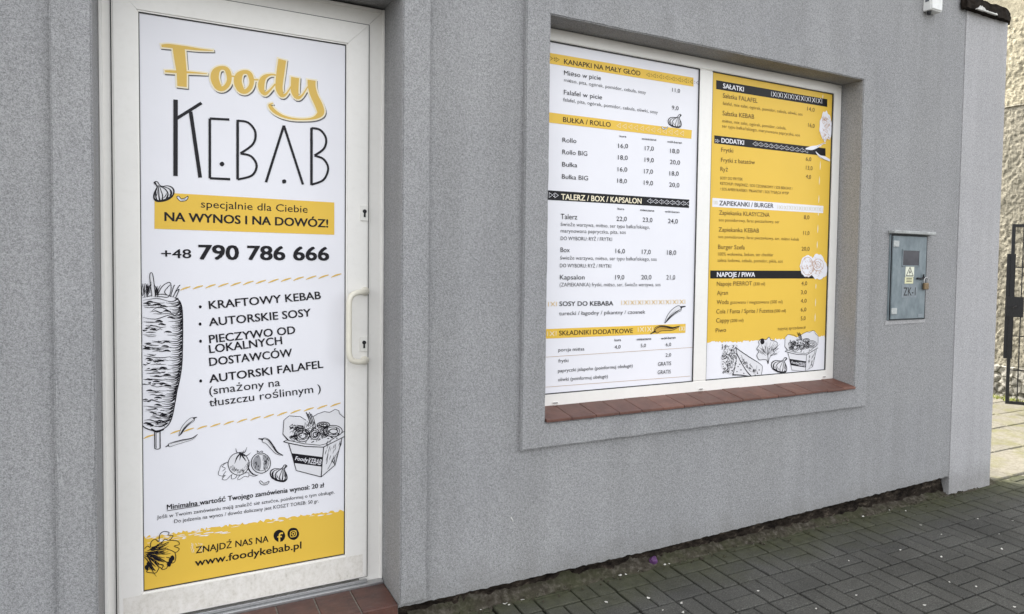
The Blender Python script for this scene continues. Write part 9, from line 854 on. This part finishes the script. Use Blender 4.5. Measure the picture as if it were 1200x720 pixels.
('lettuce_drawing',[('f','sketch_white',0,[3089,981,3079,1004,3049,1009,3017,1010,2998,1035,3011,1058,2995,1075,3014,1098,3009,1118,3035,1134,3067,1126,3092,1141,3108,1121,3136,1116,3160,1102,3153,1075,3124,1062,3139,1045,3112,1032,3097,1009],1),('s','ink',1,[3089,981,3079,1004,3049,1009,3017,1010,2998,1035,3011,1058,2995,1075,3014,1098,3009,1118,3035,1134,3067,1126,3092,1141,3108,1121,3136,1116,3160,1102,3153,1075,3124,1062,3139,1045,3112,1032,3097,1009],3.4,1,0),('s','ink',1,[3105,1030,3124,1039],2.3,0,1),('s','ink',1,[3053,1044,3022,1065],3.4,0,1),('s','ink',1,[3062,1077,3060,1090],2.3,0,1),('s','ink',1,[3105,1026,3132,1034],3.0,0,1),('s','ink',1,[3112,1077,3135,1115],3.4,0,1),('s','ink',1,[3052,1061,3041,1076],3.6,0,1),('s','ink',1,[3090,1035,3093,1050],5.0,0,1),('s','ink',1,[3075,1048,3061,1084],3.3,0,1),('s','ink',1,[3065,1070,3058,1090],3.8,0,1),('s','ink',1,[3100,1037,3129,1077],4.3,0,1),('s','ink',1,[3066,1039,3031,1069],1.7,0,1),('s','ink',1,[3115,1029,3155,1041],5.0,0,1),('s','ink',1,[3142,1065,3161,1075],2.4,0,1),('s','ink',1,[3027,1058,2996,1077],4.6,0,1),('s','ink',1,[3111,1027,3133,1033],2.7,0,1),('s','ink',1,[3073,1045,3055,1074],1.8,0,1),('s','ink',1,[3092,1061,3096,1074],3.6,0,1),('s','ink',1,[3064,1068,3062,1077],4.7,0,1),('s','ink',1,[3111,1060,3140,1099],2.9,0,1),('s','ink',1,[3078,1072,3075,1115],3.1,0,1),('s','ink',1,[3083,1052,3084,1064],2.8,0,1),('s','ink',1,[3046,1040,3010,1056],3.4,0,1),('s','ink',1,[3110,1057,3123,1070],3.0,0,1),('s','ink',1,[3102,1027,3137,1045],3.2,0,1),('s','ink',1,[3043,1044,3007,1063],3.1,0,1),('s','ink',1,[3126,1054,3158,1078],4.9,0,1),('s','ink',1,[3089,1047,3093,1075],4.0,0,1),('s','ink',1,[3083,1035,3080,1047],3.6,0,1),('s','ink',1,[3056,1052,3033,1077],3.7,0,1),('s','ink',1,[3139,1055,3166,1069],4.6,0,1),('s','ink',1,[3046,1076,3025,1106],3.6,0,1),('s','ink',1,[3054,1044,3041,1053],4.5,0,1),('s','ink',1,[3054,1051,3017,1084],3.9,0,1),('s','ink',1,[3141,1036,3157,1039],5.1,0,1),('s','ink',1,[3121,1062,3155,1096],4.7,0,1),('s','ink',1,[3089,1034,3092,1066],5.0,0,1),('s','ink',1,[3093,1040,3104,1080],5.1,0,1),('s','ink',1,[3068,1046,3039,1084],3.4,0,1),('s','ink',1,[3096,1082,3107,1111],3.9,0,1),('s','ink',1,[3134,1034,3152,1038],3.5,0,1),('s','ink',1,[3088,1050,3091,1077],2.1,0,1),('s','ink',1,[3071,1057,3059,1088],4.1,0,1),('s','ink',1,[3124,1045,3170,1073],2.9,0,1),('s','ink',1,[3081,1033,3076,1044],3.3,0,1),('s','ink',1,[3138,1038,3180,1050],1.8,0,1),('s','ink',1,[3063,1074,3058,1093],3.3,0,1),('s','ink',1,[3134,1031,3166,1038],4.0,0,1),('s','ink',1,[3069,1032,3048,1044],4.2,0,1),('s','ink',1,[3125,1060,3153,1083],4.7,0,1),('s','ink',1,[3104,1036,3136,1066],3.5,0,1),('s','ink',1,[3096,1070,3102,1085],2.4,0,1),('s','ink',1,[3062,1048,3045,1067],3.0,0,1),('s','ink',1,[3094,1063,3099,1072],2.5,0,1),('s','ink',1,[3138,1064,3180,1095],3.7,0,1),('s','ink',1,[3069,1032,3025,1059],3.1,0,1),('s','ink',1,[3096,1036,3117,1073],1.9,0,1),('s','ink',1,[3104,1073,3114,1088],3.6,0,1),('s','ink',1,[3079,1034,3055,1073],2.6,0,1),('s','ink',1,[3068,1044,3044,1073],4.1,0,1),('s','ink',1,[3059,1051,3034,1078],4.2,0,1),('s','ink',1,[3128,1063,3145,1074],4.9,0,1),('s','ink',1,[3070,1070,3058,1112],2.2,0,1),('s','ink',1,[3117,1035,3160,1056],1.8,0,1),('s','ink',1,[3085,1077,3089,1086],2.3,0,1),('s','ink',1,[3135,1051,3174,1071],2.8,0,1),('s','ink',1,[3072,1080,3069,1107],2.2,0,1),('s','ink',1,[3089,1035,3094,1076],3.0,0,1),('s','ink',1,[3099,1047,3116,1077],4.3,0,1),('s','ink',1,[3110,1065,3129,1091],4.8,0,1),('s','ink',1,[3069,1042,3057,1055],2.2,0,1),('s','ink',1,[3029,1059,3003,1076],1.7,0,1),('s','ink',1,[3081,1061,3081,1083],3.4,0,1),('s','ink',1,[3084,1039,3077,1074],2.0,0,1),('s','ink',1,[3065,1074,3062,1088],4.3,0,1),('s','ink',1,[3068,1076,3066,1088],3.5,0,1),('f','ink',1,[3055,1116,3051,1105,3042,1100,3031,1102,3023,1112,3023,1124,3030,1133,3041,1134,3050,1128],1),('s','ink',1,[3090,982,3086,1027,3078,1075],[5.4,4.1,2.7],0,0)]),
('garlic_drawing',[('f','sketch_white',0,[3244,1003,3233,1012,3221,1009,3211,999,3193,993,3155,998,3128,992,3117,976,3127,952,3160,933,3203,922,3231,922,3243,936,3240,956,3229,975,3224,990],1),('s','ink',1,[3244,1003,3233,1012,3221,1009,3211,999,3193,993,3155,998,3128,992,3117,976,3127,952,3160,933,3203,922,3231,922,3243,936,3240,956,3229,975,3224,990],[4.0,4.0,4.0,4.0,4.0,4.0,6.6,6.6,6.6,6.6,6.6,6.6,6.6,6.6,6.6,4.0],1,0),('s','ink',1,[3220,996,3229,970,3231,945,3225,926],[2.5,4.4,5.0,6.3],0,1),('s','ink',1,[3215,996,3213,966,3211,942,3203,925],[3.1,4.3,5.6,7.5],0,1),('s','ink',1,[3211,994,3196,968,3187,949,3190,929],[2.5,3.7,4.3,6.2],0,1),('s','ink',1,[3205,992,3171,980,3154,960,3163,937],[3.1,5.0,5.6,7.5],0,1),('s','ink',1,[3192,992,3151,987,3132,972,3138,949],[2.5,4.3,6.2,6.2],0,1),('s','ink',1,[3240,1008,3229,997,3221,980],[6.2,5.0,2.5],0,1),('s','ink',1,[3231,940,3223,953,3220,976],[1.9,3.2,1.3],0,1),('s','ink',1,[3164,964,3169,951,3183,938],[1.8,3.7,1.8],0,1),('s','ink',1,[3234,930,3210,924,3170,933,3140,949],[5.6,7.5,7.5,5.6],0,1),('s','ink',1,[3143,978,3137,966,3145,954],[1.9,3.1,1.9],0,1)]),
('food_box_drawing',[('f','sketch_white',0,[3246,1151,3223,1134,3222,1080,3243,1053,3226,1050,3248,1040,3286,932,3402,899,3465,943,3493,1054,3507,1062,3504,1136,3471,1165,3406,1161,3353,1142,3324,1130],0),('s','ink',2,[3248,1055,3222,1080,3223,1134,3246,1151,3297,1145,3324,1130],2.3,0,2),('s','ink',2,[3353,1142,3377,1154,3406,1161,3431,1157,3456,1169,3474,1163,3477,1150,3504,1132],2.3,0,2),('s','ink',2,[3504,1132,3506,1097,3504,1082],3.0,0,2),('s','ink',2,[3222,1080,3245,1053],2.9,0,2),('s','ink',2,[3225,1050,3251,1042,3324,1026,3407,1019,3507,1058],3.5,0,2),('s','ink',2,[3225,1050,3240,1056,3318,1037,3392,1027,3419,1032,3506,1080],2.3,0,2),('s','ink',2,[3249,1040,3267,993,3286,932,3402,899],2.9,0,2),('s','ink',2,[3402,899,3404,947,3408,1018],3.5,0,2),('s','ink',2,[3402,899,3465,943,3494,1050],2.9,0,2),('s','ink',2,[3431,928,3452,961,3480,1003],1.8,0,2),('s','ink',2,[3452,961,3465,943],3.0,0,2),('f','ink',1,[3264,1002,3404,979,3403,941,3278,962],0),('s','ink',2,[3424,966,3428,975,3431,984],1.5,0,1),('s','ink',2,[3433,995,3437,1004,3440,1013],1.4,0,1),('s','ink',2,[3475,1027,3478,1036,3481,1045],2.6,0,1),('s','ink',2,[3477,1012,3481,1021,3483,1030],1.8,0,1),('s','ink',2,[3451,966,3455,976,3458,985],1.9,0,1),('s','ink',2,[3450,988,3454,997,3456,1007],1.8,0,1),('s','ink',2,[3451,964,3455,974,3457,983],2.5,0,1),('s','ink',2,[3450,948,3453,957,3456,966],2.3,0,1),('s','ink',2,[3450,1030,3453,1040,3456,1049],1.7,0,1),('s','ink',2,[3428,1000,3432,1009,3434,1018],1.8,0,1),('s','ink',2,[3476,984,3480,993,3483,1003],2.3,0,1),('s','ink',2,[3461,998,3464,1008,3467,1017],2.5,0,1),('s','ink',2,[3432,967,3436,976,3438,986],2.3,0,1),('s','ink',2,[3425,973,3428,982,3431,991],2.5,0,1),('s','ink',2,[3431,970,3435,980,3437,989],1.9,0,1),('s','ink',2,[3458,946,3461,955,3464,965],1.4,0,1),('s','ink',2,[3456,993,3459,1002,3462,1012],1.8,0,1),('s','ink',2,[3462,1000,3466,1009,3469,1019],2.0,0,1),('s','ink',2,[3430,996,3434,1005,3436,1015],2.2,0,1),('s','ink',2,[3432,971,3435,980,3438,990],1.4,0,1),('s','ink',2,[3420,1020,3424,1029,3426,1038],1.3,0,1),('s','ink',2,[3472,1010,3475,1020,3478,1029],1.4,0,1),('s','ink',2,[3267,1071,3276,1076,3284,1074],2.4,0,1),('s','ink',2,[3275,1072,3284,1077,3292,1075],3.1,0,1),('s','ink',2,[3251,1080,3260,1086,3268,1084],1.2,0,1),('s','ink',2,[3280,1069,3289,1075,3297,1073],1.2,0,1),('s','ink',2,[3278,1098,3287,1103,3295,1101],1.7,0,1),('s','ink',2,[3258,1055,3267,1061,3275,1059],3.5,0,1),('s','ink',2,[3267,1087,3277,1092,3284,1090],1.3,0,1),('s','ink',2,[3250,1067,3259,1073,3267,1071],2.2,0,1),('s','ink',2,[3263,1093,3272,1099,3280,1097],3.2,0,1),('s','ink',2,[3258,1053,3268,1059,3275,1057],1.9,0,1),('s','ink',2,[3279,1082,3288,1088,3296,1086],2.5,0,1),('s','ink',2,[3270,1052,3280,1058,3287,1056],1.4,0,1),('s','ink',2,[3269,1075,3278,1081,3286,1079],3.1,0,1),('s','ink',2,[3280,1058,3289,1063,3297,1061],1.4,0,1),('s','ink',2,[3251,1081,3260,1086,3268,1084],1.4,0,1),('s','ink',2,[3258,1069,3268,1075,3275,1072],1.3,0,1),('s','ink',2,[3279,1082,3288,1088,3296,1085],1.2,0,1),('s','ink',2,[3255,1065,3264,1070,3272,1068],1.4,0,1),('s','ink',2,[3250,1099,3259,1104,3267,1102],1.3,0,1),('s','ink',2,[3277,1072,3286,1077,3294,1075],2.0,0,1),('s','ink',2,[3266,1074,3275,1080,3283,1078],1.3,0,1),('s','ink',2,[3280,1063,3289,1068,3297,1066],1.9,0,1),('s','ink',2,[3268,1092,3278,1097,3286,1095],2.6,0,1),('s','ink',2,[3259,1066,3268,1071,3276,1069],1.9,0,1),('s','ink',2,[3273,1067,3283,1072,3291,1070],3.4,0,1),('s','ink',2,[3279,1060,3288,1065,3296,1063],3.1,0,1),('s','ink',2,[3256,1084,3265,1090,3273,1088],1.7,0,1),('s','ink',2,[3261,1064,3271,1069,3278,1067],1.5,0,1),('s','ink',2,[3266,1097,3276,1102,3284,1100],1.7,0,1),('s','ink',2,[3273,1061,3282,1066,3290,1064],2.3,0,1),('s','ink',2,[3283,1065,3292,1070,3300,1068],1.4,0,1),('s','ink',2,[3283,1066,3292,1072,3300,1070],2.7,0,1),('s','ink',2,[3259,1078,3268,1084,3276,1082],1.4,0,1),('s','ink',2,[3278,1053,3287,1059,3295,1057],2.6,0,1),('s','ink',2,[3265,1098,3275,1104,3283,1102],2.9,0,1),('s','ink',2,[3258,1057,3268,1062,3275,1060],1.6,0,1),('s','ink',2,[3254,1098,3263,1103,3271,1101],2.6,0,1),('s','ink',2,[3256,1070,3265,1075,3273,1073],3.1,0,1),('s','ink',2,[3252,1075,3261,1081,3269,1078],1.2,0,1),('s','ink',2,[3252,1060,3262,1066,3269,1064],3.2,0,1),('s','ink',2,[3342,1070,3338,1057,3326,1048,3308,1045,3291,1050,3278,1060,3272,1073,3276,1086,3289,1095,3306,1098,3324,1094,3337,1083],2.9,1,0),('s','ink',2,[3332,1070,3329,1061,3320,1055,3308,1053,3295,1056,3286,1063,3282,1073,3285,1082,3294,1088,3306,1090,3319,1087,3329,1080],2.3,1,0),('s','ink',2,[3325,1069,3323,1063,3315,1059,3305,1059,3297,1064,3294,1070,3297,1077,3304,1080,3314,1080,3322,1076],3.5,1,0),('s','ink',2,[3494,1080,3488,1069,3472,1062,3450,1060,3428,1064,3412,1073,3406,1084,3411,1095,3427,1102,3448,1105,3471,1101,3487,1092],3.0,1,0),('s','ink',2,[3481,1081,3477,1073,3466,1068,3450,1066,3434,1069,3422,1076,3418,1084,3422,1091,3433,1096,3449,1098,3465,1095,3477,1089],2.4,1,0),('s','ink',2,[3472,1079,3468,1074,3458,1071,3446,1072,3436,1076,3432,1081,3436,1087,3446,1090,3458,1089,3468,1085],3.6,1,0),('s','ink',2,[3433,1106,3430,1101,3419,1097,3404,1096,3389,1098,3378,1103,3374,1109,3378,1115,3388,1119,3403,1120,3418,1118,3429,1113],3.0,1,0),('s','ink',2,[3425,1107,3422,1103,3415,1100,3404,1099,3393,1101,3385,1104,3382,1109,3385,1113,3393,1115,3403,1116,3414,1115,3422,1111],2.3,1,0),('s','ink',2,[3420,1105,3417,1102,3410,1101,3402,1101,3396,1103,3393,1106,3395,1109,3402,1111,3410,1110,3417,1108],3.5,1,0),('s','ink',2,[3430,1077,3427,1067,3420,1060,3411,1058,3401,1061,3393,1069,3390,1078,3392,1088,3399,1095,3409,1097,3419,1094,3427,1086],3.0,1,0),('s','ink',2,[3424,1077,3422,1070,3417,1065,3410,1064,3403,1066,3398,1071,3396,1078,3397,1085,3402,1090,3409,1091,3416,1089,3422,1084],2.3,1,0),('s','ink',2,[3421,1075,3420,1071,3415,1068,3410,1068,3405,1071,3403,1076,3405,1081,3409,1084,3415,1083,3419,1080],3.5,1,0),('s','ink',2,[3388,1072,3385,1062,3377,1054,3366,1052,3355,1055,3347,1063,3344,1074,3346,1085,3354,1092,3365,1094,3376,1091,3384,1083],3.0,1,0),('s','ink',2,[3382,1072,3380,1065,3374,1060,3366,1058,3358,1060,3352,1066,3350,1074,3352,1081,3357,1086,3365,1088,3373,1086,3379,1080],2.3,1,0),('s','ink',2,[3378,1071,3376,1066,3372,1063,3365,1063,3360,1066,3358,1072,3360,1077,3365,1080,3371,1080,3376,1076],3.5,1,0),('s','ink',2,[3315,1097,3313,1090,3306,1086,3297,1085,3288,1087,3281,1092,3278,1098,3280,1104,3287,1109,3296,1110,3305,1108,3312,1103],2.9,1,0),('s','ink',2,[3310,1097,3308,1092,3303,1089,3297,1088,3290,1090,3285,1093,3283,1098,3285,1102,3290,1105,3296,1106,3303,1105,3308,1101],2.3,1,0),('s','ink',2,[3307,1095,3306,1092,3302,1090,3297,1091,3292,1093,3291,1096,3292,1099,3296,1101,3301,1100,3306,1098],3.5,1,0),('s','ink',2,[3382,1067,3386,1069,3385,1070],4.2,0,1),('s','ink',2,[3381,1064,3382,1066,3379,1068],4.1,0,1),('s','ink',2,[3252,1099,3253,1091,3251,1086],4.0,0,1),('s','ink',2,[3291,1092,3297,1088,3298,1086],1.8,0,1),('s','ink',2,[3296,1073,3294,1072,3290,1071],2.9,0,1),('s','ink',2,[3408,1084,3410,1078,3407,1074],2.7,0,1),('s','ink',2,[3346,1096,3347,1098,3345,1100],3.6,0,1),('s','ink',2,[3370,1060,3377,1064,3378,1066],3.0,0,1),('s','ink',2,[3359,1046,3365,1052,3366,1056],3.6,0,1),('s','ink',2,[3333,1096,3336,1093,3335,1091],3.8,0,1),('s','ink',2,[3346,1074,3346,1069,3342,1065],2.5,0,1),('s','ink',2,[3361,1110,3364,1116,3362,1120],4.0,0,1),('s','ink',2,[3320,1055,3319,1061,3316,1066],3.6,0,1),('s','ink',2,[3290,1070,3292,1067,3290,1066],3.0,0,1),('s','ink',2,[3335,1055,3340,1054,3341,1053],3.0,0,1),('s','ink',2,[3294,1098,3301,1096,3302,1094],2.0,0,1),('s','ink',2,[3319,1077,3325,1071,3326,1068],4.0,0,1),('s','ink',2,[3327,1100,3329,1095,3328,1091],4.1,0,1),('s','ink',2,[3324,1093,3331,1094,3332,1095],2.0,0,1),('s','ink',2,[3330,1057,3332,1060,3331,1062],3.0,0,1),('s','ink',2,[3413,1089,3418,1095,3417,1100],2.4,0,1),('s','ink',2,[3334,1075,3344,1078,3348,1080],2.9,0,1),('s','ink',2,[3328,1077,3338,1081,3340,1083],4.1,0,1),('s','ink',2,[3325,1068,3324,1065,3320,1064],3.4,0,1),('s','ink',2,[3331,1107,3337,1105,3338,1105],2.3,0,1),('s','ink',2,[3386,1087,3381,1091,3374,1094],1.9,0,1),('s','ink',2,[3363,1054,3360,1056,3354,1057],2.2,0,1),('s','ink',2,[3364,1046,3359,1042,3353,1039],3.8,0,1),('s','ink',2,[3296,1085,3304,1079,3305,1075],3.6,0,1),('s','ink',2,[3309,1096,3310,1103,3307,1108],2.8,0,1),('s','ink',2,[3424,1083,3428,1086,3427,1089],2.7,0,1),('s','ink',2,[3335,1081,3329,1080,3321,1079],3.7,0,1),('s','ink',2,[3326,1112,3326,1115,3323,1118],3.3,0,1),('s','ink',2,[3353,1056,3352,1055,3347,1054],3.9,0,1),('s','ink',2,[3428,1082,3422,1084,3414,1086],2.4,0,1),('s','ink',2,[3389,1056,3396,1053,3398,1051],1.7,0,1),('s','ink',2,[3343,1073,3351,1070,3353,1069],4.2,0,1),('s','ink',2,[3380,1075,3384,1069,3384,1065],2.0,0,1),('s','ink',2,[3348,1079,3346,1082,3341,1084],3.6,0,1),('s','ink',2,[3384,1085,3390,1083,3390,1081],2.6,0,1),('s','ink',2,[3354,1072,3362,1077,3365,1080],2.8,0,1),('s','ink',2,[3360,1046,3361,1040,3359,1036],2.5,0,1),('s','ink',2,[3320,1076,3322,1082,3321,1086],2.7,0,1),('s','ink',2,[3276,1064,3275,1065,3271,1065],4.2,0,1),('s','ink',2,[3335,1053,3338,1056,3337,1058],2.2,0,1),('s','ink',2,[3379,1082,3387,1079,3388,1078],3.6,0,1),('s','ink',2,[3261,1096,3260,1096,3256,1097],3.5,0,1),('s','ink',2,[3277,1075,3282,1072,3281,1070],4.4,0,1),('s','ink',2,[3356,1084,3358,1080,3355,1077],3.9,0,1),('s','ink',2,[3450,1083,3458,1079,3459,1076],4.1,0,1),('s','ink',2,[3298,1099,3294,1095,3289,1092],2.8,0,1),('s','ink',2,[3328,1101,3331,1105,3329,1107],2.6,0,1),('s','ink',2,[3303,1102,3300,1101,3295,1101],3.0,0,1),('s','ink',2,[3306,1079,3310,1082,3309,1085],3.0,0,1),('s','ink',2,[3357,1048,3363,1045,3364,1043],2.3,0,1),('s','ink',2,[3364,1107,3373,1105,3375,1104],2.1,0,1),('s','ink',2,[3336,1068,3342,1063,3342,1060],1.8,0,1),('s','ink',2,[3331,1109,3328,1109,3322,1110],2.3,0,1),('s','ink',2,[3298,1090,3296,1090,3291,1090],3.8,0,1),('s','ink',2,[3467,1068,3473,1070,3473,1072],3.7,0,1),('s','ink',2,[3303,1100,3305,1106,3304,1111],3.3,0,1),('s','ink',2,[3310,1078,3311,1083,3308,1086],3.2,0,1),('s','ink',2,[3284,1095,3289,1090,3289,1086],2.8,0,1),('s','ink',2,[3332,1073,3331,1077,3327,1079],2.4,0,1),('s','ink',2,[3440,1078,3440,1072,3437,1069],2.8,0,1),('s','ink',2,[3354,1097,3352,1098,3348,1100],3.3,0,1),('s','ink',2,[3342,1073,3342,1077,3338,1079],3.8,0,1),('s','ink',2,[3369,1078,3373,1079,3373,1080],3.5,0,1),('s','ink',2,[3330,1076,3324,1079,3316,1081],2.4,0,1),('s','ink',2,[3331,1076,3325,1074,3318,1073],2.7,0,1),('s','ink',2,[3391,1079,3397,1078,3398,1077],2.2,0,1),('s','ink',2,[3344,1076,3345,1083,3342,1088],4.3,0,1),('s','ink',2,[3431,1052,3430,1047,3427,1044],4.2,0,1),('s','ink',2,[3375,1092,3374,1094,3369,1096],4.0,0,1),('s','ink',2,[3356,1071,3359,1077,3358,1082],3.2,0,1),('s','ink',2,[3299,1090,3306,1095,3307,1099],4.0,0,1),('s','ink',2,[3271,1110,3269,1115,3265,1118],2.7,0,1),('s','ink',2,[3326,1089,3331,1091,3330,1092],2.7,0,1),('s','ink',2,[3352,1080,3345,1080,3338,1080],3.4,0,1),('s','ink',2,[3325,1112,3322,1111,3316,1111],4.2,0,1),('s','ink',2,[3359,1076,3359,1080,3356,1082],4.2,0,1),('s','ink',2,[3389,1036,3384,1037,3378,1038],1.9,0,1),('s','ink',2,[3375,1064,3374,1063,3370,1062],4.3,0,1),('s','ink',2,[3265,1110,3266,1107,3264,1106],4.4,0,1),('s','ink',2,[3370,1064,3374,1066,3374,1067],4.3,0,1),('s','ink',2,[3408,1094,3418,1094,3422,1093],4.1,0,1),('s','ink',2,[3426,1058,3423,1063,3418,1066],3.6,0,1),('s','ink',2,[3289,1097,3289,1091,3286,1087],4.0,0,1),('s','ink',2,[3384,1074,3386,1070,3384,1068],3.0,0,1),('s','ink',2,[3367,1088,3374,1086,3375,1084],1.6,0,1),('s','ink',2,[3283,1095,3290,1096,3292,1096],1.7,0,1),('s','ink',2,[3351,1078,3358,1076,3359,1075],2.3,0,1),('s','ink',2,[3334,1086,3331,1089,3326,1091],3.0,0,1),('s','ink',2,[3396,1080,3396,1073,3392,1068],4.6,0,1),('s','ink',2,[3280,1092,3275,1090,3268,1089],3.9,0,1),('s','ink',2,[3262,1114,3269,1109,3270,1106],3.1,0,1),('s','ink',2,[3321,1092,3326,1097,3327,1101],3.5,0,1),('s','ink',2,[3385,1060,3393,1060,3395,1060],3.1,0,1),('s','ink',2,[3368,1092,3375,1093,3376,1093],4.1,0,1),('s','ink',2,[3269,1080,3277,1079,3280,1079],2.4,0,1),('s','ink',2,[3383,1076,3385,1073,3384,1070],3.4,0,1),('s','ink',2,[3323,1073,3326,1078,3324,1081],3.0,0,1),('s','ink',2,[3379,1036,3385,1038,3386,1039],3.0,0,1),('s','ink',2,[3329,1110,3325,1110,3318,1109],3.9,0,1),('s','ink',2,[3416,1085,3412,1088,3407,1091],4.2,0,1),('s','ink',2,[3349,1072,3348,1078,3344,1082],2.4,0,1),('s','ink',2,[3392,1082,3396,1088,3396,1092],4.4,0,1),('s','ink',2,[3447,1070,3449,1074,3447,1077],4.7,0,1),('s','ink',2,[3385,1081,3394,1081,3397,1081],2.0,0,1),('s','ink',2,[3341,1100,3338,1099,3333,1099],3.6,0,1),('s','ink',2,[3306,1041,3312,1038,3313,1036],2.9,0,1),('s','ink',2,[3285,1085,3282,1080,3276,1077],2.7,0,1),('s','ink',2,[3377,1056,3376,1059,3371,1062],4.2,0,1),('s','ink',2,[3312,1076,3314,1072,3313,1070],1.9,0,1),('s','ink',2,[3333,1099,3330,1096,3325,1094],2.9,0,1),('s','ink',2,[3409,1062,3404,1062,3397,1063],1.9,0,1),('s','ink',2,[3392,1104,3400,1099,3402,1096],2.4,0,1),('s','ink',2,[3334,1069,3333,1063,3329,1059],2.8,0,1),('s','ink',2,[3373,1073,3370,1072,3365,1072],2.6,0,1),('s','ink',2,[3407,1074,3414,1069,3416,1066],2.6,0,1),('s','ink',2,[3355,1104,3355,1101,3352,1100],4.3,0,1),('s','ink',2,[3378,1084,3380,1081,3378,1080],3.6,0,1),('s','ink',2,[3288,1082,3296,1077,3298,1074],4.7,0,1),('s','ink',2,[3347,1073,3349,1076,3346,1078],3.3,0,1),('s','ink',2,[3323,1086,3333,1083,3336,1081],2.7,0,1),('s','ink',2,[3373,1099,3374,1105,3371,1109],3.3,0,1),('s','ink',2,[3353,1100,3355,1094,3353,1090],4.6,0,1),('s','ink',2,[3299,1054,3294,1052,3287,1051],3.0,0,1),('s','ink',2,[3323,1162,3335,1138,3344,1112],2.9,0,2),('s','ink',2,[3331,1155,3342,1138,3352,1112],3.4,0,2),('s','ink',2,[3338,1161,3350,1138,3359,1112],4.4,0,2),('s','ink',2,[3345,1155,3357,1137,3366,1111],3.6,0,2),('s','ink',2,[3325,1120,3316,1120],3.3,0,1),('s','ink',2,[3353,1117,3352,1119],3.3,0,1),('s','ink',2,[3365,1113,3359,1102],4.0,0,1),('s','ink',2,[3341,1109,3335,1118],5.8,0,1),('s','ink',2,[3372,1122,3379,1107],5.0,0,1),('s','ink',2,[3331,1118,3339,1119],3.3,0,1),('s','ink',2,[3373,1107,3383,1101],4.1,0,1),('s','ink',2,[3318,1114,3326,1124],4.3,0,1),('s','ink',2,[3336,1116,3338,1109],3.2,0,1),('s','ink',2,[3349,1115,3356,1109],3.7,0,1),('s','ink',2,[3332,1113,3338,1115],3.2,0,1),('s','ink',2,[3330,1117,3332,1102],5.9,0,1),('s','ink',2,[3359,1110,3366,1114],4.0,0,1),('s','ink',2,[3318,1116,3316,1114],3.8,0,1)]),
('ink_dot',[('f','ink',0,[3145,913,3143,910,3139,909,3135,911,3134,914,3135,917,3139,918,3143,916],1)])]
LITTER = [(4.03, 0.058), (4.117, -0.071), (3.989, -0.269), (3.972, -0.417), (3.548, -0.453), (3.167, -0.417), (3.674, -0.617), (4.302, -0.571), (4.598, -0.483), (4.094, -0.707), (2.88, -0.701), (3.097, -0.916), (3.475, -1.126), (2.602, -0.704), (3.777, 0.074), (4.421, -0.365), (3.511, -0.915), (3.433, -0.823), (1.958, -0.27), (1.953, -0.391), (2.069, -0.377), (2.481, -0.45), (2.068, 0.08), (1.997, 0.134), (1.965, -0.013), (1.421, 0.015), (2.241, 0.082), (2.269, 0.068), (1.217, 0.081), (1.428, 0.022), (1.964, -0.015), (1.76, -0.21), (1.335, 0.127), (1.349, -0.031), (1.964, -0.013), (1.761, -0.212), (2.071, -0.378), (2.066, 0.086), (2.022, -0.45)]
poster('door_poster', 'tall white and yellow advertising poster on the shop door with doner and food box drawings', 'poster', (PX0, PX1, PZ0, PZ1), YP, DOOR_TEXT, DOOR_QUAD, DOOR_DRAW)
poster('menu_poster', 'white printed menu with yellow and black heading bands in the left window pane', 'menu', (1.602, 2.5205, .9185, 2.6275), .148, WHITE_TEXT, WHITE_QUAD, WHITE_DRAW)
poster('menu_poster', 'yellow printed menu with food sketches along its white foot in the right window pane', 'menu', (2.6125, 3.5685, .9185, 2.6275), .148, YELLOW_TEXT, YELLOW_QUAD, YELLOW_DRAW)
bm = put_text('ZK-1', 4.08, 1.386, 4.2, 1.386, .052, .6, -.0262); link('plate_lettering', bm, M['dark'], pl, recalc=False)
# ================================================================== litter on the pavement
proto = None
for k, (x, y) in enumerate(LITTER):
    y = min(y, -.015)
    if k < 6:
        bm = bmesh.new(); n = 7; r = random.uniform(.007, .011)
        ring = [(r * (1.6 if i % 3 else 1) * math.cos(6.283 * i / n), r * random.uniform(.6, 1.1) * math.sin(6.283 * i / n)) for i in range(n)]
        prism(bm, ring, 0, random.uniform(.002, .004)); 
        for v in bm.verts: v.co.z += abs(v.co.x) * random.uniform(.1, .5)
        o = solo('paper_scrap', bm, M['scrap'], 'small pale scrap littering the dark paving', 'litter', 'pale scraps littering the paving')
        if proto is None: proto = []
        proto.append(o)
    else:
        o = proto[k % 6].copy(); C.objects.link(o)
    o.location = (x, y, gz(y) + .002); o.rotation_euler = (random.uniform(-.15, .15), random.uniform(-.15, .15), random.uniform(0, 6.28)); s = random.uniform(.35, .8); o.scale = (s, s, s)
bm = bmesh.new(); r = bmesh.ops.create_icosphere(bm, subdivisions=2, radius=.022)
for v in r['verts']: v.co = Vector((v.co.x * 1.1, v.co.y * .7, v.co.z * 1.0)) * (1 + .5 * noise.noise(v.co * 60))
o = solo('crumpled_wrapper', bm, M['purple'], 'crumpled purple wrapper lying at the foot of the wall', 'litter'); o.location = (2.19, .015, .022)
